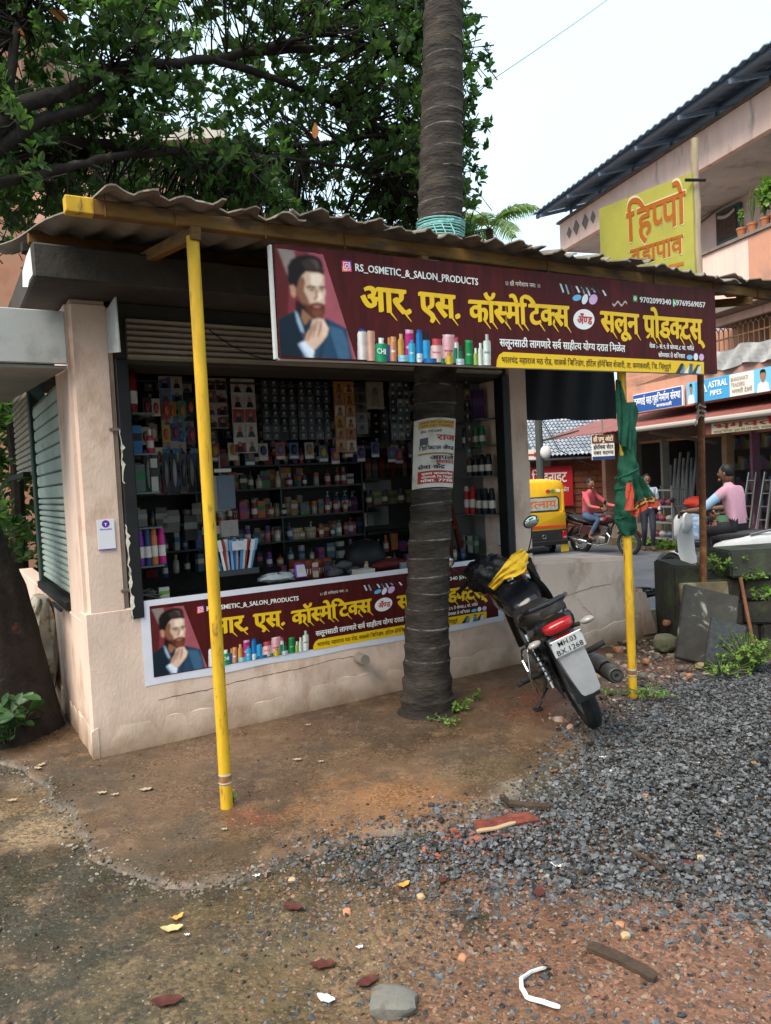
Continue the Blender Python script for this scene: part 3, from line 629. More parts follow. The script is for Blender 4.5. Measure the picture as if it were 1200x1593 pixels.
# concrete roof slab with worn white edge
mb = MB(); mb.box((-0.17, -0.32, 2.432), (3.5, 3.9, 2.60)); part('roof_slab', mb, DARKCON, bevel=0.01)
mb = MB(); P = [(-0.3, 2.45), (-0.27, 2.585), (-0.1, 2.59), (0.1, 2.57), (0.14, 2.50), (0.02, 2.47), (-0.08, 2.445), (-0.16, 2.46)]
mb.add([(-0.1715, y, z) for y, z in P], [tuple(range(len(P)))]); part('paint_patch', mb, mat('flaking_white', (0.72, 0.70, 0.64), 0.9, var=0.15, vscale=20), smooth=None)
# side shutters: corrugated slats
def side_shutter(t0, t1, z0, z1, step, m, ribbed_below=0):
    z = z0; i = 0
    while z < z1 - 0.001:
        h = step * (0.5 if i < ribbed_below else 1.0); z2 = min(z + h, z1)
        part('shutter_slat', MB().prism([(0.05, z + 0.003), (0.030, z + 0.010), (0.026, (z + z2) / 2), (0.030, z2 - 0.006), (0.05, z2 - 0.001)], t0, t1, 'xz'), m); z = z2; i += 1
    part('shutter_backing', MB().box((0.052, t0, z0), (0.06, t1, z1)), BLACKM)
side_shutter(0.56, 1.94, 0.80, 2.07, 0.084, SHUT, 14); side_shutter(2.08, 3.5, 1.60, 2.30, 0.05, SHUTB)
part('shutter_sill', MB().box((-0.02, 0.55, 0.725), (0.07, 1.95, 0.775)), BLACKM, bevel=0.004)
part('bottom_bar', MB().beam((-0.03, 2.06, 1.58), (-0.03, 3.5, 1.58), 0.05, 0.04), BLACKM)
part('latch_bar', MB().tube([(-0.05, 0.5, 0.74), (-0.05, 0.85, 0.74)], 0.012), BLACKM)
part('inner_poster', MB().box((0.30, 2.3, 0.9), (0.31, 3.4, 1.55)), mat('pale_blue_board', (0.30, 0.36, 0.40), 0.6, var=0.25, vscale=6))
# interior
part('floor_slab', MB().box((0.13, 0.14, 0.0), (2.99, 1.3, 0.1)), DARKCON)
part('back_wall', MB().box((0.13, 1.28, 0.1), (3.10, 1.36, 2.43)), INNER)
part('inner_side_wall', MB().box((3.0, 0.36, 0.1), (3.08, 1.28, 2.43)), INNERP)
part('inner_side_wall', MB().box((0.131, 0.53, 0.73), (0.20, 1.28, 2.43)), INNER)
part('counter', MB().box((0.25, 0.142, 0.70), (2.97, 0.50, SL - 0.01)), BLACKM, bevel=0.004)
part('lining_panel', MB().box((2.993, 0.05, SL), (2.9985, 1.28, 2.10)), INNERP)
SHZ = [0.98, 1.165, 1.385, 1.56]
for z in SHZ: part('shelf', MB().box((0.30, 1.04, z - 0.014), (2.3, 1.278, z)), GLASSM)
for z in (0.98, 1.2, 1.42, 1.62): part('shelf', MB().box((2.34, 1.04, z - 0.014), (2.98, 1.278, z)), GLASSM)
for s in (0.30, 0.95, 1.6, 2.31): part('shelf_bracket', MB().box((s, 1.05, 0.80), (s + 0.012, 1.277, 1.75)), GLASSM)
RSZ = [1.11, 1.395, 1.62, 1.82]
for z in RSZ: part('glass_shelf', MB().box((2.82, 0.12, z - 0.008), (2.992, 0.60, z)), mat('glass_edge', (0.10, 0.14, 0.13), 0.15))
for z in (0.98, 1.2, 1.4, 1.62, 1.85): part('near_shelf', MB().box((0.31, 0.14, z - 0.010), (0.47, 0.55, z)), MATS['glass_edge'])
part('hanging_rail', MB().tube([(0.32, 0.62, 2.10), (2.9, 0.62, 2.10)], 0.008, 6), BLACKM)
part('mirror', MB().box((2.42, 1.262, 1.24), (2.72, 1.276, 1.40)), mat('mirror_glass', (0.85, 0.88, 0.88), 0.03, metal=1.0)); part('mirror', MB().box((2.40, 1.262, 1.02), (2.68, 1.276, 1.18)), MATS['mirror_glass'])
part('mirror', MB().box((2.45, 1.262, 1.66), (2.75, 1.276, 1.74)), MATS['mirror_glass'])
# drain stub
mb = MB(); mb.lathe([(0.028, 0), (0.034, 0), (0.034, 0.09), (0.028, 0.09), (0.026, 0.01)], 14, c=(1.62, -0.10, 0.27), ax='y'); part('drain_pipe', mb, mat('cement_pipe', (0.26, 0.22, 0.18), 0.8, var=0.2))
# dark tarpaulin valance that closes the far side of the shop above the platform
def tarp():
    mb = MB(); n = 24; rows = []
    for i in range(n + 1):
        s = 3.168 + i / n * 0.98; r = []
        for j in range(7):
            z = 2.42 - j / 6 * 0.62 - 0.006 * math.sin(i * 0.5) * (j / 6); r.append((s, 0.05 + 0.02 * math.sin(i * 0.9 + j * 0.4), z))
        rows.append(r)
    mb.loft(rows, close=False); o = mb.build('tarpaulin', mat('black_tarpaulin', (0.008, 0.009, 0.012), 0.7, var=0.3), None, fix=False)
    o.location = K(0, 0); o.rotation_euler = (0, 0, KA); return tag(o, 'black tarpaulin hanging above the low masonry platform', 'tarpaulin')
tarp()

# ================================================================= canopy in front
YEL = mat('yellow_paint', (0.62, 0.36, 0.02), 0.55, var=0.2, vscale=8, col2=(0.26, 0.13, 0.03), mask=(0.56, 0.66), mscale=11, stretch=(3, 3, 0.7))
OCH = mat('ochre_timber', (0.24, 0.115, 0.024), 0.75, var=0.35, vscale=5, col2=(0.07, 0.042, 0.02), mask=(0.42, 0.62), mscale=5, stretch=(1, 1, 4))
ASB = mat('fibre_cement', (0.20, 0.172, 0.145), 0.9, var=0.22, vscale=4, col2=(0.12, 0.10, 0.08), mask=(0.5, 0.68), mscale=3, bump=0.3)
ASB2 = mat('fibre_cement_bleached', (0.26, 0.225, 0.19), 0.9, var=0.25, vscale=4, col2=(0.15, 0.10, 0.085), mask=(0.5, 0.66), mscale=4, bump=0.3)
RUST = mat('rust', (0.16, 0.06, 0.025), 0.85, var=0.4, vscale=14, col2=(0.30, 0.14, 0.05), mask=(0.5, 0.65), mscale=12, bump=0.2)
can = kthing('canopy', 'corrugated cement sheet canopy on yellow posts over the shop front', 'canopy')
FT = -1.02
def roof_z(s, t): return 2.60 + 0.155 * (t + 1.02) + 0.012 * min(s, 3.2)
def sheet(s0, s1, t0, t1, m, lift=0.0, rag=0.05, seed=0, skew=0.0):
    rr = random.Random(seed); pitch = 0.146; ns = int((s1 - s0) / pitch * 8); nt_ = max(4, int((t1 - t0) / 0.15)); mb = MB(); top = []
    ph = rr.uniform(0, 6); e0 = [0.0] * (ns + 1); v = 0
    for i in range(ns + 1):
        if i % 3 == 0: v = rr.uniform(-rag, rag * 0.4) + (-0.08 if rr.random() < 0.07 else 0)
        e0[i] = v
    for j in range(nt_ + 1):
        r = []
        for i in range(ns + 1):
            s = s0 + (s1 - s0) * i / ns - skew * j / nt_ * (1 - i / ns); t = t0 + (t1 - t0) * j / nt_ + (-e0[i] if j == 0 else 0)
            r.append(Vector((s, t, roof_z(s, t) + lift + 0.0125 * math.sin(2 * math.pi * s / pitch) + 0.004 * math.sin(5 * t + ph) + (0.012 * math.sin(3 * s + ph) + rr.uniform(-.005, .005) if j == 0 else 0))))
        top.append(r)
    bot = [[p - Vector((0, 0, 0.007)) for p in r] for r in top]
    n1 = ns + 1; vs = [p for r in top for p in r] + [p for r in bot for p in r]; N = len(top) * n1
    fs = []
    for j in range(nt_):
        for i in range(ns):
            a = j * n1 + i; fs.append((a, a + 1, a + 1 + n1, a + n1)); fs.append((N + a + n1, N + a + 1 + n1, N + a + 1, N + a))
    for i in range(ns):
        fs.append((i, N + i, N + i + 1, i + 1)); a = nt_ * n1 + i; fs.append((a + 1, N + a + 1, N + a, a))
    for j in range(nt_):
        a = j * n1; fs.append((a + n1, N + a + n1, N + a, a)); b = a + ns; fs.append((b, N + b, N + b + n1, b + n1))
    mb.add(vs, fs); return mb.build('roof_sheet', m, can, fix=False, smooth=50)
sheet(0.0, 0.86, -1.17, 0.75, ASB2, -0.012, seed=1, skew=0.26); sheet(0.80, 1.66, -1.19, 0.75, ASB, 0.010, seed=2)
sheet(1.62, 2.22, -1.17, -0.70, ASB2, 0.0, seed=3); sheet(1.62, 2.12, -0.24, 0.75, ASB, 0.0, seed=4)
sheet(2.14, 3.12, -1.20, 0.75, ASB, 0.010, rag=0.05, seed=5); sheet(3.06, 4.04, -1.16, 0.75, ASB2, 0.0, rag=0.05, seed=6); sheet(3.98, 5.0, -1.19, -0.56, ASB, 0.011, seed=7)
def jst(p, q, w, h, m, nm='beam'): return MB().beam(p, q, w, h).build(nm, m, can, bevel=0.004)
jst((-0.125, FT, 2.535), (4.98, FT, 2.592), 0.05, 0.062, OCH); jst((-0.15, -0.02, 2.705), (4.1, -0.02, 2.745), 0.05, 0.055, OCH)
jst((-0.17, 0.10, 2.69), (3.5, 0.10, 2.72), 0.06, 0.05, mat('dark_timber', (0.035, 0.03, 0.025), 0.8)); jst((0.1, 0.6, 2.80), (4.1, 0.6, 2.842), 0.05, 0.05, OCH)  # first of these beams has a darker timber colour
MB().beam((-0.128, FT - 0.0005, 2.5352), (-0.02, FT - 0.0005, 2.5368), 0.053, 0.065).build('lit_beam_end', YEL, can, bevel=0.004)  # brighter yellow sleeve paints the lit tip onto the front beam
for s in (0.38, 1.55, 2.95, 4.3): jst((s, FT - 0.04, 2.475 + 0.01 * s), (s, 0.5, 2.72 + 0.01 * s), 0.045, 0.055, OCH, 'rafter')
def post(s, t, z0, z1, r, m):
    mb = MB(); mb.tube([(s, t, z0), (s, t, z0 + 0.10), (s, t, 1.3), (s, t, z1)], r, 16); o = mb.build('post', m, can)
    for zz in (z0 + 0.14, z0 + 0.175): MB().lathe([(r + 0.0005, -0.006), (r + 0.003, 0), (r + 0.0005, 0.006)], 16, c=(s, t, zz)).build('collar', mat('grey_weld', (0.34, 0.30, 0.24), 0.6, var=0.3, vscale=40), o)
    MB().lathe([(r + 0.0008, 0), (r + 0.0008, 0.03)], 16, c=(s, t, z0 + 0.143)).build('rust_band', RUST, o); return o
post(0.376, FT, -0.03, 2.475, 0.027, YEL); post(3.005, FT, -0.03, 2.50, 0.027, YEL)
# screws and wire on the canopy
for s in (0.02, 0.3, 0.7, 1.1, 2.4, 3.3, 3.9, 4.4): MB().tube([(s, FT - 0.028, 2.50), (s, FT - 0.03, 2.60 + 0.012 * s)], 0.003, 5).build('hook_bolt', RUST, can)
# wire hanging in front of the rolled shutter
pts = [K(0.75 + 0.9 * i / 14, -0.05, 2.30 - 0.17 * math.sin(math.pi * (i / 14) ** 0.9) + 0.03 * i / 14) for i in range(15)]
tag(MB().tube(pts, 0.0035, 5).build('hanging_wire', BLACKM), 'thin black wire sagging in front of the rolled-up shutter', 'wire')
# ================================================================= printed banners
# the design is traced in photo pixels on the upper banner's own plane, then laid on both banners as (a, b) in 0..1
UB = dict(s0=0.725, s1=3.865, zl=(1.968, 2.472), zr=(1.998, 2.548))
def ub_rows(a): return UB['zl'][0] + (UB['zr'][0] - UB['zl'][0]) * a, UB['zl'][1] + (UB['zr'][1] - UB['zl'][1]) * a
def TB(x, y):
    p = kfront(x, y, FT - 0.06); a = (p.x - UB['s0']) / (UB['s1'] - UB['s0']); lo, hi = ub_rows(a); return (a, (p.z - lo) / (hi - lo))
def c4(x, y): return TB(400 + x / 3.158, 370 + y / 3.158)
def c5(x, y): return TB(750 + x / 3.158, 400 + y / 3.158)
MAROON = mat('maroon_print', hexc('561412'), 0.6, spec=0.2, col2=hexc('3c0c0c'), mask=(0.35, 0.7), mscale=5, stretch=(6, 6, 0.8))
def print_polys(name, items, P, parent, lift0):
    cols = []; mb = MB(); n = 0
    for h, pts in items:
        if h not in cols: cols.append(h)
        mb.poly([P(a, b, lift0 + 0.00012 * n) for a, b in pts], cols.index(h)); n += 1
    return mb.build(name, [ink(c) for c in cols], parent, smooth=None, fix=False)
def raster_print(name, items, box, nx, ny, blur, P, parent, lift, grain=0.06, full=True):
    """a printed picture: the coloured shapes sampled on a fine grid with soft transitions, held as vertex colours"""
    a0, a1, b0, b1 = box; A, B = np.meshgrid(np.linspace(a0, a1, nx), np.linspace(b0, b1, ny)); C = np.zeros((ny, nx, 3)); al = np.zeros((ny, nx), bool)
    for it in items:
        ins = poly_sd(A, B * 1.0, it[1]) > 0; col = np.array(hexc(it[0]))
        if len(it) > 2:      # rounded packs: lighter stripe, darker sides
            xs_ = [q[0] for q in it[1]]; u_ = (A - min(xs_)) / (max(xs_) - min(xs_) + 1e-9); k = 0.5 + 0.75 * np.exp(-((u_ - 0.36) / 0.24) ** 2); C[ins] = (col * k[..., None])[ins]
        else: C[ins] = col
        al |= ins
    for _ in range(blur):
        Q = np.pad(C, ((1, 1), (1, 1), (0, 0)), 'edge'); M_ = np.pad(al.astype(float), 1, 'edge'); wsum = 0; acc = 0
        for dy in (0, 1, 2):
            for dx in (0, 1, 2):
                m_ = M_[dy:dy + ny, dx:dx + nx][..., None]; acc = acc + Q[dy:dy + ny, dx:dx + nx] * m_; wsum = wsum + m_
        C = np.where(al[..., None], acc / np.maximum(wsum, 1e-6), C)
    C = C * (1 + (NR.rand(ny, nx, 1) - 0.5) * 2 * grain) * (1 + (fbm(A * 60, B * 14, 1.0, 3, 5) - 0.45)[..., None] * 0.35)
    mb = MB(); mb.v = [tuple(P(a, b, lift)) for a, b in zip(A.ravel(), B.ravel())]; idx = np.arange(nx * ny).reshape(ny, nx); af = al.ravel()
    f = np.stack([idx[:-1, :-1], idx[:-1, 1:], idx[1:, 1:], idx[1:, :-1]], -1).reshape(-1, 4); f = f[af[f].sum(1) >= 3]; mb.f = [tuple(int(x) for x in q) for q in f]; mb.mi = [0] * len(mb.f)
    m = MATS.get('picture_print')
    if m is None:
        m = mat('picture_print', (0.5, 0.5, 0.5), 0.5, spec=0.2); v = m.node_tree.nodes.new('ShaderNodeVertexColor'); v.layer_name = 'ink'; m.node_tree.links.new(v.outputs[0], m.node_tree.nodes['Principled BSDF'].inputs['Base Color'])
    o = mb.build(name, m, parent, smooth=None, fix=False); at = o.data.color_attributes.new('ink', 'FLOAT_COLOR', 'POINT'); at.data.foreach_set('color', np.concatenate([np.clip(C, 0, 1).reshape(-1, 3), np.ones((nx * ny, 1))], 1).ravel().astype(np.float32)); return o
def blobby(cx, cy, rx, ry, f, n=18, rot=0.0):
    return [f(cx + rx * math.cos(2 * math.pi * i / n) * math.cos(rot) - ry * math.sin(2 * math.pi * i / n) * math.sin(rot),
              cy + rx * math.cos(2 * math.pi * i / n) * math.sin(rot) + ry * math.sin(2 * math.pi * i / n) * math.cos(rot)) for i in range(n)]
def C4(l): return [c4(x, y) for x, y in l]
def C5(l): return [c5(x, y) for x, y in l]
PORTRAIT = [
    ('7d3038', C4([(76, 46), (325, 80), (490, 600), (72, 580)])), ('5a1c1e', C4([(76, 46), (105, 52), (158, 215), (150, 400), (73, 430)])),
    ('8c7d78', C4([(100, 50), (180, 62), (190, 100), (160, 215)])), ('a4545e', C4([(250, 70), (325, 80), (489, 600), (330, 590), (320, 300)])),
    ('241512', C4([(190, 300), (245, 345), (280, 400), (250, 470), (215, 470), (185, 400)])),                    # neck in shade
    ('9a6a52', C4([(222, 350), (270, 392), (262, 430), (236, 436), (216, 392)])),
    ('d6b39c', C4([(205, 205), (240, 165), (300, 170), (328, 182), (333, 240), (336, 275), (331, 300), (332, 335), (326, 380), (290, 396), (252, 372), (226, 322), (200, 284), (190, 245)])),
    ('8a5a44', C4([(190, 245), (205, 205), (226, 190), (236, 215), (230, 262), (250, 300), (262, 330), (240, 345), (218, 312), (200, 284)])),
    ('c08f76', C4([(160, 236), (175, 228), (188, 240), (192, 280), (182, 296), (168, 282)])),
    ('efd6c2', C4([(262, 178), (300, 174), (318, 184), (316, 226), (290, 238), (262, 230)])), ('efd6c2', C4([(300, 268), (318, 272), (322, 296), (304, 310), (292, 300)])),
    ('5c2f1e', C4([(228, 318), (252, 332), (268, 322), (296, 318), (322, 322), (334, 334), (331, 372), (318, 394), (292, 400), (262, 388), (240, 352)])),
    ('7a4630', C4([(270, 352), (300, 356), (322, 352), (320, 384), (296, 394), (272, 380)])), ('b56d64', C4([(274, 334), (296, 330), (318, 336), (304, 346), (282, 344)])),
    ('1d1413', C4([(242, 240), (262, 234), (288, 240), (286, 248), (262, 244), (244, 250)])), ('1d1413', C4([(304, 242), (320, 238), (332, 240), (332, 247), (306, 250)])),
    ('4a2c22', C4([(252, 254), (270, 250), (284, 256), (270, 262)])), ('4a2c22', C4([(308, 256), (320, 252), (331, 256), (320, 262)])),
    ('9d6a52', C4([(286, 252), (294, 254), (298, 292), (284, 306), (276, 302), (288, 286)])),
    ('17100f', C4([(150, 195), (150, 140), (165, 108), (195, 90), (240, 82), (285, 88), (312, 105), (322, 130), (330, 184), (300, 171), (240, 166), (222, 186), (206, 204), (196, 244), (186, 244), (180, 230), (164, 234), (156, 222)])),
    ('3a2a26', C4([(215, 120), (260, 98), (300, 108), (318, 150), (322, 170), (290, 160), (240, 158)])), ('5a4740', C4([(262, 108), (290, 108), (304, 135), (298, 160), (280, 130)])),
    ('26435e', C4([(88, 412), (186, 356), (214, 440), (240, 510), (300, 430), (340, 394), (440, 446), (470, 597), (78, 580)])),
    ('12222f', C4([(88, 412), (180, 362), (205, 430), (232, 520), (225, 585), (78, 580)])), ('3f6482', C4([(350, 430), (420, 452), (448, 520), (455, 596), (400, 594), (370, 500)])),
    ('1c3448', C4([(330, 398), (352, 404), (356, 470), (330, 520), (318, 594), (300, 592), (322, 500)])), ('9fb6cc', C4([(186, 356), (200, 372), (226, 440), (236, 470), (216, 462), (196, 410)])),
    ('1a2c3d', C4([(226, 440), (262, 400), (276, 404), (250, 470), (240, 500)])),
    ('dbb8a2', C4([(272, 402), (300, 394), (326, 400), (352, 446), (346, 478), (322, 510), (290, 545), (262, 560), (232, 512), (244, 470), (262, 440)])),
    ('b58770', C4([(262, 440), (282, 420), (286, 440), (266, 480), (248, 512), (240, 500)])), ('a5765f', C4([(292, 410), (298, 408), (290, 450), (276, 490), (272, 486)])), ('a5765f', C4([(312, 410), (318, 410), (316, 450), (300, 490), (296, 486)])),
    ('efcdb8', C4([(326, 402), (350, 446), (344, 474), (322, 486), (320, 440)])), ('dde6f2', C4([(200, 522), (232, 506), (282, 556), (276, 590), (238, 586)])), ('a9bdd6', C4([(200, 522), (212, 516), (252, 586), (238, 586)])),
]
def bottle_item(x0, x1, y0, y1, c, cap=None, capf=0.25, neck=0.5, lab=None):
    w = x1 - x0; h = y1 - y0; it = []; ys = y0 + h * capf; nx0 = x0 + w * (1 - neck) / 2; nx1 = x1 - w * (1 - neck) / 2; sk = (x0 - 520) * 0.06 * 0
    it.append((c, C4([(x0, y1), (x0, ys + h * 0.08), (x0 + w * 0.12, ys), (x1 - w * 0.12, ys), (x1, ys + h * 0.08), (x1, y1)])))
    if cap: it.append((cap, C4([(nx0, ys + 1), (nx0, y0 + 3), (nx0 + 3, y0), (nx1 - 3, y0), (nx1, y0 + 3), (nx1, ys + 1)])))
    if lab: it.append((lab, C4([(x0 + w * 0.2, y0 + h * 0.55), (x1 - w * 0.2, y0 + h * 0.55), (x1 - w * 0.2, y0 + h * 0.62), (x0 + w * 0.2, y0 + h * 0.62)])))
    return it
BOT = []
for b in [(492, 540, 445, 600, 'e9dcd6', '2a3a8a', .09, .7, None), (538, 580, 455, 606, 'dba690', None, .0, 1, None), (638, 660, 488, 608, '24457f', 'c98b50', .3, .8, None), (652, 686, 484, 608, 'd58f6a', 'e8a070', .2, .9, 'ffffff'),
          (578, 640, 490, 610, '2f9a68', 'f2f2ec', .24, .45, None), (690, 722, 470, 604, 'dba34e', 'e3b56a', .2, .6, None), (724, 770, 450, 600, 'c22e7a', 'e8b0c8', .12, .9, 'f6d9e4'), (742, 778, 500, 612, '49b7e0', '2f95d0', .16, .5, 'dff4fb'),
          (780, 812, 450, 606, '1f7fc4', '1a5fa6', .1, .9, None), (812, 850, 462, 606, '3aa2da', '12222f', .28, .6, None), (850, 914, 495, 612, 'f0c6c0', 'cf4f58', .28, .75, 'd9737c'), (908, 972, 474, 614, 'eeb1b6', 'f3cdd0', .08, 1, 'c3566a'),
          (968, 990, 486, 616, 'e7e3df', 'c8455c', .2, .8, None), (964, 984, 540, 616, '1d8a57', None, 0, 1, None), (988, 1012, 528, 618, '17724a', '0e5236', .3, .6, None), (1020, 1060, 502, 624, '1f8d4c', '37a75f', .1, 1, '9cd6ae'), (1062, 1084, 540, 626, 'a8bd55', 'efefe0', .3, .6, None),
          (1084, 1108, 515, 628, 'dfe2d0', 'f4f2ea', .25, .6, None), (1108, 1148, 472, 628, 'e3e6dc', 'c8cdbf', .2, .45, '8b9a78'), (690, 744, 576, 608, 'a6d6e6', None, 0, 1, '5aa0c0'), (782, 812, 568, 612, 'e2eef4', None, 0, 1, '3a7fb0'), (816, 884, 592, 614, '2470ad', None, 0, 1, None),
          (924, 962, 562, 622, 'e0b93f', 'c99a2a', .3, .5, None), (976, 1018, 594, 624, 'd5dbe0', None, 0, 1, '4a8a5a'), (902, 922, 592, 618, '2b7f55', None, 0, 1, None)]:
    BOT.append(bottle_item(*b))
ICONS = [('e1306c', C4([(416, 112), (462, 114), (466, 168), (418, 166)])), ('f77737', C4([(416, 140), (440, 141), (442, 167), (418, 166)])), ('7b3bb5', C4([(440, 113), (462, 114), (464, 138), (440, 138)])),
         ('f7f0f2', C4([(423, 119), (456, 121), (459, 161), (425, 159)])), ('d93a78', C4([(427, 123), (452, 125), (455, 157), (429, 155)])), ('f7f0f2', blobby(441, 140, 10, 12, c4)), ('d93a78', blobby(441, 140, 6, 7.5, c4))]
ICONS += [('25a04a', C5([(742, 187), (762, 189), (762, 220), (742, 218)])), ('f4f8f4', blobby(752, 203, 7.5, 10, c5)), ('25a04a', blobby(752, 203, 5, 7, c5)), ('f4f8f4', C5([(748, 197), (751, 199), (755, 206), (757, 208), (754, 210), (749, 204)])),
          ('25a04a', C5([(936, 206), (956, 208), (956, 240), (936, 238)])), ('f4f8f4', C5([(940, 214), (945, 218), (948, 226), (953, 229), (951, 234), (944, 230), (939, 221)]))]
ICONS += [('6fb8e6', blobby(466, 200, 22, 15, c5, rot=-.3)), ('e6e9ec', blobby(505, 207, 14, 26, c5, rot=.3)), ('d9b2dd', blobby(546, 208, 20, 26, c5, rot=.4)), ('6fb8e6', blobby(1020, 492, 15, 12, c5)), ('e6e9ec', blobby(1050, 490, 11, 18, c5)), ('d9b2dd', blobby(1078, 492, 12, 17, c5))]
for i in range(9):
    x = 380 + i * 26; ICONS.append((['cfd6da', '9aa7ad', '2d2b2e', 'e2e6e8', '7f949c'][i % 5], C5([(x, 130 + i * 4), (x + 9, 131 + i * 4), (x + 24, 172 + (i % 3) * 8), (x + 16, 176 + (i % 3) * 8)])))
for i in range(5): ICONS.append(('2d2b2e', C5([(490 + i * 13, 142), (496 + i * 13, 143), (496 + i * 13, 168), (490 + i * 13, 167)])))
for k in range(2):
    for d in (0, 6):
        P_ = [(640 + i * 6, 224 + d + 10 * math.sin(i * 1.05 + k * 0)) for i in range(13)]
        if k == 0: ICONS.append(('e9e2da', C5(P_ + [(x, y + 3) for x, y in reversed(P_)])))
BAND = [('f2c318', C5([(70, 541), (73, 505), (84, 480), (104, 466), (500, 486), (1090, 515), (1090, 574)])), ('f2c318', C5([(70, 541), (1090, 574), (1090, 560), (72, 520)]))]
TOOLS = [(['2b2a2c', '6f8fa0', 'e8e8e4', '4a6a80', '3a3a3c', 'cfd8dc'][i % 6], C5([(950 + i * 20, 570 + i * 0.3), (972 + i * 20, 571 + i * 0.3), (990 + i * 20 - (i % 2) * 16, 524 + (i % 3) * 6), (976 + i * 20 - (i % 2) * 16, 522 + (i % 3) * 6)])) for i in range(6)]
OVAL = [('f0ecea', blobby(500, 306, 52, 50, c5, 28))]
def bh(f, x, y, px):      # cap height in b for a height in crop pixels
    return f(x, y - px)[1] - f(x, y)[1]
LINES = [('RS_OSMETIC_&_SALON_PRODUCTS', 'f3efe9', c4(480, 162), c4(1086, 233), bh(c4, 780, 200, 34), 0.022, False),
         ('आर. एस.', 'f2c21b', c4(512, 352), c4(1000, 396), bh(c4, 750, 370, 112), 0.022, True), ('कॉस्मेटिक्स', 'f2c21b', c4(1045, 408), c5(425, 338), bh(c5, 200, 320, 98), 0.022, True),
         ('सलून', 'f2c21b', c5(585, 362), c5(768, 376), bh(c5, 700, 360, 94), 0.022, True), ('प्रोडक्टस्', 'f2c21b', c5(796, 388), c5(1078, 405), bh(c5, 950, 390, 98), 0.022, True),
         ('।। श्री गणेशाय नमः ।।', 'e4d6c8', c5(112, 138), c5(286, 152), bh(c5, 200, 145, 19), 0.006, False),
         ('अँण्ड', 'c01f24', c5(468, 325), c5(540, 331), bh(c5, 500, 328, 36), 0.022, False),
         ('9702099340 | 9769569057', 'f3efe9', c5(774, 222), c5(1096, 248), bh(c5, 930, 230, 26), 0.022, False),
         ('सलूनसाठी लागणारे सर्व साहीत्य योग्य दरात मिळेल', 'f3efe9', c5(87, 437), c5(702, 466), bh(c5, 400, 450, 33), 0.022, False),
         ('वेळ :- स.९ ते संध्या.८ वा. पर्यंत', 'f3efe9', c5(822, 446), c5(1040, 459), bh(c5, 930, 450, 19), 0.022, False), ('सोमवार ते शनिवार', 'f3efe9', c5(866, 490), c5(996, 497), bh(c5, 930, 494, 19), 0.022, False),
         ('भालचंद्र महाराज मठ रोड, वाळके बिल्डिंग, हॉटेल हॉर्नबिल शेजारी, ता. कणकवली, जि. सिंधुदुर्ग', '1c1208', c5(95, 518), c5(928, 553), bh(c5, 500, 535, 25), 0.006, False)]
def lay_design(P, parent):
    print_polys('yellow_band', BAND, P, parent, 0.0012); raster_print('portrait_print', PORTRAIT, (0.0, 0.172, 0.0, 1.0), 170, 170, 3, P, parent, 0.0014)
    [raster_print('bottle_print', [(c_, p_, 1) for c_, p_ in bo], (min(q[0] for _, p_ in bo for q in p_), max(q[0] for _, p_ in bo for q in p_), min(q[1] for _, p_ in bo for q in p_), max(q[1] for _, p_ in bo for q in p_)), 26, 60, 1, P, parent, 0.0014 + 0.00007 * ib, 0.1) for ib, bo in enumerate(BOT)]; [print_polys('icon_print', ic, P, parent, 0.0014) for ic in [ICONS[0:7], ICONS[7:11], ICONS[11:13]] + [[q_] for q_ in ICONS[13:]]]; [print_polys('tool_print', [q_], P, parent, 0.0034) for q_ in TOOLS]; print_polys('white_oval', OVAL, P, parent, 0.0014)
    for t, c, p0, p1, h, w, tails in LINES:
        lettering('lettering', t, ink(c), P, p0, p1, h, parent, w, lift=0.0032 if c in ('c01f24', '1c1208') else 0.0026, tails=tails, shear=0.0)
    lettering('lettering', 'CHI', ink('e9f4ee'), P, c4(588, 568), c4(632, 573), bh(c4, 610, 570, 26), parent, 0.022, lift=0.005)
# upper banner: stretched on a white frame under the canopy edge
TU = FT - 0.06
ub = kthing('shop_banner', 'upper maroon shop banner in a white frame hung from the canopy edge', 'banner')
def PU(a, b, l):
    lo, hi = ub_rows(a); return (UB['s0'] + (UB['s1'] - UB['s0']) * a, TU - l, lo + (hi - lo) * b)
mb = MB(); n = 24; mb.loft([[PU(i / n, 0, 0), PU(i / n, 1, 0), PU(i / n, 1, -0.018), PU(i / n, 0, -0.018)] for i in range(n + 1)]); mb.build('sheet', MAROON, ub, smooth=None)
FRW = mat('white_frame', (0.75, 0.75, 0.74), 0.5, var=0.08)
for (a0, b0), (a1, b1) in (((0, 0), (0, 1)), ((1, 0), (1, 1)), ((0, 0), (1, 0)), ((0, 1), (1, 1))):
    MB().beam(Vector(PU(a0 - .003 if a0 == a1 == 0 else a0, b0, -0.034)), Vector(PU(a1 - .003 if a0 == a1 == 0 else a1, b1, -0.034)), 0.012 if b0 != b1 else 0.026, 0.026 if b0 != b1 else 0.010, up=(0, 0, 1) if b0 == b1 else (0, 1, 0)).build('frame_bar', FRW if not (b0 == 1 and b1 == 1) else BLACKM, ub)
lay_design(PU, ub)
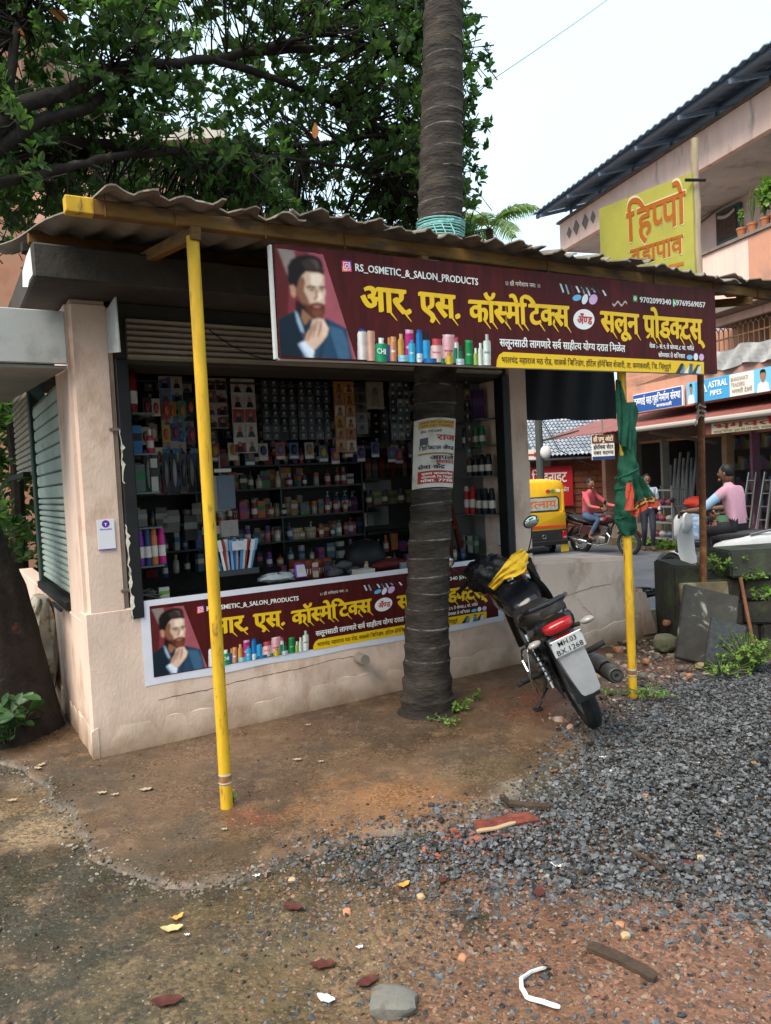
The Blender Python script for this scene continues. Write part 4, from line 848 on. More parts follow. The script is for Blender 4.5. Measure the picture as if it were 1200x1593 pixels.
# lower banner: the same print with a white border, pasted on the front wall
lb = kthing('wall_banner', 'lower maroon shop banner with white border fixed to the wall below the counter', 'banner')
def lb_pt(a, b, l):
    z0 = 0.375 + 0.0 * a; z1 = 0.772; return (0.335 + 2.46 * a, -0.004 - l - 0.0015 * math.sin(9 * a) ** 2, z0 + (z1 - z0) * b)
mb = MB(); rows = []
for i in range(41):
    s = 0.285 + 2.56 * i / 40; wv = 0.002 * math.sin(9 * (s - .335) / 2.46) ** 2; sag = 0.004 * math.sin(i * .7)
    rows.append([(s, -0.0025 - wv, 0.332 + sag), (s, -0.0025 - wv, 0.805), (s, -0.001, 0.805), (s, -0.001, 0.332 + sag)])
mb.loft(rows); mb.build('sheet', mat('white_vinyl', (0.70, 0.69, 0.76), 0.5, var=0.06), lb, smooth=None)
mb = MB(); n = 40; mb.loft([[lb_pt(i / n, 0, 0), lb_pt(i / n, 1, 0)] for i in range(n + 1)], close=False); mb.build('print_ground', MAROON, lb, smooth=None, fix=False)
lay_design(lb_pt, lb)
# payment cards (the square code itself is left out)
def pay_card(label, s, t, z, w, h, purple=True, rz=0.0, flat=None):
    o = kthing('payment_card', label, 'card', s, t, z, rz=rz)
    MB().box((-w / 2, -0.003, 0), (w / 2, 0, h)).build('card', mat('card_white', (0.72, 0.72, 0.76), 0.5), o, bevel=0.001)
    pm = ink('5f259f') if purple else ink('3a3a3a'); f = lambda x, y: (x, y)
    MB().poly([(x, -0.0036, y) for x, y in blobby(0, h * 0.86, w * 0.22, w * 0.22, f, 20)]).build('round_mark', pm, o, smooth=None)
    for q in ([(-.10, .05), (.08, .05), (.08, .02), (.02, .02), (.02, -.12), (-.03, -.12), (-.03, .02), (-.10, .02)],): MB().poly([(x * w, -0.0042, h * 0.86 + y * w) for x, y in q]).build('glyph_mark', ink('f4f2f8'), o, smooth=None)
    P = lambda a, b, l: (a, -0.0034 - l, b); lettering('lettering', 'PhonePe', pm, P, (-w * .34, h * .66), (w * .34, h * .66), h * .055, o, 0.022)
    MB().box((-w / 2 + .0005, -0.0035, 0.002), (w / 2 - .0005, -0.0005, h * 0.05)).build('foot_stripe', pm, o); return o
pay_card('white payment card with purple mark stuck on the corner pillar', 0.135, -0.002, 1.10, 0.09, 0.165)
pay_card('grey payment card with round mark on the inner side lining of the shop', 2.985, 0.14, 0.86, 0.09, 0.17, False, rz=-math.pi / 2)
# ================================================================= goods in the shop
def lathe_mesh(prof, m, n=12): mb = MB(); mb.lathe(prof, n); return mb.mesh('body', m)
def goods(name, label, cat, group, parts, s, t, z, rz=0.0, sc=1.0):
    """parts: list of (part name, mesh); one mesh -> a single object"""
    if len(parts) == 1: o = obj(name, parts[0][1], None, K(s, t, z), (0, 0, KA + rz))
    else:
        o = obj(name, None, None, K(s, t, z), (0, 0, KA + rz))
        for pn, me in parts: obj(pn, me, o)
    o.scale = (sc, sc, sc); return tag(o, label, cat, group)
def gm(h, rough=0.4): return mat('goods_' + h, tuple(c * 0.8 for c in hexc(h)), rough, var=0.12, vscale=30)
def bottle_parts(h, r, col, cap, kind='pump'):
    H = h * 0.74; body = lathe_mesh([(r * .9, 0), (r, 0.006), (r, H * .8), (r * .8, H * .93), (r * .38, H)], gm(col))
    if kind == 'pump': cp = MB().lathe([(r * .4, H), (r * .4, H + h * .06), (r * .12, H + h * .07), (r * .12, h * .95)], 8).box((-r * .15, -r * .9, h * .93), (r * .15, r * .2, h)).mesh('cap', gm(cap))
    elif kind == 'can': body = lathe_mesh([(r, 0), (r, h * .78), (r * .8, h * .82)], gm(col)); cp = lathe_mesh([(r * .82, h * .82), (r * .82, h * .95), (r * .6, h)], gm(cap))
    elif kind == 'jar': body = lathe_mesh([(r, 0), (r * 1.03, .004), (r, h * .68), (r * .9, h * .7)], gm(col), 14); cp = lathe_mesh([(r * 1.03, h * .7), (r * 1.03, h * .98), (r * .95, h)], gm(cap), 14)
    else: cp = lathe_mesh([(r * .5, H), (r * .5, h), (r * .3, h)], gm(cap))
    lab = MB().lathe([(r * 1.012, h * .22), (r * 1.012, h * .52)], 12).mesh('label_band', gm('cfc7b8' if kind != 'can' else 'e8e0d8'))
    return [('body', body), ('cap', cp), ('label_band', lab)]
G_BACK = 'goods on the back wall shelves'
def row(s0, s1, z, t, items, gap, name, label, cat, jit=0.01):
    s = s0; i = 0; rr = random.Random(int(s0 * 100 + z * 1000))
    while s < s1:
        it = items[i % len(items)]; goods(name, label, cat, G_BACK, it, s, t + rr.uniform(-jit, jit), z + 0.001, rr.uniform(-.4, .4)); s += gap * rr.uniform(.95, 1.15); i += 1
silver = bottle_parts(.135, .030, '8f8c86', 'a8a49c', 'can'); grey = bottle_parts(.125, .028, '6f6c68', 'b0aaa0', 'can'); white = bottle_parts(.14, .028, 'b5b0a6', '57524c')
row(0.98, 1.60, SHZ[3], 1.14, [silver, grey, silver, white], .075, 'spray_can', 'silver grey spray can on the top back shelf of the shop', 'spray can')
row(1.72, 1.98, SHZ[3], 1.14, [bottle_parts(.16, .026, '2a2622', 'b8b2a6', 'plain')], .07, 'bottle', 'dark bottle with pale cap on the top back shelf', 'bottle')
row(1.02, 1.12, SHZ[2], 1.14, [bottle_parts(.09, .032, '8a4a34', 'c08a70', 'jar')], .08, 'jar', 'copper coloured jar on the second back shelf', 'jar')
def carton(w, d, h, col, band):
    return [('box', MB().box((-w / 2, -d / 2, 0), (w / 2, d / 2, h)).mesh('box', gm(col), bevel=.002)), ('label_band', MB().box((-w / 2 - .0008, -d / 2 - .0008, h * .45), (w / 2 + .0008, d / 2 - .01, h * .72)).mesh('label_band', gm(band)))]
row(1.18, 1.42, SHZ[2], 1.12, [carton(.075, .05, .13, '3d5468', 'a9b4ba'), carton(.06, .05, .12, '9a958c', '5a5650'), carton(.11, .06, .11, 'a9a49a', '6e685f')], .12, 'carton', 'small grey blue carton on the second back shelf', 'box')
row(1.56, 1.85, SHZ[2], 1.12, [carton(.06, .05, .14, '8a4a1e', 'b57a3a'), carton(.09, .05, .15, 'a0622a', 'c69a5a')], .10, 'carton', 'orange brown carton on the second back shelf', 'box')
row(0.9, 1.98, SHZ[1], 1.12, [bottle_parts(.095, .033, '9a7a66', 'b59a84', 'jar'), bottle_parts(.07, .034, '8d5f4e', 'a88470', 'jar'), bottle_parts(.10, .032, 'a59a86', '80705c', 'jar')], .082, 'cream_jar', 'pinkish brown cream jar on the third back shelf', 'jar')
row(1.0, 1.85, SHZ[1], 1.20, [bottle_parts(.14, .033, '8a6a58', 'a58a76', 'jar'), bottle_parts(.15, .030, '94806a', '8a7660', 'jar')], .085, 'cream_jar', 'tall cream jar behind the small jars on the third back shelf', 'jar')
row(2.02, 2.28, SHZ[1], 1.10, [bottle_parts(.17, .030, '3c566c', 'a9b8c0'), bottle_parts(.16, .030, '46647a', '90a4ae')], .07, 'pump_bottle', 'blue pump bottle on the third back shelf', 'bottle')
row(1.15, 1.7, SHZ[0], 1.10, [carton(.09, .06, .09, '57504a', '9a938a'), carton(.08, .06, .11, '3a3834', '7a746c')], .13, 'carton', 'dark carton on the lowest back shelf', 'box')
row(1.72, 1.9, SHZ[0], 1.08, [bottle_parts(.085, .045, 'a58a74', 'b9a894', 'jar')], .11, 'wide_jar', 'wide beige jar on the lowest back shelf', 'jar')
row(1.95, 2.28, SHZ[0], 1.10, [carton(.10, .07, .10, '7a2f22', 'b08a6a'), carton(.09, .06, .12, '6e5a4a', 'a89880')], .12, 'carton', 'reddish brown carton on the lowest back shelf', 'box')
row(2.42, 2.9, 1.42, 1.14, [carton(.05, .07, .17, '5a2a16', '7a4024'), carton(.05, .07, .16, '2f2622', '5e4a3a')], .055, 'book_box', 'upright brown box in the corner shelf', 'box')
row(2.42, 2.9, 1.2, 1.14, [bottle_parts(.12, .028, '7a5a3a', '3a6a86', 'plain'), carton(.07, .06, .11, '8a7a62', '5a6a3a')], .075, 'mixed_pack', 'small bottle or pack on the lower corner shelf', 'bottle')
row(2.42, 2.9, 1.62, 1.14, [carton(.12, .08, .10, '4a463e', '8a8274')], .14, 'carton', 'grey carton on the top corner shelf', 'box')
# strips of sachets hanging from the rail: sheets of little cards
def sachet_strip(label, s, t, ztop, cols, rows, w, h, pal, inner, name='sachet_strip', rz=0.0):
    o = kthing(name, label, 'sachets', s, t, ztop, 'sachet strips hanging under the shutter', rz)
    MB().box((0, 0, -rows * h), (cols * w, .003, 0)).build('backing', gm(pal[0], .3), o)
    rr = random.Random(int(s * 991)); meshes = []
    for p in pal:
        mb = MB(); mb.box((w * .04, -.004, h * .05), (w * .96, -.001, h * .95))
        mb.ell((w * .5, -.005, h * .62), (w * .17, .002, h * .19), 8, 5, 1); mb.prism([(w * .2, h * .08), (w * .8, h * .08), (w * .66, h * .45), (w * .34, h * .45)], -.006, -.004, 'xz', 2)
        meshes.append(mb.mesh('sachet', [gm(p, .25), gm(inner[0], .3), gm(inner[1], .3)]))
    for i in range(cols):
        for j in range(rows):
            if rr.random() < .03: continue
            obj('sachet', meshes[rr.randrange(len(meshes))], o, (i * w, -.002 * rr.random(), -(j + 1) * h), (rr.uniform(-.12, .12), 0, rr.uniform(-.05, .05)))
    return o
skin = ('9a6b54', '1c1614')
sachet_strip('hanging strip of white hair dye sachets beside the corner pillar', .62, .60, 2.13, 2, 6, .075, .083, ['a8a39a', '9a958c', '3f5f88'], skin)
sachet_strip('hanging sachet strip half hidden by the yellow post', .92, .62, 2.13, 2, 4, .075, .083, ['8f8a84', '5a3a34'], skin)
sachet_strip('two column strip of white sachets with dark haired portraits', 1.10, .62, 2.13, 2, 5, .085, .10, ['b5afa6', 'a8a098', '8a2a2a'], skin)
for i in range(4): sachet_strip('curtain of black sachet strips hanging in the shop', 1.31 + i * .135, .62 + .01 * (i % 2), 2.13, 2, 8, .066, .052, ['1a1a1c', '2a2a2c', '121214', '3a3a3c'], ('8a8a88', '55555a'))
sachet_strip('hanging sheet of orange and cream sachets', 1.86, .60, 2.13, 2, 6, .085, .085, ['a87832', 'b5a68e', '9a6a40'], ('6e2a20', '7a4a24'))
sachet_strip('hanging strip of clear packs beside the orange sachets', 2.06, .66, 2.13, 1, 5, .11, .075, ['8a867c', '6a665e'], ('3a3834', '57534c'))
sachet_strip('pale card of clips hanging in front of brown cartons', 2.12, .58, 2.13, 1, 1, .15, .20, ['8f8776'], ('6a5a44', '7d7462'))
sachet_strip('strip of black and white blade packs beside the palm trunk', 2.30, .55, 2.13, 3, 7, .06, .062, ['2e2e30', '6a6a68', '4a4a4c'], ('a8a8a6', '1a1a1c'))
sachet_strip('narrow strip of packs hanging behind the palm trunk', 2.74, .22, 2.13, 1, 7, .06, .085, ['3a3834', '8a7444', '1e1e20'], ('9a958c', '4a3a2a'))
# dark top cartons behind the sachets
for s, w, c in ((.35, .22, '6a5e50'), (.62, .2, '5a5248'), (1.95, .34, '5e4c38'), (2.40, .26, '4e4234')):
    goods('storage_carton', 'brown storage carton pushed up under the shop ceiling', 'box', 'cartons under the ceiling', carton(w, .2, .26, c, '4a4036'), s + w / 2, 1.14, 1.76)
# near left shelves beside the corner pillar
G_NEAR = 'goods on the shelf beside the corner pillar'
def near(name, label, cat, parts, s, t, z, rz=0.0): goods(name, label, cat, G_NEAR, parts, s, t, z + .001, rz)
near('spray_can', 'tall red spray can beside the corner pillar', 'spray can', bottle_parts(.24, .03, '8f2018', '5a1410', 'can'), .36, .2, 1.85)
near('carton', 'blue and black carton beside the corner pillar', 'box', carton(.06, .05, .16, '2f6fae', '14181c'), .365, .2, 1.62)
near('tube', 'white and pink tube beside the blue carton', 'tube', bottle_parts(.14, .022, 'c23a5a', 'd8d4d0', 'plain'), .445, .2, 1.62)
near('carton', 'green and grey carton on the pillar shelf', 'box', carton(.07, .05, .16, '5a6a60', '1f7a4a'), .365, .2, 1.4)
near('speaker_pack', 'white pack with four round openings on the pillar shelf', 'box', carton(.04, .03, .19, 'b5b2aa', '2a2a2a'), .45, .18, 1.4)
for i, c in enumerate(('d0764a', 'c8288a', '7a2a9a', '2a3f6e')):
    near('tall_bottle', ['orange bottle on the low pillar shelf', 'magenta bottle on the low pillar shelf', 'purple bottle on the low pillar shelf', 'dark blue bottle on the low pillar shelf'][i], 'bottle', bottle_parts(.21, .021, c, c, 'can'), (.43, .475, .345, .385)[i], .2 - .03 * (i > 1), .98)
near('carton', 'grey box above the bottles beside the pillar', 'box', carton(.07, .05, .10, '6a6862', '8a8880'), .37, .24, 1.2)
for i in range(7):
    goods('hair_accessory_pack', 'dark hanging pack with a silver edge beside the pillar shelf', 'pack', 'packs hanging near the pillar',
          [('card', MB().box((-.022, 0, -.24), (.022, .004, 0)).mesh('card', gm(['1a1a1a', '3a3836', '222224'][i % 3]))), ('insert', MB().ell((0, -.006, -.12), (.014, .008, .09), 8, 6).mesh('insert', gm(['8a8a88', '2a2826', '6a6864'][i % 3], .2)))], .50 + i * .055, .52 + .01 * (i % 2), 1.63)
for i, (s, z, w, h, c) in enumerate(((.62, 1.28, .10, .14, '5a5852'), (.56, 1.30, .07, .13, '3c3a36'), (.74, 1.24, .08, .16, '2e2c2a'))):
    goods('hanging_box', 'small dark boxed item hanging below the pillar packs', 'box', 'packs hanging near the pillar', carton(w, .04, h, c, '7a766e'), s, .52, z - h)
# cluster of cards, combs and brushes on the counter stand
goods('card_rack', 'rack of pale printed cards hanging beside the yellow post', 'rack', None, [('rod', MB().tube([(0, 0, -.55), (0, 0, .1)], .005, 6).mesh('rod', gm('8a8a88')))] + [('card', MB().box((-.09 + i * .03, -.01 * i - .01, -.25 + .01 * i), (.02 + i * .03, -.01 * i - .006, -.02)).mesh('card', gm(['6a7684', '9a928a', '5e6a7a'][i]))) for i in range(3)] +
      [('header', MB().box((-.05, -.04, 0), (.06, -.036, .022)).mesh('header', gm('c8c4bc')))], .90, .35, 1.50)
goods('boxed_goods', 'pale boxed packs hanging under the card rack', 'box', None, [('box', MB().box((-.1, -.02, 0), (.02, .02, .05)).mesh('box', gm('b0aaa6'))), ('box', MB().box((.0, -.05, -.02), (.11, -.01, .08)).mesh('box', gm('8f8886')))], .86, .32, 1.12)
brush = ['2a5fa8', 'c8ccd0', '3a86c8', 'e4e6e8', 'b03a30', 'd4d8dc', '6aa6d8']
for i in range(14):
    mb = MB(); mb.box((-.007, -.004, 0), (.007, .004, .17)).box((-.012, -.006, .12), (.012, .006, .19))
    o = obj('brush', mb.mesh('brush', gm(brush[i % 7])), None, K(.80 + .017 * i, .22 + .012 * (i % 3), .89 + .005 * (i % 2)), (R(-6), R(-14 + 2.4 * i), KA)); tag(o, 'blue or white handled brush standing in the counter stand', 'brush', 'brushes in the counter stand')
goods('display_stand', 'clear counter stand that holds the brushes', 'stand', None, [('tray', MB().box((-.15, -.05, 0), (.15, .06, .012)).box((-.15, -.05, .012), (.15, -.045, .035)).mesh('tray', gm('3a3f46')))], .91, .24, SL + .09)
goods('price_card', 'small white card propped among the brushes', 'card', None, [('card', MB().box((-.045, -.002, 0), (.045, .002, .055)).mesh('card', gm('d8d8de')))], .93, .17, 1.02, .2)
# counter-top goods
CT = SL - .008
o = goods('purple_stand', 'small purple edged payment stand on the counter', 'stand', None, [('frame', MB().hexa([(-.04, -.01, 0), (.04, -.01, 0), (.045, .03, 0), (-.045, .03, 0), (-.035, .02, .09), (.035, .02, .09), (.035, .03, .09), (-.035, .03, .09)]).mesh('frame', gm('6a3fa8'), bevel=.004)),
      ('face', MB().hexa([(-.033, -.0115, .008), (.033, -.0115, .008), (.033, -.008, .008), (-.033, -.008, .008), (-.028, .0145, .082), (.028, .0145, .082), (.028, .02, .082), (-.028, .02, .082)]).mesh('face', gm('c4c2cc')))], 1.36, .22, CT + .03)
goods('plastic_parcel', 'crumpled clear plastic parcel on the counter', 'parcel', None, [('wrap', MB().ell((0, 0, .028), (.13, .06, .028), 16, 8).jitter(.007).mesh('wrap', gm('b4bcc4', .2), smooth=20))], 1.19, .24, CT + .02)
goods('clip_pack', 'white and green pack of clips at the counter end', 'pack', None, carton(.06, .02, .075, 'c6c8c0', '7aa83a'), .47, .2, CT)
for i in range(9):
    pts = [(random.uniform(-.09, .09), random.uniform(-.05, .05), random.uniform(.0, .07)) for _ in range(5)]
    o = obj('cord_bundle', MB().tube(pts, .004, 5).mesh('cord', gm('57504a' if i % 3 else '8a847c')), None, K(.36, .2, CT + .005), (0, 0, KA)); tag(o, 'tangled cord in the pile at the counter end', 'cord', 'tangle at the counter end')
for i in range(5): goods('notebook', 'white notebook in a pile on the counter', 'notebook', 'notebooks on the counter', [('pad', MB().box((-.07, -.05, 0), (.07, .05, .008)).mesh('pad', gm('c9c6bf')))], 1.80, .20, CT + .0085 * i, random.uniform(-.08, .08))
for i in range(3): goods('grey_pouch', 'grey cloth pouch beside the notebooks', 'pouch', 'pouches on the counter', [('pouch', MB().ell((0, 0, .03), (.06, .04, .03), 12, 8).jitter(.003).mesh('pouch', gm('4a4c50', .8)))], 1.62 + .07 * i, .25, CT + .045 * (i == 1))
for i in range(6): goods('red_tub', 'reddish tub standing behind the counter', 'tub', 'tubs behind the counter', bottle_parts(.12, .04, '6e2a1e', '7e3a2a', 'jar'), 1.42 + .07 * (i % 4), .40 + .05 * (i // 4), CT, 0)
goods('red_bag', 'dark red bag on the counter beside the palm trunk', 'bag', None, [('bag', MB().ell((0, 0, .04), (.14, .06, .045), 14, 8).jitter(.006).mesh('bag', gm('5a1614', .6)))], 2.05, .26, CT)
goods('orange_sponge', 'orange sponge on the counter close to the palm trunk', 'sponge', None, [('sponge', MB().ell((0, 0, .03), (.06, .04, .035), 12, 8).jitter(.008).mesh('sponge', gm('8a4a2a', .9), smooth=None))], 2.22, .24, CT)
goods('round_tin', 'small shiny tin next to the orange sponge', 'tin', None, [('tin', lathe_mesh([(.028, 0), (.028, .05), (.024, .055)], gm('8a8c8e', .2)))], 2.13, .2, CT)
goods('leather_stool', 'dark bag slumped behind the counter', 'bag', None, [('bag', MB().ell((0, 0, .1), (.16, .12, .14), 14, 9).jitter(.006).mesh('bag', gm('1a1a20', .6)))], 1.95, .42, CT - .02)
# right lining shelves
G_R = 'goods on the glass shelves of the side lining'
def right(name, label, cat, parts, t, z, s=2.9): goods(name, label, cat, G_R, parts, s, t, z + .001, random.uniform(-.3, .3))
right('shampoo_carton', 'purple carton on the top glass shelf', 'box', carton(.10, .13, .22, '5a4470', '6e5a86'), .30, RSZ[3], 2.9)
for i, (c, cp) in enumerate((('2f7a48', '3a8a54'), ('3a8452', '4a945e'), ('a8323a', 'd8d0c8'), ('2a2a2c', '1c1c1e'))): right('deodorant_can', ['green deodorant can on the second glass shelf', 'green deodorant can on the second glass shelf', 'red deodorant can on the second glass shelf', 'black deodorant can on the second glass shelf'][i], 'spray can', bottle_parts(.15, .024, c, cp, 'can'), .22 + .07 * i, RSZ[2], 2.9)
for i, (c, cp) in enumerate((('1a1a1c', '26262a'), ('26262a', '1a1a1c'), ('1c1c20', '3a3a3c'), ('5a3a24', '6e4a30'))): right('perfume_bottle', ['black perfume bottle on the third glass shelf'] * 3 and ('brown perfume bottle on the third glass shelf' if i == 3 else 'black perfume bottle on the third glass shelf'), 'bottle', bottle_parts(.16, .026, c, cp, 'can'), .16 + .075 * i, RSZ[1], 2.9)
for i, (c, cp) in enumerate((('141416', '202022'), ('1c1c20', '2a2a2e'), ('26262c', '141416'), ('c02a26', 'b02420'), ('b8302a', 'd8d4cc'))): right('body_spray', 'red body spray can on the lowest glass shelf' if i > 2 else 'black body spray can on the lowest glass shelf', 'spray can', bottle_parts(.19 + .02 * (i > 2), .026, c, cp, 'can'), .14 + .075 * i, RSZ[0], 2.9)
for i in range(5): right('file_box', 'narrow green or white carton under the lowest glass shelf', 'box', carton(.03, .06, .13, ['3f6a4a', 'a8a8a0', '2a3a30', 'b8b8b2', '35506a'][i], '8a8a84'), .34 + .045 * i, CT + .04, 2.88)
goods('wooden_stand', 'red brown wooden stand leaning inside the shop behind the palm', 'stand', None, [('leg', MB().beam((0, 0, 0), (-.10, 0, .62), .03, .03).mesh('leg', gm('5a2418'))), ('leg', MB().beam((.10, 0, 0), (-.05, 0, .62), .03, .03).mesh('leg', gm('5a2418'))), ('crossbar', MB().beam((-.04, -.002, .25), (.06, -.002, .25), .03, .028).mesh('crossbar', gm('6a2c1e')))], 2.72, .42, CT)

# crowd the shelves: assorted packs in front of and between the rows
PALG = ['8a2f3a', '2f5f8a', 'b08a3a', '3f7a4a', '7a4a8a', 'b5aca0', '2a2a2e', 'c0643a', '9a9690', '4a6a7a', '8a6a4a', 'c8b8a0', '5a2a4a', '3a3f6a', 'a84a5a']
VAR = {}
def assorted(rr_):
    kd = rr_.choice(['can', 'plain', 'jar', 'pump', 'box', 'box']); c = rr_.choice(PALG); c2 = rr_.choice(PALG); key = (kd, c, c2)
    if key not in VAR: VAR[key] = carton(rr_.uniform(.035, .075), .04, rr_.uniform(.08, .14), c, c2) if kd == 'box' else bottle_parts(rr_.uniform(.085, .14), rr_.uniform(.017, .026), c, c2, kd)
    return VAR[key]
ra = random.Random(77)
for zi, z in enumerate(SHZ):
    s = .36
    while s < 2.28:
        if not (.86 < s < .9): goods('assorted_pack', ['assorted small pack at the front of the lowest back shelf', 'assorted small pack at the front of the third back shelf', 'assorted small pack at the front of the second back shelf', 'assorted small pack at the front of the top back shelf'][zi], 'pack', 'assorted packs on the back shelves', assorted(ra), s, 1.065, z + .001, ra.uniform(-.5, .5))
        s += ra.uniform(.05, .11)
for s in np.arange(.6, 2.9, .085): goods('floor_stock', 'assorted stock standing under the lowest shelf behind the counter', 'pack', 'stock behind the counter', assorted(ra), float(s), 1.0 + ra.uniform(-.06, .06), .80 + ra.uniform(0, .03), ra.uniform(-.5, .5))
for s in np.arange(1.30, 2.85, .075):
    if not 1.72 < s < 1.88: goods('counter_pack', 'assorted small pack crowded on the shop counter', 'pack', 'packs on the counter', assorted(ra), float(s), .36 + ra.uniform(-.05, .08), CT, ra.uniform(-.6, .6), .8)
for i, s in enumerate(np.arange(1.0, 2.75, .115)):
    c = ra.choice(PALG); o = goods('hanging_card', 'small blister card hanging in the row below the sachet strips', 'card', 'hanging blister cards', [('card', MB().box((-.035, 0, -.12), (.035, .003, 0)).mesh('card', gm(c))), ('blister', MB().ell((0, -.008, -.05), (.024, .012, .035), 8, 6).mesh('blister', gm(ra.choice(PALG), .15))), ('label_band', MB().box((-.033, -.002, -.115), (.033, -.0005, -.095)).mesh('label_band', gm('c9c2b6')))], float(s), .72 + ra.uniform(-.04, .04), 1.72 - ra.uniform(0, .08))
for i in range(26): goods('wall_pack', 'small hanging pack on the hooks beside the corner pillar', 'pack', 'packs on the pillar hooks', [('card', MB().box((-.025, 0, -.11), (.025, .003, 0)).mesh('card', gm(ra.choice(PALG)))), ('blister', MB().ell((0, -.008, -.06), (.016, .010, .035), 8, 6).mesh('blister', gm(ra.choice(PALG), .15)))], .52 + .058 * (i % 7) + ra.uniform(-.01, .01), .56 + ra.uniform(-.02, .04), 1.98 - .16 * (i // 7) + ra.uniform(-.02, .02))

PAL_D = [['1a1a1c', '3a3a3c', '8f8a84'], ['2a2420', '6a6258', 'a8a39a'], ['141416', '2e2e32', '5a3a34'], ['3f3a36', '9a958c', '24242a']]
for i, s in enumerate(np.arange(.56, 2.78, .17)): sachet_strip('dark sachet strip hanging in the back row under the shutter', float(s), .74 + .02 * (i % 3), 2.11, 2, 6 + i % 3, .075, .062, PAL_D[i % 4], (ra.choice(['a8a39a', '9a6b54', '8a8a88']), ra.choice(['1c1614', '57534c', '7a4a24'])))
# ================================================================= palm, tree, weeds
def leafy(name, col, col2, trans=0.35, rough=0.4):
    m = mat(name, col, rough, island=0.45, col2=col2, mask=(0.45, 0.6), mscale=2.5)
    nt = m.node_tree; b = nt.nodes['Principled BSDF']; o = nt.nodes['Material Output']; t = nt.nodes.new('ShaderNodeBsdfTranslucent'); x = nt.nodes.new('ShaderNodeMixShader'); x.inputs[0].default_value = trans
    src = b.inputs['Base Color'].links[0].from_socket; br = nt.nodes.new('ShaderNodeMixRGB'); br.blend_type = 'MULTIPLY'; br.inputs[0].default_value = 1.0; br.inputs[2].default_value = (1.5, 1.8, 0.8, 1); nt.links.new(src, br.inputs[1]); nt.links.new(br.outputs[0], t.inputs['Color'])
    nt.links.new(b.outputs[0], x.inputs[1]); nt.links.new(t.outputs[0], x.inputs[2]); nt.links.new(x.outputs[0], o.inputs['Surface']); return m
LEAF = leafy('tree_leaf', (0.080, 0.142, 0.046), (0.046, 0.092, 0.032), 0.5, 0.42)
WEED = leafy('weed_leaf', (0.17, 0.28, 0.05), (0.11, 0.20, 0.04), 0.3, 0.55)
FROND = leafy('palm_frond', (0.10, 0.16, 0.05), (0.14, 0.19, 0.07), 0.3, 0.5)
PBARK = mat('palm_bark', (0.048, 0.038, 0.031), 0.85, var=0.45, vscale=9, col2=(0.026, 0.020, 0.016), mask=(0.42, 0.58), mscale=4, bump=0.9, bscale=22, stretch=(1, 1, 3))
PBARKL = mat('palm_ring_scar', (0.13, 0.112, 0.096), 0.9, var=0.6, vscale=18, col2=(0.04, 0.032, 0.026), mask=(0.42, 0.56), mscale=11, bump=0.3)
BARK = mat('tree_bark', (0.024, 0.019, 0.016), 0.9, var=0.4, vscale=8, col2=(0.07, 0.06, 0.05), mask=(0.58, 0.72), mscale=7, bump=0.9, bscale=18)
# ---- coconut palm
PC = [(0.0, 0.195), (0.5, 0.215), (1.34, 0.285), (2.0, 0.34), (2.95, 0.415), (4.17, 0.49), (6.0, 0.56), (9.0, 0.62)]
PR = [(-0.1, 0.185), (0.05, 0.155), (0.25, 0.138), (0.6, 0.130), (1.34, 0.123), (2.95, 0.134), (4.17, 0.112), (6.0, 0.10), (9.0, 0.085)]
def lerp_t(tab, z):
    return float(np.interp(z, [a for a, _ in tab], [b for _, b in tab]))
def palm_c(z): return Vector((lerp_t(PC, z), 4.41 + 0.01 * z, z))
palm = thing('coconut_palm', 'tall ringed coconut palm trunk rising through the canopy in front of the shop', 'palm tree', (0, 0, 0))
mb = MB(); n = 28; rings = []; z = -0.1; scars = []; rr = random.Random(5)
while z < 9.0:
    step = 0.085 + 0.03 * rr.random(); c = palm_c(z); r = lerp_t(PR, z); tilt = rr.uniform(-.12, .12); ph = rr.uniform(0, 6)
    for dz, k in ((0.0, 1.02), (0.02, 0.975), (step * .55, 0.98), (step * .9, 1.012)):
        rings.append([Vector((c.x + math.cos(2 * math.pi * i / n) * r * (k + .012 * math.sin(3 * i + ph) + rr.uniform(-.006, .006)), c.y + math.sin(2 * math.pi * i / n) * r * (k + rr.uniform(-.006, .006)), z + dz + tilt * r * math.cos(2 * math.pi * i / n + ph))) for i in range(n)])
    if 0.3 < z < 8: scars.append((z, tilt, ph))
    z += step
mb.loft(rings, cap=True); mb.build('trunk', PBARK, palm, smooth=60)
for z, tilt, ph in scars:
    c = palm_c(z); r = lerp_t(PR, z); mb = MB()
    mb.loft([[Vector((c.x + math.cos(2 * math.pi * i / n) * r * kk, c.y + math.sin(2 * math.pi * i / n) * r * kk, z + dz + tilt * r * math.cos(2 * math.pi * i / n + ph))) for i in range(n)] for dz, kk in ((-.006, 1.005), (-.002, 1.024), (.002, 1.024), (.006, 1.005))], cap=False); mb.build('ring_scar', PBARKL, palm, smooth=60)
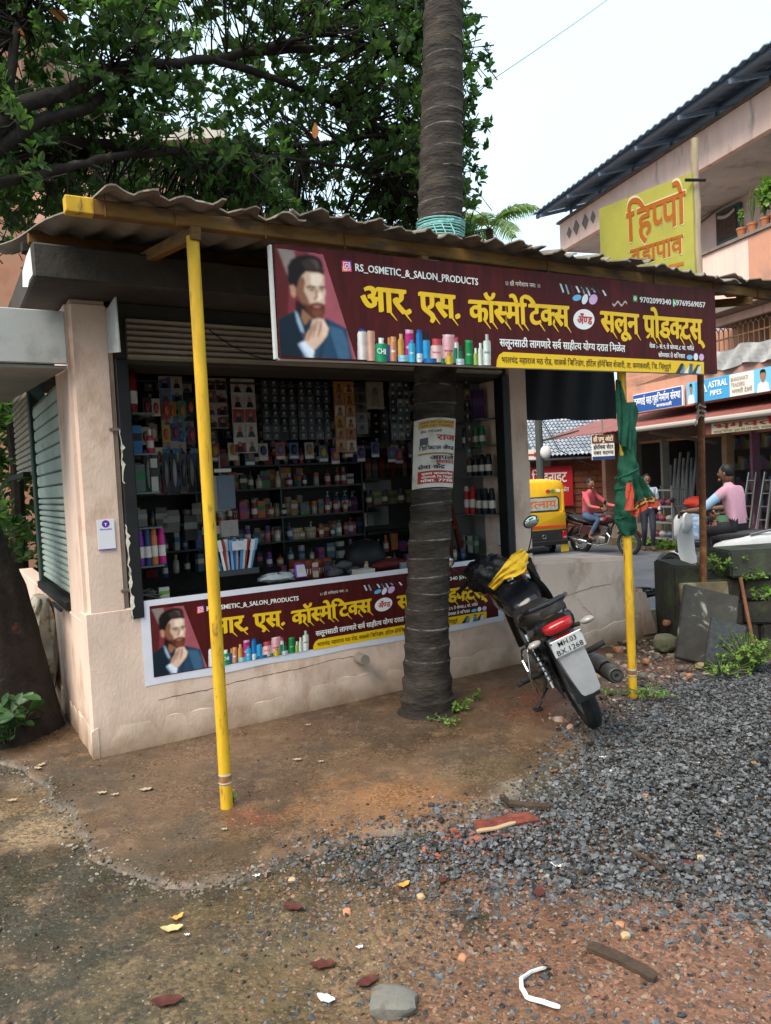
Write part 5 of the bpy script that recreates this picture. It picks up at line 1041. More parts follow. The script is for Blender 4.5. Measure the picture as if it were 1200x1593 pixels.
def frond(L, droop, m, parent, loc, az, el, nleaf=26, w=0.035, ll=0.5):
    mb = MB(); pts = []; d = Vector((math.cos(el), 0, math.sin(el))); p = Vector((0, 0, 0))
    for i in range(13):
        pts.append(p.copy()); p = p + d * (L / 12); d = (d + Vector((0, 0, -droop / 12))).normalized()
    mb.tube(pts, [0.022 * (1 - i / 14) + .003 for i in range(13)], 5)
    for i in range(nleaf):
        f = 0.12 + 0.86 * i / nleaf; k = f * 12; a = pts[int(k)]; b = pts[min(12, int(k) + 1)]; q = a.lerp(b, k - int(k)); t = (b - a).normalized() if (b - a).length > 0 else d; l = ll * math.sin(math.pi * (0.15 + 0.8 * f)) + .08
        for s in (-1, 1):
            e = (Vector((0, s, 0)) + t * 0.6 + Vector((0, 0, -0.35 - rr.random() * .3))).normalized(); w2 = t * w / 2
            m1 = q + e * l * .5 + Vector((0, 0, .05)); mb.add([q - w2, q + w2, m1 + w2, q + e * l + Vector((0, 0, -.06)), m1 - w2], [(0, 1, 2, 4), (4, 2, 3)])
    return mb.build('frond', m, parent, smooth=None, fix=False, loc=loc, rot=(0, 0, az))
for i in range(11): frond(2.6, 1.5, FROND, palm, palm_c(9.0), i * 0.571, 0.9 - 0.14 * (i % 5), 24, .05, .6)
# twine wound round the trunk
tw = MB(); c0 = palm_c(2.80); pts = []
for i in range(150):
    th = i * 0.42; z = 2.80 + 0.10 * ((i / 150) ** 1.0) + .012 * math.sin(i * .37); c = palm_c(z); r = lerp_t(PR, z) * 1.03 + .004 + .004 * rr.random(); pts.append(c + Vector((math.cos(th) * r, math.sin(th) * r, 0)))
tw.tube(pts, .0055, 5)
for k in range(3):
    a = c0 + Vector((-.05 + .05 * k, -.142, .05)); tw.tube([a, a + Vector((.02, -.02, -.06)), a + Vector((-.01, -.02, -.12 - .03 * k))], .004, 5)
tag(tw.build('rope', mat('turquoise_twine', (0.19, 0.42, 0.40), 0.8, var=0.3, vscale=30)), 'turquoise twine wound round the palm trunk above the canopy', 'rope')
# notice pasted on the trunk
pn = thing('paper_notice', 'weathered paper notice wrapped on the palm trunk', 'poster', (0, 0, 0))
def PN(a, b, l):
    z = 1.335 + .40 * b; c = palm_c(z); r = lerp_t(PR, z) * 1.035 + .004 + l + .010 * (1 - min(1, 6 * min(a, 1 - a, .2))); th = -math.pi / 2 - R(52) + R(116) * a - R(8)
    return (c.x + math.cos(th) * r, c.y + math.sin(th) * r, z + .012 * math.sin(a * 3))
def curved(name, a0, a1, b0, b1, m, l, n=14):
    return MB().loft([[PN(a0 + (a1 - a0) * i / n, b0 + (b1 - b0) * j / 4, l) for j in range(5)] for i in range(n + 1)], close=False).build(name, m, pn, fix=False, smooth=60)
PAP = mat('notice_paper', (0.50, 0.47, 0.42), 0.85, var=0.12, vscale=12, col2=(0.34, 0.30, 0.25), mask=(0.52, 0.7), mscale=9)
curved('sheet', 0, 1, 0, 1, PAP, 0); curved('header_strip', .12, .96, .86, .97, ink('a98a4a', .8), .0012); curved('footer_strip', .14, .99, .06, .24, ink('9c3330', .8), .0012); curved('thin_strip', .14, .98, .475, .50, ink('8a6a3a', .8), .0012)
for t, c, a0, a1, b, h, w in (('आमचे येथे सर्व प्रकारचे', '7a3a22', .16, .94, .925, .022, .006), ('फॉर्म भरून मिळतील', '7a3a22', .2, .9, .88, .02, .006), ('प्रोप्रा. राज दळवी', '3a3632', .18, .66, .795, .03, .006), ('राज', 'a02a24', .56, .98, .68, .075, .022),
                              ('डिजिटल ॲण्ड', '1f2430', .16, .97, .545, .05, .022), ('आपले', '1f2430', .42, .97, .40, .055, .022), ('सरकार', 'a02a24', .55, .98, .345, .045, .022), ('सेवा केंद्र', '1f2430', .14, .76, .27, .05, .022),
                              ('मुख्य बाजारपेठ', 'e0d8d0', .24, .96, .185, .026, .022), ('कणकवली, जि. सिंधुदुर्ग', 'e0d8d0', .24, .96, .135, .026, .022), ('मोबा. 7798', 'e0d8d0', .22, .97, .08, .034, .022)):
    lettering('lettering', t, ink(c, .8), PN, (a0, b), (a1, b), h, pn, w, lift=.0024)
MB().loft([[PN(.17 + .2 * i / 6, .62 + .10 * j / 3, .0024) for j in range(4)] for i in range(7)], close=False).build('drawing_print', ink('4a4e58', .8), pn, fix=False)

# ---- broadleaf tree on the left
tree = thing('broadleaf_tree', 'dark broadleaf tree spreading glossy leaves over the shop roof', 'tree', (0, 0, 0))
def limb(pts, r0, r1, n=12, wob=.02, name='limb'):
    P = []; m_ = len(pts)
    for i in range(m_ - 1):
        a = Vector(pts[max(0, i - 1)]); b = Vector(pts[i]); c = Vector(pts[i + 1]); d = Vector(pts[min(m_ - 1, i + 2)])
        for k in range(6):
            t = k / 6; P.append(0.5 * ((2 * b) + (c - a) * t + (2 * a - 5 * b + 4 * c - d) * t * t + (3 * b - a - 3 * c + d) * t ** 3) + Vector((rr.uniform(-wob, wob), rr.uniform(-wob, wob), rr.uniform(-wob, wob)) ) * .5)
    P.append(Vector(pts[-1])); N = len(P); MB().tube(P, [(r0 + (r1 - r0) * i / (N - 1)) * rr.uniform(.93, 1.07) for i in range(N)], n).build(name, BARK, tree, smooth=60); return P
tb = gp(-12, 1160) + Vector((0, .22, 0))
mbt = MB(); rows = []; TT = [(-.1, -26, .36), (.05, -26, .32), (.2, -28, .30), (.5, -36, .28), (.9, -52, .26), (1.3, -80, .24), (1.8, -125, .22), (2.3, -185, .21), (2.7, -215, .20)]
for z in np.linspace(-.1, 2.7, 90):
    px = np.interp(z, [q[0] for q in TT], [q[1] for q in TT]); r = np.interp(z, [q[0] for q in TT], [q[2] for q in TT]); c = Vector((at_depth(px, 800, tb.y).x, tb.y, z)); th = 2 * np.pi * np.arange(56) / 56
    k_ = 1 + .05 * np.sin(4 * th + z) + (fbm(th * 3.5 + 40, np.full(56, z * 2.2), 1.0, 4, 3) - .47) * .45 * np.sin(th / 2) ** .3; rows.append([c + Vector((math.cos(th[i]), math.sin(th[i]), 0)) * float(r * k_[i]) for i in range(56)])
mbt.loft(rows); mbt.build('trunk', mat('old_trunk_bark', (0.022, 0.017, 0.014), 0.9, var=0.5, vscale=12, col2=(0.13, 0.035, 0.02), mask=(0.60, 0.68), mscale=4, bump=1.0, bscale=26), tree, smooth=60)
top = Vector((rows[-1][0].x - .22, tb.y, 2.6))
L1 = limb([top, at_depth(-60, 270, 4.5), at_depth(20, 172, 4.6), at_depth(110, 142, 4.8), at_depth(190, 103, 5.0), at_depth(330, 92, 5.4), at_depth(470, 58, 5.8), at_depth(545, 5, 6.1), at_depth(600, -80, 6.4)], .06, .014)
L2 = limb([at_depth(-20, 245, 4.55), at_depth(60, 190, 4.7), at_depth(140, 165, 4.9), at_depth(200, 115, 5.2), at_depth(250, 20, 5.6), at_depth(262, -90, 5.9)], .045, .014)
L3 = limb([top, at_depth(-40, 305, 4.5), at_depth(60, 272, 4.7), at_depth(150, 248, 4.9), at_depth(260, 238, 5.2), at_depth(400, 242, 5.7), at_depth(520, 256, 6.1), at_depth(600, 275, 6.4)], .036, .010)
L4 = limb([at_depth(-10, 215, 4.8), at_depth(100, 220, 5.2), at_depth(230, 228, 5.6), at_depth(330, 238, 6.0), at_depth(470, 226, 6.5), at_depth(640, 200, 7.0), at_depth(715, 150, 7.3)], .04, .012)
L5 = limb([at_depth(330, 92, 5.4), at_depth(450, 130, 5.8), at_depth(560, 180, 6.3), at_depth(650, 240, 6.8)], .03, .012)
L6 = limb([at_depth(390, 78, 5.6), at_depth(520, 75, 6.1), at_depth(640, 60, 6.7), at_depth(720, 20, 7.2)], .035, .012)
L7 = limb([at_depth(10, 178, 4.6), at_depth(25, 60, 4.7), at_depth(50, -60, 4.9)], .035, .015)
L8 = limb([top, at_depth(-260, 150, 4.2), at_depth(-420, -60, 4.6)], .15, .05)
nodes = [p for L_ in (L1, L2, L3, L4, L5, L6, L7) for p in L_[6:]]
def leaf_mesh(): 
    v = np.array([(0, 0, 0), (.16, -.26, .03), (.16, .26, .03), (.55, -.62, .04), (.55, .62, .04), (.52, 0, -.05), (.86, -.36, -.03), (.86, .36, -.03), (1, 0, -.12), (.16, 0, 0)]); v[:, 1] *= .42
    f = [(0, 9, 2), (0, 1, 9), (9, 1, 3, 5), (9, 5, 4, 2), (5, 3, 6, 8), (5, 8, 7, 4)]; return v, f
LV, LF = leaf_mesh()
def foliage(name, leaves, m, parent):      # leaves: list of 4x3 arrays (origin, ex, ey, ez)
    A = np.array(leaves); V = A[:, None, 0] + LV[None, :, 0, None] * A[:, None, 1] + LV[None, :, 1, None] * A[:, None, 2] + LV[None, :, 2, None] * A[:, None, 3]
    nv = len(LV); V = V.reshape(-1, 3); fl = [x for f in LF for x in f]; ft = np.array([len(f) for f in LF]); n = len(A)
    lo = (np.array(fl)[None] + (np.arange(n) * nv)[:, None]).reshape(-1); tot = np.tile(ft, n); st = np.concatenate([[0], np.cumsum(tot)[:-1]])
    me = bpy.data.meshes.new(name); me.vertices.add(len(V)); me.vertices.foreach_set('co', V.reshape(-1)); me.loops.add(len(lo)); me.loops.foreach_set('vertex_index', lo); me.polygons.add(len(tot)); me.polygons.foreach_set('loop_start', st); me.polygons.foreach_set('loop_total', tot); me.update(calc_edges=True)
    me.materials.append(m); me.shade_smooth(); return obj(name, me, parent)
def rosette(c, axis, k, L, rs, leaves, spread=(0.5, 1.25)):
    ax = Vector(axis).normalized(); u = ax.orthogonal().normalized(); v = ax.cross(u); a0 = rs.uniform(0, 6.28)
    for i in range(k):
        th = a0 + i * 2.4; el = rs.uniform(*spread); d = (ax * math.cos(el) + (u * math.cos(th) + v * math.sin(th)) * math.sin(el)).normalized(); l = L * rs.uniform(.75, 1.15)
        nrm = (ax - d * ax.dot(d)); nrm = nrm.normalized() if nrm.length > .05 else d.orthogonal().normalized(); nrm = (nrm + Vector(rs.normal(0, .25, 3))).normalized(); ey = nrm.cross(d).normalized(); ez = d.cross(ey)
        leaves.append((tuple(Vector(c) - ax * L * rs.uniform(0, .9)), tuple(d * l), tuple(ey * l), tuple(ez * l)))
rs = np.random.RandomState(21); leaves = []; twigs = MB()
ELL = [((-1.6, 6.0, 4.9), (2.7, 1.7, 1.75), 2900), ((-0.2, 6.6, 4.7), (1.35, 1.2, 1.7), 1150), ((0.42, 7.0, 4.7), (.62, .8, 2.1), 700), ((0.55, 7.1, 3.75), (.40, .5, .75), 170), ((-2.6, 5.0, 4.3), (1.5, .9, 1.5), 1250), ((-0.6, 6.4, 3.7), (1.4, 1.0, .55), 560), ((-3.6, 6.0, 5.2), (2.2, 2.0, 1.8), 800), ((-0.8, 5.4, 6.4), (2.6, 1.4, .8), 650)]
nodes_a = np.array([p[:] for p in nodes])
for c, r, k in ELL:
    made = 0
    while made < k:
        q = rs.normal(size=3); q /= np.linalg.norm(q); q = np.array(c) + q * np.array(r) * rs.uniform(.25, 1) ** .5
        if q[2] < 3.25 + .12 * max(0, q[1] - 5.5) or (abs(q[0] - .46) < .25 and abs(q[1] - 4.45) < .3): continue
        made += 1
        if vnoise(np.array([q[0] * 1.0 + q[2] * .7]), np.array([q[1] * .8 + q[2]]), 1.6, 2)[0] < (.26 if q[0] < -1.6 else .41): continue
        ax = np.array([rs.normal(0, .6), rs.normal(0, .6) - .25, rs.uniform(-.2, 1)]); rosette(q, ax, rs.randint(7, 12), .076, rs, leaves)
        i = np.argmin(((nodes_a - q) ** 2).sum(1)); dv = nodes_a[i] - q
        if np.linalg.norm(dv) < 1.2 and rs.rand() < .5:
            e = Vector(q); s = Vector(nodes_a[i]); mid = (e + s) / 2 + Vector(rs.normal(0, .06, 3)); twigs.tube([s, mid, e], [.009, .006, .003], 4, cap=False)
        else: twigs.tube([Vector(q) - Vector(ax).normalized() * .22, Vector(q)], [.005, .003], 4, cap=False)
twigs.build('twigs', BARK, tree, smooth=60, fix=False)['kind'] = 'stuff'
dist = [ (l[0][1], i) for i, l in enumerate(leaves) if 0 < proj(l[0])[0] < 1200 and 0 < proj(l[0])[1] < 330]; dist.sort(); near_i = set(i for _, i in dist[:280])
lm = bpy.data.meshes.new('leaf'); lm.from_pydata(LV.tolist(), [], LF); lm.materials.append(LEAF)
for i in near_i:
    l = leaves[i]; o = obj('leaf', lm, tree); M_ = Matrix.Identity(4)
    for a in range(3):
        for b_ in range(3): M_[b_][a] = l[a + 1][b_]
        M_[a][3] = l[0][a]
    o.matrix_local = M_
foliage('crown', [l for i, l in enumerate(leaves) if i not in near_i], LEAF, tree)['kind'] = 'stuff'
# a few withered leaves in the crown
for px, py, d in ((77, 16, 4.6), (25, 50, 4.7), (490, 190, 5.5)):
    o = obj('withered_leaf', bpy.data.meshes.new('wl'), tree, at_depth(px, py, d), (rs.uniform(0, 3), rs.uniform(0, 3), rs.uniform(0, 3))); o.data.from_pydata((LV * .12).tolist(), [], LF); o.data.materials.append(mat('withered', (0.35, 0.13, 0.03), .7))
# ---- weeds and low plants
def weed(label, P, n, L, h, m=WEED, name='weed', spread=.12, seed=0, stem=True):
    rs_ = np.random.RandomState(seed); lv = []; mb = MB()
    for i in range(n):
        a = rs_.uniform(0, 6.28); r = spread * math.sqrt(rs_.rand()); tip = Vector((math.cos(a) * r, math.sin(a) * r, h * rs_.uniform(.35, 1))); base = tip * .25; base.z = 0
        if stem: mb.tube([base, (base + tip) / 2 + Vector((0, 0, h * .12)), tip], [.004, .003, .002], 4, cap=False)
        rosette(tip, (math.cos(a) * .6, math.sin(a) * .6, 1), rs_.randint(4, 7), L, rs_, lv, (.5, 1.5))
    o = thing(name, label, 'plant', P); foliage('leaves', lv, m, o)['kind'] = 'stuff'
    if stem: mb.build('stems', mat('weed_stem', (0.10, 0.13, 0.05), .7), o, smooth=60, fix=False)['kind'] = 'stuff'
    return o
weed('bright green weed tuft growing at the foot of the palm', gp(660, 1112), 12, .045, .10, seed=1, spread=.06); weed('low creeping weed between the palm and the motorcycle', gp(712, 1106), 16, .032, .07, seed=2, spread=.08); weed('tiny weed sprout by the motorcycle stand', gp(745, 1090), 4, .03, .07, seed=3, spread=.03)
weed('sparse weed seedlings spread before the palm foot', gp(690, 1122), 10, .022, .03, seed=13, spread=.12)
weed('dark leafy shrub in front of the left tree trunk', gp(12, 1160), 16, .11, .30, leafy('shrub_leaf', (0.06, 0.13, 0.04), (0.04, 0.09, 0.03), .25), 'shrub', .17, 4)
weed('small weed at the foot of the cracked yellow post', gp(363, 1250), 4, .022, .05, seed=5, spread=.02)
weed('feathery light green fern clump beside the leaning slabs', gp(1165, 1040), 130, .024, .22, seed=6, spread=.20); weed('spreading green weeds in front of the dark granite slab', gp(1125, 1048), 44, .022, .08, seed=7, spread=.20)
weed('small green sprouts between the rubble and the slabs', gp(1050, 1005), 14, .03, .10, seed=8, spread=.12); weed('weeds growing through gravel beside the yellow post foot', gp(1010, 1082), 26, .022, .05, seed=9, spread=.16)
weed('thin weeds on the rubble behind the yellow post', gp(958, 1080), 10, .02, .04, seed=10, spread=.1)
# distant palm behind the roofs
dp = thing('distant_palm', 'yellowish palm fronds far behind the canopy roof', 'palm tree', at_depth(762, 372, 24))
MB().tube([(0, 0, -9), (0.1, 0, -4), (0, 0, .3)], [.16, .14, .12], 10).build('trunk', PBARK, dp)
for i in range(9): frond(1.9, 1.5 + .2 * (i % 3), FROND, dp, (0, 0, .3), i * .7 + .2, .95 - .2 * (i % 4), 22, .07, .55)

# dark shrubs and small trees behind the left side of the kiosk
rsb = np.random.RandomState(88)
for bi, (bx_, by_, hz_, rx_) in enumerate(((-4.3, 8.6, 3.6, 1.2), (-5.8, 9.4, 4.2, 1.5), (-3.4, 10.2, 3.9, 1.2), (-7.4, 9.0, 4.0, 1.6))):
    bt = thing('background_tree', ['dense dark shrub tree close behind the kiosk side wall', 'dense shrub tree further along behind the tree trunk', 'tall thin shrub tree behind the kiosk roof', 'broad shrub tree at the far edge of the plot'][bi], 'tree', (bx_, by_, -.05)); lv = []
    MB().tube([(0, 0, 0), (.05, 0, hz_ * .5), (-.05, .05, hz_ * .85)], [.10, .07, .03], 8).build('trunk', BARK, bt)
    for _ in range(620):
        q = rsb.normal(size=3); q /= np.linalg.norm(q); q = q * np.array([rx_, 1.0, hz_ * .48]) * rsb.uniform(.3, 1) ** .4 + np.array([0, 0, hz_ * .52])
        if q[2] > .1: rosette(q, (rsb.normal(0, .6), -.4, .7), 8, .13, rsb, lv)
    foliage('crown', lv, LEAF, bt)['kind'] = 'stuff'

# trees across the plot behind the viewer (seen only in the mirrors): they shade the shop from that side
proto = None
for bi, (bx_, by_, sc_, lab) in enumerate(((-7.5, -9.5, 1.1, 'leafy tree at the back of the plot opposite the kiosk corner'), (-1.8, -11.0, 1.2, 'leafy tree at the back of the plot facing the shop counter'), (4.2, -10.0, 1.05, 'leafy tree at the back of the plot facing the motorcycle'), (9.6, -8.5, 1.1, 'leafy tree at the back of the plot towards the road'))):
    if proto is None:
        proto = bt = thing('plot_tree', lab, 'tree', (bx_, by_, -.05)); lv = []; MB().tube([(0, 0, 0), (.08, 0, 2.2), (-.05, .05, 4.6)], [.2, .16, .08], 10).build('trunk', BARK, bt)
        for _ in range(900):
            q = rsb.normal(size=3); q /= np.linalg.norm(q); q = q * np.array([2.5, 1.8, 2.3]) * rsb.uniform(.3, 1) ** .4 + np.array([0, 0, 4.0]); rosette(q, (rsb.normal(0, .6), .3, .7), 8, .26, rsb, lv)
        foliage('crown', lv, LEAF, bt)['kind'] = 'stuff'
    else: bt = copy_tree(proto); tag(bt, lab, 'tree')
    bt.location = (bx_, by_, -.05); bt.rotation_euler = (0, 0, bi * 1.3); bt.scale = (sc_,) * 3; bt['group'] = 'trees behind the viewer'
# ================================================================= motorcycles, scooter, auto rickshaw
RUBBER = mat('rubber', (0.018, 0.018, 0.019), 0.75, var=0.3, vscale=20, bump=0.2, bscale=90); BPLAS = mat('black_plastic', (0.02, 0.02, 0.022), 0.35, var=0.2, rvar=.12); GPLAS = mat('grey_plastic', (0.20, 0.205, 0.215), 0.6, var=0.15, vscale=10)
CHROME = mat('chrome', (0.55, 0.55, 0.55), 0.22, metal=1.0, var=.1, rvar=.1); ALLOY = mat('engine_alloy', (0.20, 0.19, 0.18), 0.5, metal=0.6, var=0.3, vscale=14); SEATM = mat('seat_vinyl', (0.022, 0.020, 0.020), 0.55, var=0.2, bump=.1, bscale=120)
BPAINT = mat('black_gloss', (0.013, 0.013, 0.016), 0.2, coat=.3, rvar=.1, vscale=5); REDL = mat('red_lens', (0.30, 0.008, 0.010), 0.12, coat=.5); CLEARL = mat('clear_lens', (0.26, 0.24, 0.22), 0.12, coat=.5); MUFF = mat('muffler_grey', (0.07, 0.068, 0.065), 0.5, metal=.4, var=.3, vscale=12)
MIRR = mat('wing_mirror_glass', (0.6, 0.65, 0.62), 0.04, metal=1.0); PLATEW = mat('plate_white', (0.74, 0.74, 0.73), 0.45, var=.05)
def oval_rings(spec, n=16, sq=2.6):       # spec: (x, half width, z bottom, z top) -> rounded-rectangular rings along x
    rings = []
    for x, w, z0, z1 in spec:
        r = []
        for i in range(n):
            th = 2 * math.pi * i / n; c, s = math.cos(th), math.sin(th); e = 2 / sq
            r.append(Vector((x, w * math.copysign(abs(c) ** e, c), (z0 + z1) / 2 + (z1 - z0) / 2 * math.copysign(abs(s) ** e, s))))
        rings.append(r)
    return rings
def wheel(root, c, Rw, rt, nm, spoked=False, wd=None):
    w = obj(nm, None, root, c); MB().torus((0, 0, 0), Rw - rt, rt, wd or rt).build('tyre', RUBBER, w)
    if spoked:
        MB().torus((0, 0, 0), Rw - 2.1 * rt, .013, .02).build('rim', CHROME, w); mb = MB()
        for i in range(24): a = 2 * math.pi * i / 24; mb.tube([(math.cos(a + .2 * (-1) ** i) * .03, .02 * (-1) ** i, math.sin(a + .2 * (-1) ** i) * .03), (math.cos(a) * (Rw - 2.1 * rt), 0, math.sin(a) * (Rw - 2.1 * rt))], .0025, 4)
        mb.build('spokes', CHROME, w)
    else:
        MB().torus((0, 0, 0), Rw - 2.05 * rt, .014, .034).build('rim', mat('alloy_rim_grey', (0.16, 0.16, 0.165), .4, metal=.5), w)
        for i in range(6):
            a = math.pi * i / 3; mb = MB(); d = Vector((math.cos(a), 0, math.sin(a))); q = Vector((-math.sin(a), 0, math.cos(a)))
            mb.beam(d * .04 + q * .012, d * (Rw - 2.1 * rt), .016, .022, up=q).build('spoke', MATS['alloy_rim_grey'], w)
    mb = MB(); mb.lathe([(.05, -.045), (.065, -.03), (.065, .03), (.05, .045)], 16, ax='y'); mb.build('hub', ALLOY, w); return w
def motorcycle(root, paint=BPAINT, spoked=False, plate=None, detail=True, muffler=MUFF):
    B = lambda n, mb, m, **k_: mb.build(n, m, root, **k_)
    wheel(root, (0, 0, .30), .30, .052, 'rear_wheel', spoked, .05); fw = wheel(root, (1.26, 0, .295), .295, .042, 'front_wheel', spoked, .042)
    for s in (-1, 1):
        B('fork_leg', MB().tube([(1.26, s * .085, .295), (1.16, s * .085, .56), (1.02, s * .085, .92)], [.026, .024, .020], 10), CHROME if spoked else BPLAS)
        B('swingarm', MB().beam((-.03, s * .085, .30), (.46, s * .085, .37), .03, .045), BPLAS, bevel=.006)
        sh = B('shock_absorber', MB().tube([(-.01, s * .125, .33), (.13, s * .125, .67)], .016, 8), CHROME); pts = []
        for i in range(70): f = i / 69; a = i * .8; c = Vector((-.01 + .14 * (.12 + .8 * f), s * .125, .33 + .34 * (.12 + .8 * f))); pts.append(c + Vector((math.cos(a) * .030, math.sin(a) * .030, 0)))
        MB().tube(pts, .0055, 5).build('spring', BPLAS, sh)
        B('foot_peg', MB().tube([(.40, s * .10, .31), (.38, s * .30, .31)], .016, 8), RUBBER); B('pillion_peg', MB().tube([(.06, s * .13, .42), (.04, s * .17, .43), (.03, s * .29, .44)], [.010, .018, .018], 10), RUBBER)
        B('side_panel', MB().loft([[Vector((x, s * (y + dy), z)) for x, z in ((.02, .66), (.40, .66), (.44, .50), (.22, .44), (.06, .52))] for y, dy in ((.10, 0), (.125, 0), (.135, -.002))]), paint, bevel=.01)
        st = B('mirror_stem', MB().tube([(.93, s * .24, 1.01), (.92, s * .30, 1.09), (.93, s * .34, 1.16)], .005, 6), BPLAS); M_ = Matrix.Rotation(R(-8), 3, 'Y') @ Matrix.Rotation(s * R(-12), 3, 'Z')
        mh = MB().ell((.935, s * .355, 1.20), (.022, .068, .046), 18, 10, M=M_).build('mirror_housing', BPLAS, st); MB().ell((.918, s * .355, 1.20), (.008, .060, .040), 18, 8, M=M_).build('mirror_glass', MIRR, st)
        B('grip', MB().tube([(.845, s * .37, .975), (.90, s * .25, 1.01)], .017, 10), RUBBER); B('brake_lever', MB().tube([(.93, s * .22, 1.0), (.93, s * .30, .985), (.90, s * .37, .955)], .006, 6), CHROME)
        ind = B('indicator_stalk', MB().tube([(-.40, s * .06, .755), (-.43, s * .12, .755)], .013, 8), BPLAS); MB().ell((-.445, s * .165, .76), (.030, .044, .020), 14, 9, M=Matrix.Rotation(s * R(20), 3, 'Z')).build('indicator_lens', CLEARL, ind)
        find = B('front_indicator', MB().ell((1.10, s * .17, .84), (.04, .045, .026), 12, 8), mat('amber_lens', (.5, .2, .03), .15)); 
    B('handlebar', MB().tube([(.845, .36, .975), (.90, .25, 1.01), (.98, .12, .985), (1.0, 0, .965), (.98, -.12, .985), (.90, -.25, 1.01), (.845, -.36, .975)], .011, 8), CHROME if spoked else BPLAS)
    B('fuel_tank', MB().loft(oval_rings([(.40, .06, .70, .77), (.46, .11, .68, .83), (.58, .155, .68, .90), (.74, .172, .69, .93), (.88, .14, .72, .92), (.96, .07, .76, .88)], 20)), paint, smooth=60)
    B('tank_cap', MB().lathe([(.045, 0), (.045, .012), (.03, .018)], 18, c=(.70, 0, .925)), CHROME)
    for s in (-1, 1): B('tank_decal', MB().loft([[Vector((x, s * (.1725 - .02 * abs(x - .72)), z)) for x, z in ((.60, .84), (.84, .86))], [Vector((x, s * (.178 - .02 * abs(x - .72)), z)) for x, z in ((.58, .78), (.80, .79))]], close=False), mat('decal_grey_red', (.28, .26, .27), .3, col2=(.4, .02, .03), mask=(.5, .52), mscale=6), fix=False)
    seat = B('seat', MB().loft(oval_rings([(.50, .07, .72, .765), (.42, .13, .71, .785), (.20, .145, .71, .79), (.02, .148, .74, .83), (-.10, .142, .76, .875), (-.26, .125, .79, .90), (-.33, .06, .81, .885)], 18, 3.2)), SEATM, smooth=60)
    B('tail_cowl', MB().loft(oval_rings([(.15, .12, .62, .715), (-.10, .14, .67, .765), (-.28, .135, .71, .82), (-.40, .115, .74, .87), (-.455, .07, .77, .87)], 18, 3)), paint, smooth=60)
    B('tail_light', MB().loft(oval_rings([(-.40, .088, .760, .838), (-.455, .090, .765, .838), (-.485, .076, .772, .83), (-.495, .05, .78, .82)], 18, 3.4)), REDL, smooth=50)
    B('reflector', MB().box((-.475, -.05, .718), (-.455, .05, .752)), REDL, bevel=.004)
    B('grab_rail', MB().tube([(.08, .125, .765), (-.10, .145, .845), (-.30, .14, .91), (-.43, .10, .94), (-.47, 0, .945), (-.43, -.10, .94), (-.30, -.14, .91), (-.10, -.145, .845), (.08, -.125, .765)], .015, 10), BPAINT)
    # rear mudguard and plate
    gx = [(-.30, .77, .085), (-.42, .74, .09), (-.475, .65, .088), (-.515, .53, .078), (-.548, .425, .062), (-.551, .41, .05)]
    B('rear_mudguard', MB().loft([[Vector((x + dx, s * w, z + dz)) for s, dx, dz in ((-1, .05, .01), (-.92, 0, 0), (0, -.012, 0), (.92, 0, 0), (1, .05, .01))] for x, z, w in gx], close=False), GPLAS, fix=False, smooth=50)
    B('inner_mudguard', MB().loft([[Vector((.34 * math.cos(a) * 1.0, s * .075, .30 + .36 * math.sin(a))) for s in (-1, 1)] for a in [R(60 + 12 * i) for i in range(11)]], close=False), BPLAS, fix=False, smooth=60)
    if plate:
        pl_ = obj('number_plate', None, root, (-.512, 0, .705), (0, R(-16), 0)); MB().box((-.006, -.095, -.054), (.0, .095, .054)).build('plate_sheet', PLATEW, pl_, bevel=.0025)
        P_ = lambda a, b, l: (-.0068 - l, -a, b)
        lettering('lettering', plate[0], ink('1c1c20'), P_, (-.058, .009), (.058, .009), .032, pl_, .006, lift=.0015); lettering('lettering', plate[1], ink('1c1c20'), P_, (-.082, -.043), (.082, -.043), .033, pl_, .006, lift=.0015)
        for y in (-.092, .092): MB().lathe([(.005, -.0105), (.005, -.006)], 8, c=(0, y, .045), ax='x').build('bolt', CHROME, pl_)
    # engine and exhaust
    B('crankcase', MB().loft(oval_rings([(.34, .06, .25, .42), (.40, .12, .22, .46), (.58, .13, .22, .46), (.70, .09, .26, .42)], 16, 3)), ALLOY, smooth=40)
    for i in range(6): B('cooling_fin', MB().box((.585 + .012 * i, -.10, .45 + .032 * i), (.735 + .012 * i, .10, .465 + .032 * i)), ALLOY, bevel=.003)
    B('cylinder', MB().box((.61, -.07, .44), (.74, .07, .66)), ALLOY, bevel=.01); B('clutch_cover', MB().lathe([(.10, 0), (.095, .025), (.04, .035)], 20, c=(.50, -.155, .34), ax='y'), ALLOY)
    B('frame_tube', MB().tube([(.98, 0, .84), (.84, 0, .62), (.78, 0, .40), (.60, 0, .23), (.35, 0, .25)], .02, 8), BPLAS); B('frame_rail', MB().tube([(.95, 0, .80), (.50, 0, .69), (.15, 0, .66), (-.35, 0, .73)], .022, 8), BPLAS)
    B('chain_cover', MB().prism([(-.06, .25), (.42, .30), (.42, .42), (.10, .42), (-.06, .36)], .088, .102, 'xz'), BPLAS, bevel=.006)
    B('exhaust_pipe', MB().tube([(.74, -.06, .50), (.84, -.09, .42), (.80, -.12, .27), (.55, -.15, .22), (.25, -.165, .27)], .019, 10), CHROME)
    B('muffler', MB().lathe([(.022, .30), (.040, .20), (.050, .10), (.052, -.36), (.047, -.385)], 22, c=(0, -.19, .335), ax='x', M=Matrix.Rotation(R(6), 3, 'Y')), muffler)
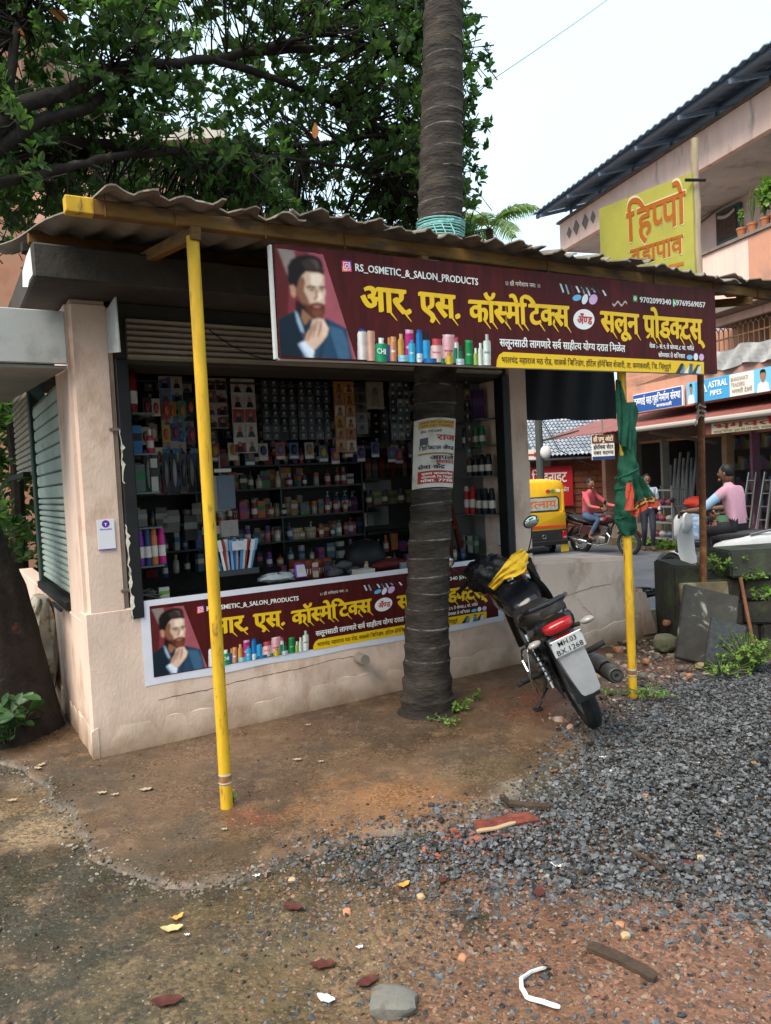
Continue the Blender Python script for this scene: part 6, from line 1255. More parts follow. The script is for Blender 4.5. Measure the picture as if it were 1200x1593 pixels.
    e = Vector((-.385, -.19, .335 + .04)); B('muffler_cap', MB().torus(e, .038, .008, ax='x').lathe([(.028, -.004), (.028, -.014), (.012, -.014), (.012, -.004)], 16, c=e, ax='x'), MUFF); B('heat_shield', MB().loft([[Vector((x, -.19 + math.cos(a) * .064, .335 - x * .1 + math.sin(a) * .064)) for a in [R(30 + 18 * k) for k in range(7)]] for x in (.10, -.08, -.24)], close=False), MUFF, fix=False)
    B('front_mudguard', MB().loft([[Vector((1.26 + .325 * math.cos(a), s * .055, .295 + .325 * math.sin(a))) for s in (-1, -.5, .5, 1)] for a in [R(20 + 14 * i) for i in range(10)]], close=False), paint, fix=False, smooth=60)
    B('headlight', MB().lathe([(.045, -.06), (.085, -.01), (.095, .03), (.088, .045)], 20, c=(1.09, 0, .86), ax='x'), paint); B('headlight_lens', MB().ell((1.135, 0, .86), (.02, .086, .086), 18, 8), CLEARL)
    B('meter_cluster', MB().box((.97, -.10, .95), (1.08, .10, 1.02)), BPLAS, bevel=.02, seg=2)
    B('saree_guard', MB().tube([(.14, .14, .60), (.10, .20, .60), (-.06, .235, .585), (-.10, .235, .53), (.02, .235, .36), (.10, .22, .25), (.20, .15, .27)], .008, 8), CHROME)
    B('guard_bar', MB().tube([(.08, .16, .60), (.04, .22, .45), (.10, .20, .30)], .006, 6), CHROME); B('rear_brake_panel', MB().lathe([(.075, -.05), (.075, -.07), (.04, -.075)], 18, c=(0, 0, .30), ax='y'), ALLOY)
    return root
LEAN, HEAD = R(23), R(90 + 1)
bike_c = gp(924, 1128)
bike = thing('motorcycle', 'black commuter motorcycle leaning on its side stand in front of the shop wall', 'motorcycle', bike_c, (-LEAN, 0, HEAD)); bike.scale = (.87,) * 3
motorcycle(bike, plate=('MH.03', 'BX.1268')); MB().tube([(.42, .10, .26), (.40, .17, .16), (.37, .25, .115)], .011, 8).box((.33, .22, .106), (.41, .28, .114)).build('side_stand', BPLAS, bike)
def bw(p): return bike_c + Matrix.Rotation(HEAD, 3, 'Z') @ Matrix.Rotation(-LEAN, 3, 'X') @ (Vector(p) * .87)
# rolled raincoat and yellow cloth over tank and handlebar
def lump(name, label, cat, c, r, M, m, amp, seed, n=40, k=22, freq=3.0):
    rs_ = np.random.RandomState(seed); mb = MB(); mb.ell((0, 0, 0), (1, 1, 1), n, k); V = np.array(mb.v); ph = rs_.uniform(0, 6, (6, 3)); fr = rs_.normal(0, freq, (6, 3))
    d = sum(np.sin((V * fr[i]).sum(1) * 1.0 + ph[i, 0]) for i in range(6)) / 6; d = d + .55 * np.sin(V @ fr[0] * 3.1 + 2.2 * np.sin(V @ fr[1] * 1.3)) * (amp > .1); V = V * (1 + amp * d)[:, None] * np.array(r); V = (np.array(M) @ V.T).T; mb.v = [tuple(v) for v in V]
    o = mb.build(name, m, None, smooth=60, loc=c); return tag(o, label, cat)
CLOTHB = mat('black_raincoat', (0.010, 0.010, 0.013), 0.42, var=.3, vscale=6, bump=.3, bscale=25)
lump('raincoat', 'black raincoat bundled over the motorcycle tank and handlebar', 'raincoat', bw((.80, .10, 1.0)), (.13, .17, .12), Matrix.Rotation(HEAD, 3, 'Z'), CLOTHB, .16, 3)
mb = MB(); rows = []
for i in range(12):
    f = i / 11; rows.append([bw((.66 + .10 * math.cos(j * .5) - .03 * f, -.165 - .03 * math.sin(j * .9 + f * 3), 1.02 - .34 * f - .01 * j)) + Vector((.012 * math.sin(4 * f + j), 0, 0)) for j in range(7)])
mb.loft(rows, close=False); o = mb.build('raincoat_sleeve', CLOTHB, None, smooth=60, fix=False); tag(o, 'black raincoat sleeve hanging down beside the fuel tank', 'raincoat')
YCL = mat('yellow_cloth', (0.60, 0.36, 0.02), 0.85, var=.2, bump=.3, bscale=30)
yc = thing('yellow_cloth', 'bright yellow cloth tied on the black raincoat of the motorcycle', 'cloth', (0, 0, 0))
def ribbon(pts, w, m, parent, name, wob=.012, seed=0, n=9, thick=0.0):
    rs_ = random.Random(seed); P = [Vector(p) for p in pts]; rows = []; N = (len(P) - 1) * 6
    for i in range(N + 1):
        f = i / 6; a = min(int(f), len(P) - 2); p = P[a].lerp(P[a + 1], f - a); t = (P[a + 1] - P[a]).normalized(); side = t.cross(CF).normalized(); nrm = -CF
        ww = w[a] + (w[a + 1] - w[a]) * (f - a); rows.append([p + side * ww * (j / (n - 1) - .5) * 2 + nrm * (wob * math.sin(j * 2.1 + i * .35) + wob * .5 * math.sin(i * .9 + j)) for j in range(n)])
    return MB().loft(rows, close=False).build(name, m, parent, smooth=60, fix=False)
Yd = 4.42
ribbon([at_depth(818, 858, Yd + .02), at_depth(806, 876, Yd - .06), at_depth(795, 886, Yd - .10), at_depth(780, 897, Yd - .10), at_depth(764, 915, Yd - .05)], [.03, .064, .05, .03, .026], YCL, yc, 'folded_end', .008)
lump('knot', None, None, at_depth(803, 880, Yd - .03), (.055, .04, .045), Matrix.Identity(3), YCL, .16, 8, 24, 14).parent = yc

# ---------------------------------------------------------------- people
SKIN = mat('brown_skin', (0.20, 0.105, 0.065), 0.55, var=.08); HAIR = mat('black_hair', (0.010, 0.009, 0.009), 0.5)
def human(root, J, cloth, face=(1, 0, 0), hair=True, grip=None, seed=0):
    """J: joint positions; one skinned continuous body; cloth: material per region; hair as a child"""
    names = ['pelvis', 'waist', 'chest', 'neckb', 'neck', 'shL', 'elL', 'wrL', 'shR', 'elR', 'wrR', 'hipL', 'knL', 'anL', 'toL', 'hipR', 'knR', 'anR', 'toR']
    rad = dict(pelvis=.135, waist=.125, chest=.145, neckb=.075, neck=.055, shL=.078, elL=.050, wrL=.032, hipL=.098, knL=.066, anL=.045, toL=.036)
    ed = [('pelvis', 'waist'), ('waist', 'chest'), ('chest', 'neckb'), ('neckb', 'neck'), ('chest', 'shL'), ('shL', 'elL'), ('elL', 'wrL'), ('chest', 'shR'), ('shR', 'elR'), ('elR', 'wrR'), ('pelvis', 'hipL'), ('hipL', 'knL'), ('knL', 'anL'), ('anL', 'toL'), ('pelvis', 'hipR'), ('hipR', 'knR'), ('knR', 'anR'), ('anR', 'toR')]
    me = bpy.data.meshes.new('body_skeleton'); me.from_pydata([tuple(J[n_]) for n_ in names], [(names.index(a), names.index(b)) for a, b in ed], [])
    o = bpy.data.objects.new('body_skeleton', me); COL.objects.link(o); sk = o.modifiers.new('s', 'SKIN'); sk.use_smooth_shade = True; ss = o.modifiers.new('u', 'SUBSURF'); ss.levels = 2
    for i, n_ in enumerate(names):
        r = rad.get(n_) or rad[n_[:-1] + 'L']; d = me.skin_vertices[0].data[i]; d.radius = (r, r * (.82 if n_ in ('pelvis', 'waist', 'chest') else 1)); d.use_root = (i == 0)
    bpy.context.view_layer.update(); dg = bpy.context.evaluated_depsgraph_get(); ev = bpy.data.meshes.new_from_object(o.evaluated_get(dg)); bpy.data.objects.remove(o)
    mb = MB(); V = [v.co.copy() for v in ev.vertices]; regs = {'shirt': 0, 'arm': 1, 'skin': 2, 'trousers': 3, 'shoe': 4}
    seg = [('pelvis', 'waist', 'trousers', .35, 'shirt'), ('waist', 'chest', 'shirt', 1, 'shirt'), ('chest', 'neckb', 'shirt', 1, 'shirt'), ('neckb', 'neck', 'shirt', .25, 'skin')]
    for S in 'LR': seg += [('chest', 'sh' + S, 'shirt', 1, 'shirt'), ('sh' + S, 'el' + S, 'arm', cloth.get('sleeve', .75), 'skin'), ('el' + S, 'wr' + S, 'arm' if cloth.get('long') else 'skin', .93, 'skin'), ('pelvis', 'hip' + S, 'trousers', 1, 'trousers'), ('hip' + S, 'kn' + S, 'trousers', 1, 'trousers'), ('kn' + S, 'an' + S, 'trousers', cloth.get('hem', .85), 'skin'), ('an' + S, 'to' + S, 'shoe', 1, 'shoe')]
    def region(p):
        best = None
        for a, b, m1, f, m2 in seg:
            A = Vector(J[a]); B_ = Vector(J[b]); d = B_ - A; t = max(0, min(1, (p - A).dot(d) / d.length_squared)); q = (p - A - d * t).length / (rad.get(a) or rad[a[:-1] + 'L'])
            if best is None or q < best[0]: best = (q, m1 if t <= f else m2)
        return regs[best[1]]
    mb.v = [tuple(v) for v in V]
    for p in ev.polygons:
        c = sum((V[i] for i in p.vertices), Vector()) / len(p.vertices); mb.f.append(tuple(p.vertices)); mb.mi.append(region(c))
    bpy.data.meshes.remove(ev)
    # head with features, in the same mesh
    fw = Vector(face).normalized(); up = (Vector(J['neck']) - Vector(J['neckb'])).normalized() * .3 + Vector((0, 0, 1)); up = (up - fw * up.dot(fw)).normalized(); sd = up.cross(fw); Mh = Matrix((fw, sd, up)).transposed(); hc = Vector(J['neck']) + up * .105 + fw * .02
    def H(x, y, z): return hc + Mh @ Vector((x, y, z))
    base = len(mb.v); mb.ell(hc, (.092, .075, .118), 20, 14, 2, M=Mh); mb.v[base:] = [tuple(Vector(v) - Mh @ Vector((.012 if (Mh.transposed() @ (Vector(v) - hc)).z < -.05 else 0, 0, 0))) for v in mb.v[base:]]
    mb.ell(H(.095, 0, -.012), (.018, .014, .026), 8, 6, 2, M=Mh); mb.ell(H(.082, 0, -.085), (.022, .03, .022), 8, 6, 2, M=Mh)
    for s in (-1, 1): mb.ell(H(0, s * .078, -.005), (.018, .010, .03), 8, 6, 2, M=Mh); mb.ell(H(.084, s * .03, .012), (.008, .014, .008), 8, 5, 5, M=Mh); mb.box
    mb.ell(H(.090, 0, -.052), (.008, .024, .006), 8, 5, 6, M=Mh)
    # hands: palm and five fingers closed on a grip or hanging
    for S in 'LR':
        w_ = Vector(J['wr' + S]); e_ = Vector(J['el' + S]); d = (w_ - e_).normalized(); sg = 1 if S == 'L' else -1
        lat = d.cross(Vector((0, 0, 1))); lat = lat.normalized() if lat.length > .1 else fw.copy(); nrm = d.cross(lat).normalized(); curl = 1.0 if grip else .35
        mb.ell(w_ + d * .05, (.048, .036, .020), 10, 7, 2, M=Matrix((d, lat, nrm)).transposed())
        for k_ in range(4):
            b0 = w_ + d * .085 + lat * (.027 - .018 * k_); l = (.036, .042, .040, .031)[k_]; p1 = b0 + d * l * .8 + nrm * l * .3 * curl; p2 = p1 + d * l * (.6 - .6 * curl) + nrm * l * .8 * curl; p3 = p2 + nrm * l * .4 * curl - d * l * .4 * curl; mb.tube([b0 - d * .015, p1, p2, p3], [.0095, .009, .0085, .006], 6, 2)
        tb_ = w_ + d * .035 + lat * .034; mb.tube([tb_ - lat * .01, tb_ + lat * .018 + d * .02, tb_ + lat * .018 + d * .045 + nrm * .015], [.011, .010, .007], 6, 2)
    body = mb.build('body', [cloth['shirt'], cloth.get('arm', cloth['shirt']), SKIN, cloth['trousers'], cloth['shoe'], mat('eye_dark', (.02, .015, .012), .3), mat('lip_brown', (.16, .07, .05), .5)], root, smooth=60, fix=False)
    if hair:
        hm = MB(); hm.ell(H(-.014, 0, .022), (.096, .083, .112), 22, 14, M=Mh); kp = []
        for i, v in enumerate(hm.v):
            q = Mh.transposed() @ (Vector(v) - hc); kp.append(q.z > (.058 if q.x > .045 else (-.015 if q.x > -.02 else -.07)))
        hm2 = MB(); hm2.v = hm.v; hm2.f = [f for f in hm.f if sum(kp[i] for i in f) >= 3]; hm2.mi = [0] * len(hm2.f); hm2.build('hair', HAIR, root, smooth=60, fix=False)
    return Mh, hc
def to_unit(o, extra=1.0): o.scale = (MU * extra,) * 3; return o
# rider on the oncoming motorcycle
rb = gp(905, 861, -.235); hd = Vector((.62, -.785, 0)); ang = math.atan2(hd.y, hd.x)
rm = to_unit(thing('motorcycle', 'older chrome and black motorcycle ridden along the street', 'motorcycle', rb, (0, 0, ang))); motorcycle(rm, mat('dark_maroon_paint', (.05, .02, .02), .3), True, None, muffler=CHROME)
PINK = mat('rose_shirt', (0.46, 0.075, 0.10), .8, var=.15, vscale=14, bump=.3, bscale=30); JEAN = mat('blue_jeans', (0.06, 0.10, 0.18), .85, var=.2, vscale=12); SAND = mat('brown_sandal', (.08, .05, .035), .7)
def seated(seat_x, seat_z, hand, foot, lean=.10, hw=.30):
    J = {}; p = Vector((seat_x, 0, seat_z + .11)); J['pelvis'] = p; J['waist'] = p + Vector((lean * .4, 0, .18)); J['chest'] = p + Vector((lean, 0, .37)); J['neckb'] = p + Vector((lean * 1.3, 0, .52)); J['neck'] = p + Vector((lean * 1.4, 0, .60))
    for S, s in (('L', 1), ('R', -1)):
        J['sh' + S] = J['chest'] + Vector((0, s * .17, .10)); h = Vector((hand[0], s * hand[1], hand[2])); m = (J['sh' + S] + h) / 2; J['el' + S] = m + Vector((-.05, s * .09, -.09)); J['wr' + S] = h + (m - h).normalized() * .09
        f = Vector((foot[0], s * foot[1], foot[2])); J['hip' + S] = p + Vector((.02, s * .09, -.03)); k_ = Vector((seat_x + .42, s * (foot[1] - .02), seat_z + .03)); J['kn' + S] = k_; J['an' + S] = f + Vector((-.04, 0, .08)); J['to' + S] = f + Vector((.13, s * .02, .02))
    return J
rp = to_unit(thing('person', 'man in a rose coloured shirt and rolled jeans riding the oncoming motorcycle', 'person', rb, (0, 0, ang)))
human(rp, seated(.22, .78, (.86, .33, 1.02), (.42, .20, .33), .06), dict(shirt=PINK, arm=PINK, long=True, trousers=JEAN, shoe=SAND, hem=.7), (1, -.25, -.02), grip=True)
# walking man
wp = gp(1010, 858, -.24); wk = to_unit(thing('person', 'walking man in pale shirt and dark trousers behind the green cloth', 'person', wp, (0, 0, R(-100))))
J = dict(pelvis=(0, 0, .95), waist=(0, 0, 1.10), chest=(.02, 0, 1.30), neckb=(.03, 0, 1.46), neck=(.04, 0, 1.54), shL=(.0, .18, 1.40), elL=(-.06, .23, 1.14), wrL=(.04, .25, .92), shR=(.0, -.18, 1.40), elR=(.02, -.24, 1.14), wrR=(.14, -.24, .95), hipL=(0, .09, .92), knL=(.10, .09, .50), anL=(-.02, .09, .10), toL=(.12, .10, .035), hipR=(0, -.09, .92), knR=(.06, -.09, .49), anR=(-.12, -.09, .11), toR=(.02, -.10, .035))
human(wk, J, dict(shirt=mat('pale_blue_shirt', (.50, .58, .68), .8, var=.1), arm=mat('pale_blue_shirt', (.5, .58, .68)), long=True, trousers=mat('navy_trousers', (.025, .03, .05), .8), shoe=SAND, hem=.95))
# scooter with rider
sb = at_depth(1160, 800, 9.1); sb.z = -.19; sh = Vector((-.56, .83, 0)); sa = math.atan2(sh.y, sh.x); sb = sb - sh * .1
scs = to_unit(thing('scooter', 'white scooter heading up the street past the stone wall', 'scooter', sb, (0, 0, sa)), 1.1)
WPAINT = mat('white_scooter_paint', (.72, .73, .74), .25, coat=.3, var=.05)
wheel(scs, (0, 0, .22), .22, .048, 'rear_wheel'); wheel(scs, (1.22, 0, .22), .22, .045, 'front_wheel')
S_ = lambda n_, mb, m, **k_: mb.build(n_, m, scs, **k_)
S_('rear_body', MB().loft(oval_rings([(.50, .15, .28, .62), (.36, .19, .30, .68), (.10, .21, .36, .74), (-.15, .20, .44, .80), (-.34, .14, .54, .82), (-.46, .05, .64, .78)], 20, 3)), WPAINT, smooth=60)
S_('seat', MB().loft(oval_rings([(.52, .12, .66, .74), (.40, .155, .67, .78), (.10, .16, .69, .80), (-.05, .14, .72, .81), (-.14, .08, .74, .80)], 18, 3.4)), mat('grey_black_seat', (.05, .05, .055), .55), smooth=60)
S_('grab_rail', MB().tube([(-.05, .17, .76), (-.28, .16, .82), (-.42, .08, .84), (-.42, -.08, .84), (-.28, -.16, .82), (-.05, -.17, .76)], .016, 8), GPLAS); S_('tail_light', MB().ell((-.41, 0, .66), (.04, .09, .045), 14, 8), REDL)
S_('floorboard', MB().box((.42, -.16, .24), (.95, .16, .30)), BPLAS, bevel=.02); S_('leg_shield', MB().loft([[Vector((x, y, z)) for y in (-w, -w * .6, 0, w * .6, w)] for x, w, z in ((.93, .17, .28), (.98, .20, .45), (1.0, .20, .65), (.98, .16, .82), (.97, .10, .92))], close=False), WPAINT, fix=False, smooth=60)
S_('front_cowl', MB().loft(oval_rings([(.94, .10, .78, 1.02), (1.02, .13, .70, 1.04), (1.12, .09, .62, .98)], 16, 3)), WPAINT, smooth=60); S_('front_fender', MB().loft([[Vector((1.22 + .25 * math.cos(a), s * .06, .22 + .25 * math.sin(a))) for s in (-1, -.4, .4, 1)] for a in [R(10 + 16 * i) for i in range(10)]], close=False), WPAINT, fix=False)
S_('fork', MB().tube([(1.22, 0, .22), (1.02, 0, .80)], .03, 8), BPLAS); S_('handlebar', MB().tube([(.86, .34, .98), (.98, .15, 1.02), (.98, -.15, 1.02), (.86, -.34, .98)], .018, 8), RUBBER); S_('muffler', MB().lathe([(.03, .15), (.055, .10), (.055, -.25), (.03, -.30)], 16, c=(0, -.17, .26), ax='x'), MUFF)
for s in (-1, 1): S_('mirror', MB().tube([(.95, s * .25, 1.02), (.95, s * .32, 1.18)], .006, 6).ell((.95, s * .34, 1.22), (.02, .06, .04), 12, 8), BPLAS)
sr = to_unit(thing('person', 'man with pink back and light blue sleeves riding the white scooter', 'person', sb, (0, 0, sa)), 1.1)
human(sr, seated(.20, .74, (.84, .32, 1.02), (.62, .12, .30), .10), dict(shirt=mat('pale_pink_shirt', (.60, .33, .42), .85, var=.08, bump=.25, bscale=25), arm=mat('sky_blue_sleeve', (.36, .54, .72), .85), sleeve=.92, trousers=mat('dark_trousers', (.02, .02, .024), .8), shoe=SAND), (1, .25, 0), grip=True)
# half-hidden dark motorcycle parked at the verge
c2 = copy_tree(rm); c2.location = at_depth(1216, 850, 10.2); c2.location.z = -.215; c2.rotation_euler = (R(-10), 0, R(150)); tag(c2, 'dark motorcycle parked beyond the stone wall by the shop steps', 'motorcycle')

# ---------------------------------------------------------------- auto rickshaw (x forward)
RY = mat('rickshaw_yellow', (0.70, 0.40, 0.02), .4, var=.08); RBK = mat('rickshaw_black', (.02, .02, .022), .45, var=.2)
ab = gp(846, 866, -.235); ad = Vector((-.35, .937, 0)); ar = to_unit(thing('auto_rickshaw', 'yellow and black auto rickshaw seen from behind on the street', 'rickshaw', ab, (0, 0, math.atan2(ad.y, ad.x))))
A_ = lambda n_, mb, m, **k_: mb.build(n_, m, ar, **k_)
def arch(x, w, z0, z1, rr_=.18, n=6):
    pts = [(w, z0)] + [(w - rr_ + rr_ * math.cos(R(90 * i / n)), z1 - rr_ + rr_ * math.sin(R(90 * i / n))) for i in range(n + 1)]; pts += [(-y, z) for y, z in reversed(pts)]; return [Vector((x, y, z)) for y, z in pts]
A_('hood', MB().loft([arch(.0, .60, .98, 1.66), arch(.05, .64, .96, 1.72), arch(.7, .65, .98, 1.76), arch(1.5, .62, 1.25, 1.74), arch(1.62, .58, 1.30, 1.68)]), RY, smooth=50)
A_('rear_panel', MB().loft([arch(-.02, .62, .58, 1.0, .05), arch(.05, .65, .55, 1.0, .05), arch(.75, .66, .50, 1.0, .05)]), RY, bevel=.01); A_('lower_body', MB().loft([arch(-.06, .63, .25, .60, .04), arch(.05, .66, .24, .60, .04), arch(1.3, .66, .24, .50, .04), arch(1.8, .5, .28, .5, .04)]), RBK, bevel=.01)
A_('red_stripe', MB().box((-.034, -.58, .645), (-.022, .58, .70)), mat('rickshaw_red', (.55, .05, .02), .4)); A_('bumper', MB().tube([(-.12, -.6, .34), (-.12, .6, .34)], .022, 8), RBK)
wf = A_('rear_window_frame', MB().prism([(-.42, 1.02), (.42, 1.02), (.46, 1.08), (.46, 1.30), (.40, 1.36), (-.40, 1.36), (-.46, 1.30), (-.46, 1.08)], -.022, .02, 'yz'), mat('window_rubber', (.03, .03, .03), .6)); MB().prism([(-.40, 1.05), (.40, 1.05), (.42, 1.09), (.42, 1.29), (.38, 1.33), (-.38, 1.33), (-.42, 1.29), (-.42, 1.09)], -.026, -.02, 'yz').build('window_pane', mat('window_film', (.38, .42, .36), .2, var=.3, vscale=12), wf)
lettering('lettering', 'रत्नाय', ink('d8641e'), lambda a, b, l: (-.0275 - l, -a, b), (-.36, 1.11), (.37, 1.11), .15, ar, .022)
for s in (-1, 1):
    tl = A_('tail_light', MB().box((-.085, s * .54 - .055, .36), (-.05, s * .54 + .055, .56)), REDL, bevel=.012); MB().box((-.09, s * .54 - .04, .40), (-.083, s * .54 + .04, .44)).build('reverse_lens', CLEARL, tl)
    wheel(ar, (.55, s * .55, .20), .20, .05, 'rear_wheel'); A_('mudflap', MB().box((-.05, s * .55 - .10, .08), (-.03, s * .55 + .10, .26)), mat('yellow_flap', (.6, .38, .03), .6))
    A_('hood_corner_trim', MB().box((-.03, s * .56 - .03, 1.0), (.0, s * .56 + .03, 1.5)), RY, bevel=.01)
wheel(ar, (2.15, 0, .20), .20, .05, 'front_wheel'); A_('front_cowl', MB().loft(oval_rings([(1.75, .48, .28, .95), (2.05, .38, .30, .95), (2.35, .22, .40, .80)], 16, 3)), RY, smooth=60); A_('windscreen', MB().hexa([(1.80, -.5, .92), (1.83, -.5, .92), (1.83, .5, .92), (1.80, .5, .92), (1.60, -.5, 1.60), (1.63, -.5, 1.60), (1.63, .5, 1.60), (1.60, .5, 1.60)]), mat('dark_glass', (.03, .035, .035), .08)); A_('emblem', MB().torus((-.065, .0, .45), .045, .008, ax='x'), CHROME); A_('seat_back', MB().box((.7, -.55, .5), (.85, .55, 1.1)), RBK)
for i, (y, c) in enumerate(((-.45, 'e8e0d0'), (-.30, '3a9a5a'), (-.18, 'c02a4a'))): A_('hood_sticker', MB().prism(blobby(y, 1.48, .06, .04, lambda a, b: (a, b), 10), -.012, -.002, 'yz'), ink(c))
# ================================================================= street buildings
PINKW = mat('pink_wall_paint', (0.86, 0.58, 0.49), 0.85, var=.10, vscale=2, col2=(0.36, 0.28, 0.25), mask=(.58, .74), mscale=2.2, bump=.15, stretch=(2.2, 2.2, .45)); PINKD = mat('mauve_wall_paint', (0.78, 0.62, 0.60), 0.85, var=.1, vscale=2)
ORNW = mat('orange_wall_paint', (0.62, 0.30, 0.20), .85, var=.15, vscale=2, col2=(.36, .2, .15), mask=(.5, .7), mscale=2); LEDGE = mat('weathered_ledge', (0.24, 0.19, 0.16), .9, var=.3, vscale=3, col2=(.12, .11, .08), mask=(.5, .65), mscale=3)
SOFF = mat('soffit_plaster', (0.60, 0.56, 0.51), .9, var=.15, vscale=1.5, col2=(.25, .24, .22), mask=(.5, .7), mscale=1.2); BLUER = mat('blue_grey_sheet', (0.24, 0.31, 0.43), .5, var=.12, vscale=3, metal=.2)
bld = thing('pink_building', 'three storey pink building with sheet roof along the street', 'building', Bw(0, 0), BA)
Bp = lambda n_, mb, m, **k_: mb.build(n_, m, bld, **k_)
def bz(px, py, off): return fb(px, py, off).z
OU = -1.2; XR = 9.0; XL = fb(872, 394, OU).x
zr = bz(1150, 98, -1.9); zft, zfb = bz(1150, 165, OU), bz(1150, 229, OU); zpt, zpb = bz(1150, 374, OU), bz(1150, 470, OU); zrt, zrb = bz(1150, 497, OU), bz(1150, 545, OU); zst, zsb = bz(1150, 576, -1.26), bz(1150, 613, -1.26); zaw = bz(1150, 645, -1.75); XLr = fb(826, 342, -1.9).x
# corrugated sheet roof on purlins
mb = MB(); n = int((XR - XLr) / .05); rows = []
for i in range(n + 1): x = XLr + (XR - XLr) * i / n; dz = .018 * math.cos(i * math.pi / 2 * 1.0); rows.append([(x, -1.9, zr + dz), (x, 3.2, zr + 1.35 + dz), (x, 3.2, zr + 1.33 + dz), (x, -1.9, zr - .02 + dz)])
mb.loft(rows); Bp('sheet_roof', mb, BLUER, smooth=60)
for y in (-1.75, -1.0, -.2, .6): Bp('purlin', MB().beam((XLr + .02, y, zr - .08 + (y + 1.9) * .265), (XR, y, zr - .08 + (y + 1.9) * .265), .06, .08), mat('purlin_blue', (.17, .22, .30), .5))
for x in np.arange(XLr + .35, XR, 1.15): Bp('roof_truss', MB().beam((x, -1.85, zr - .13), (x, 2.8, zr + 1.1), .05, .07), MATS['purlin_blue']); Bp('strut', MB().beam((x, -1.05, zft + .0), (x, -1.05, zr + .14), .05, .05), MATS['purlin_blue'])
# floors
Bp('fascia', MB().box((XL, OU, zfb), (XR, OU + .12, zft)), PINKW, bevel=.01); Bp('fascia_cap', MB().box((XL - .05, OU - .05, zft), (XR, OU + .16, zft + .05)), LEDGE); Bp('soffit', MB().box((XL, OU + .12, zfb + .01), (XR, .6, zfb + .12)), SOFF); Bp('end_wall', MB().box((XL, OU + .12, zfb + .12), (XL + .12, 3, zft)), PINKW)
for cx, cy in ((886, 362), (897, 354), (911, 345), (923, 338)):
    q = fb(cx, cy, OU); h = .17 if cx in (897, 911) else .13; Bp('diamond_panel', MB().prism([(q.x - h * .75, q.z), (q.x, q.z - h), (q.x + h * .75, q.z), (q.x, q.z + h)], OU - .012, OU - .002, 'xz'), LEDGE)
Bp('upper_wall', MB().box((XL + .2, .6, zpb), (XR, .8, zfb + .1)), PINKD); XW = fb(1092, 390, OU).x
Bp('parapet', MB().box((XW, OU, zpb), (XR, OU + .12, zpt)), PINKW, bevel=.01); Bp('parapet_cap', MB().box((XW - .03, OU - .04, zpt), (XR, OU + .18, zpt + .05)), LEDGE)
Bp('stained_panel', MB().box((fb(1165, 400, OU).x, OU - .006, zpb + .02), (XR, OU - .001, zpt - .02)), ORNW); Bp('balcony_ledge', MB().box((XW - .5, OU - .30, zpb - .14), (XR, .6, zpb - .02)), LEDGE)
Bp('middle_wall', MB().box((fb(978, 600, 0).x, -.10, zsb - .6), (XR, .1, zpb - .14)), ORNW); Bp('middle_front', MB().box((XW, OU + .03, zrt - .0), (XR, OU + .12, zpb - .15)), PINKW)
Bp('balcony_floor', MB().box((fb(978, 640, -.9).x, OU, zrb - .22), (XR, .0, zrb - .06)), LEDGE); Bp('lower_parapet', MB().box((fb(975, 640, -.9).x, OU, zsb - .05), (XR, OU + .1, zrb - .02)), ORNW)
for i in range(34):
    x = XW + .1 + i * .11
    if x < XR: Bp('railing_bar', MB().tube([(x, OU + .02, zrb - .06), (x, OU + .02, zrt - .12), (x + .05, OU + .02, zrt - .05), (x + .1, OU + .02, zrt - .12)], .011, 5), mat('rusty_rail', (.28, .17, .10), .7, var=.3))
Bp('railing_rail', MB().tube([(XW, OU + .02, zrb - .03), (XR, OU + .02, zrb - .03)], .018, 6), MATS['rusty_rail']); Bp('railing_rail', MB().tube([(XW, OU + .02, (zrb + zrt) / 2), (XR, OU + .02, (zrb + zrt) / 2)], .015, 6), MATS['rusty_rail'])
# upper window, pipe, plants
w0 = fb(1116, 350, .55); w1 = fb(1154, 350, .55); wz0, wz1 = bz(1135, 376, .55), bz(1135, 322, .55)
win = Bp('window', MB().box((w0.x, .5, wz0), (w1.x, .6, wz1)), mat('teal_window_frame', (.06, .12, .13), .5), bevel=.02); MB().box((w0.x + .07, .48, wz0 + .07), (w1.x - .07, .51, wz1 - .07)).build('window_pane', mat('curtain_brown', (.10, .055, .045), .7, var=.4, vscale=12), win)
mb = MB()
for i in range(9): mb.ell((w0.x + .12 + (w1.x - w0.x - .24) * i / 8, .475, wz1 - .13 - .05 * math.sin(i * math.pi / 8)), (.035, .01, .035), 8, 5)
mb.build('window_garland', mat('lace_white', (.55, .52, .5), .8), win); Bp('wall_pipe', MB().tube([(w0.x - .9, .57, wz1 - .1), (w0.x + .2, .57, wz1 + .12)], .02, 6), LEDGE)
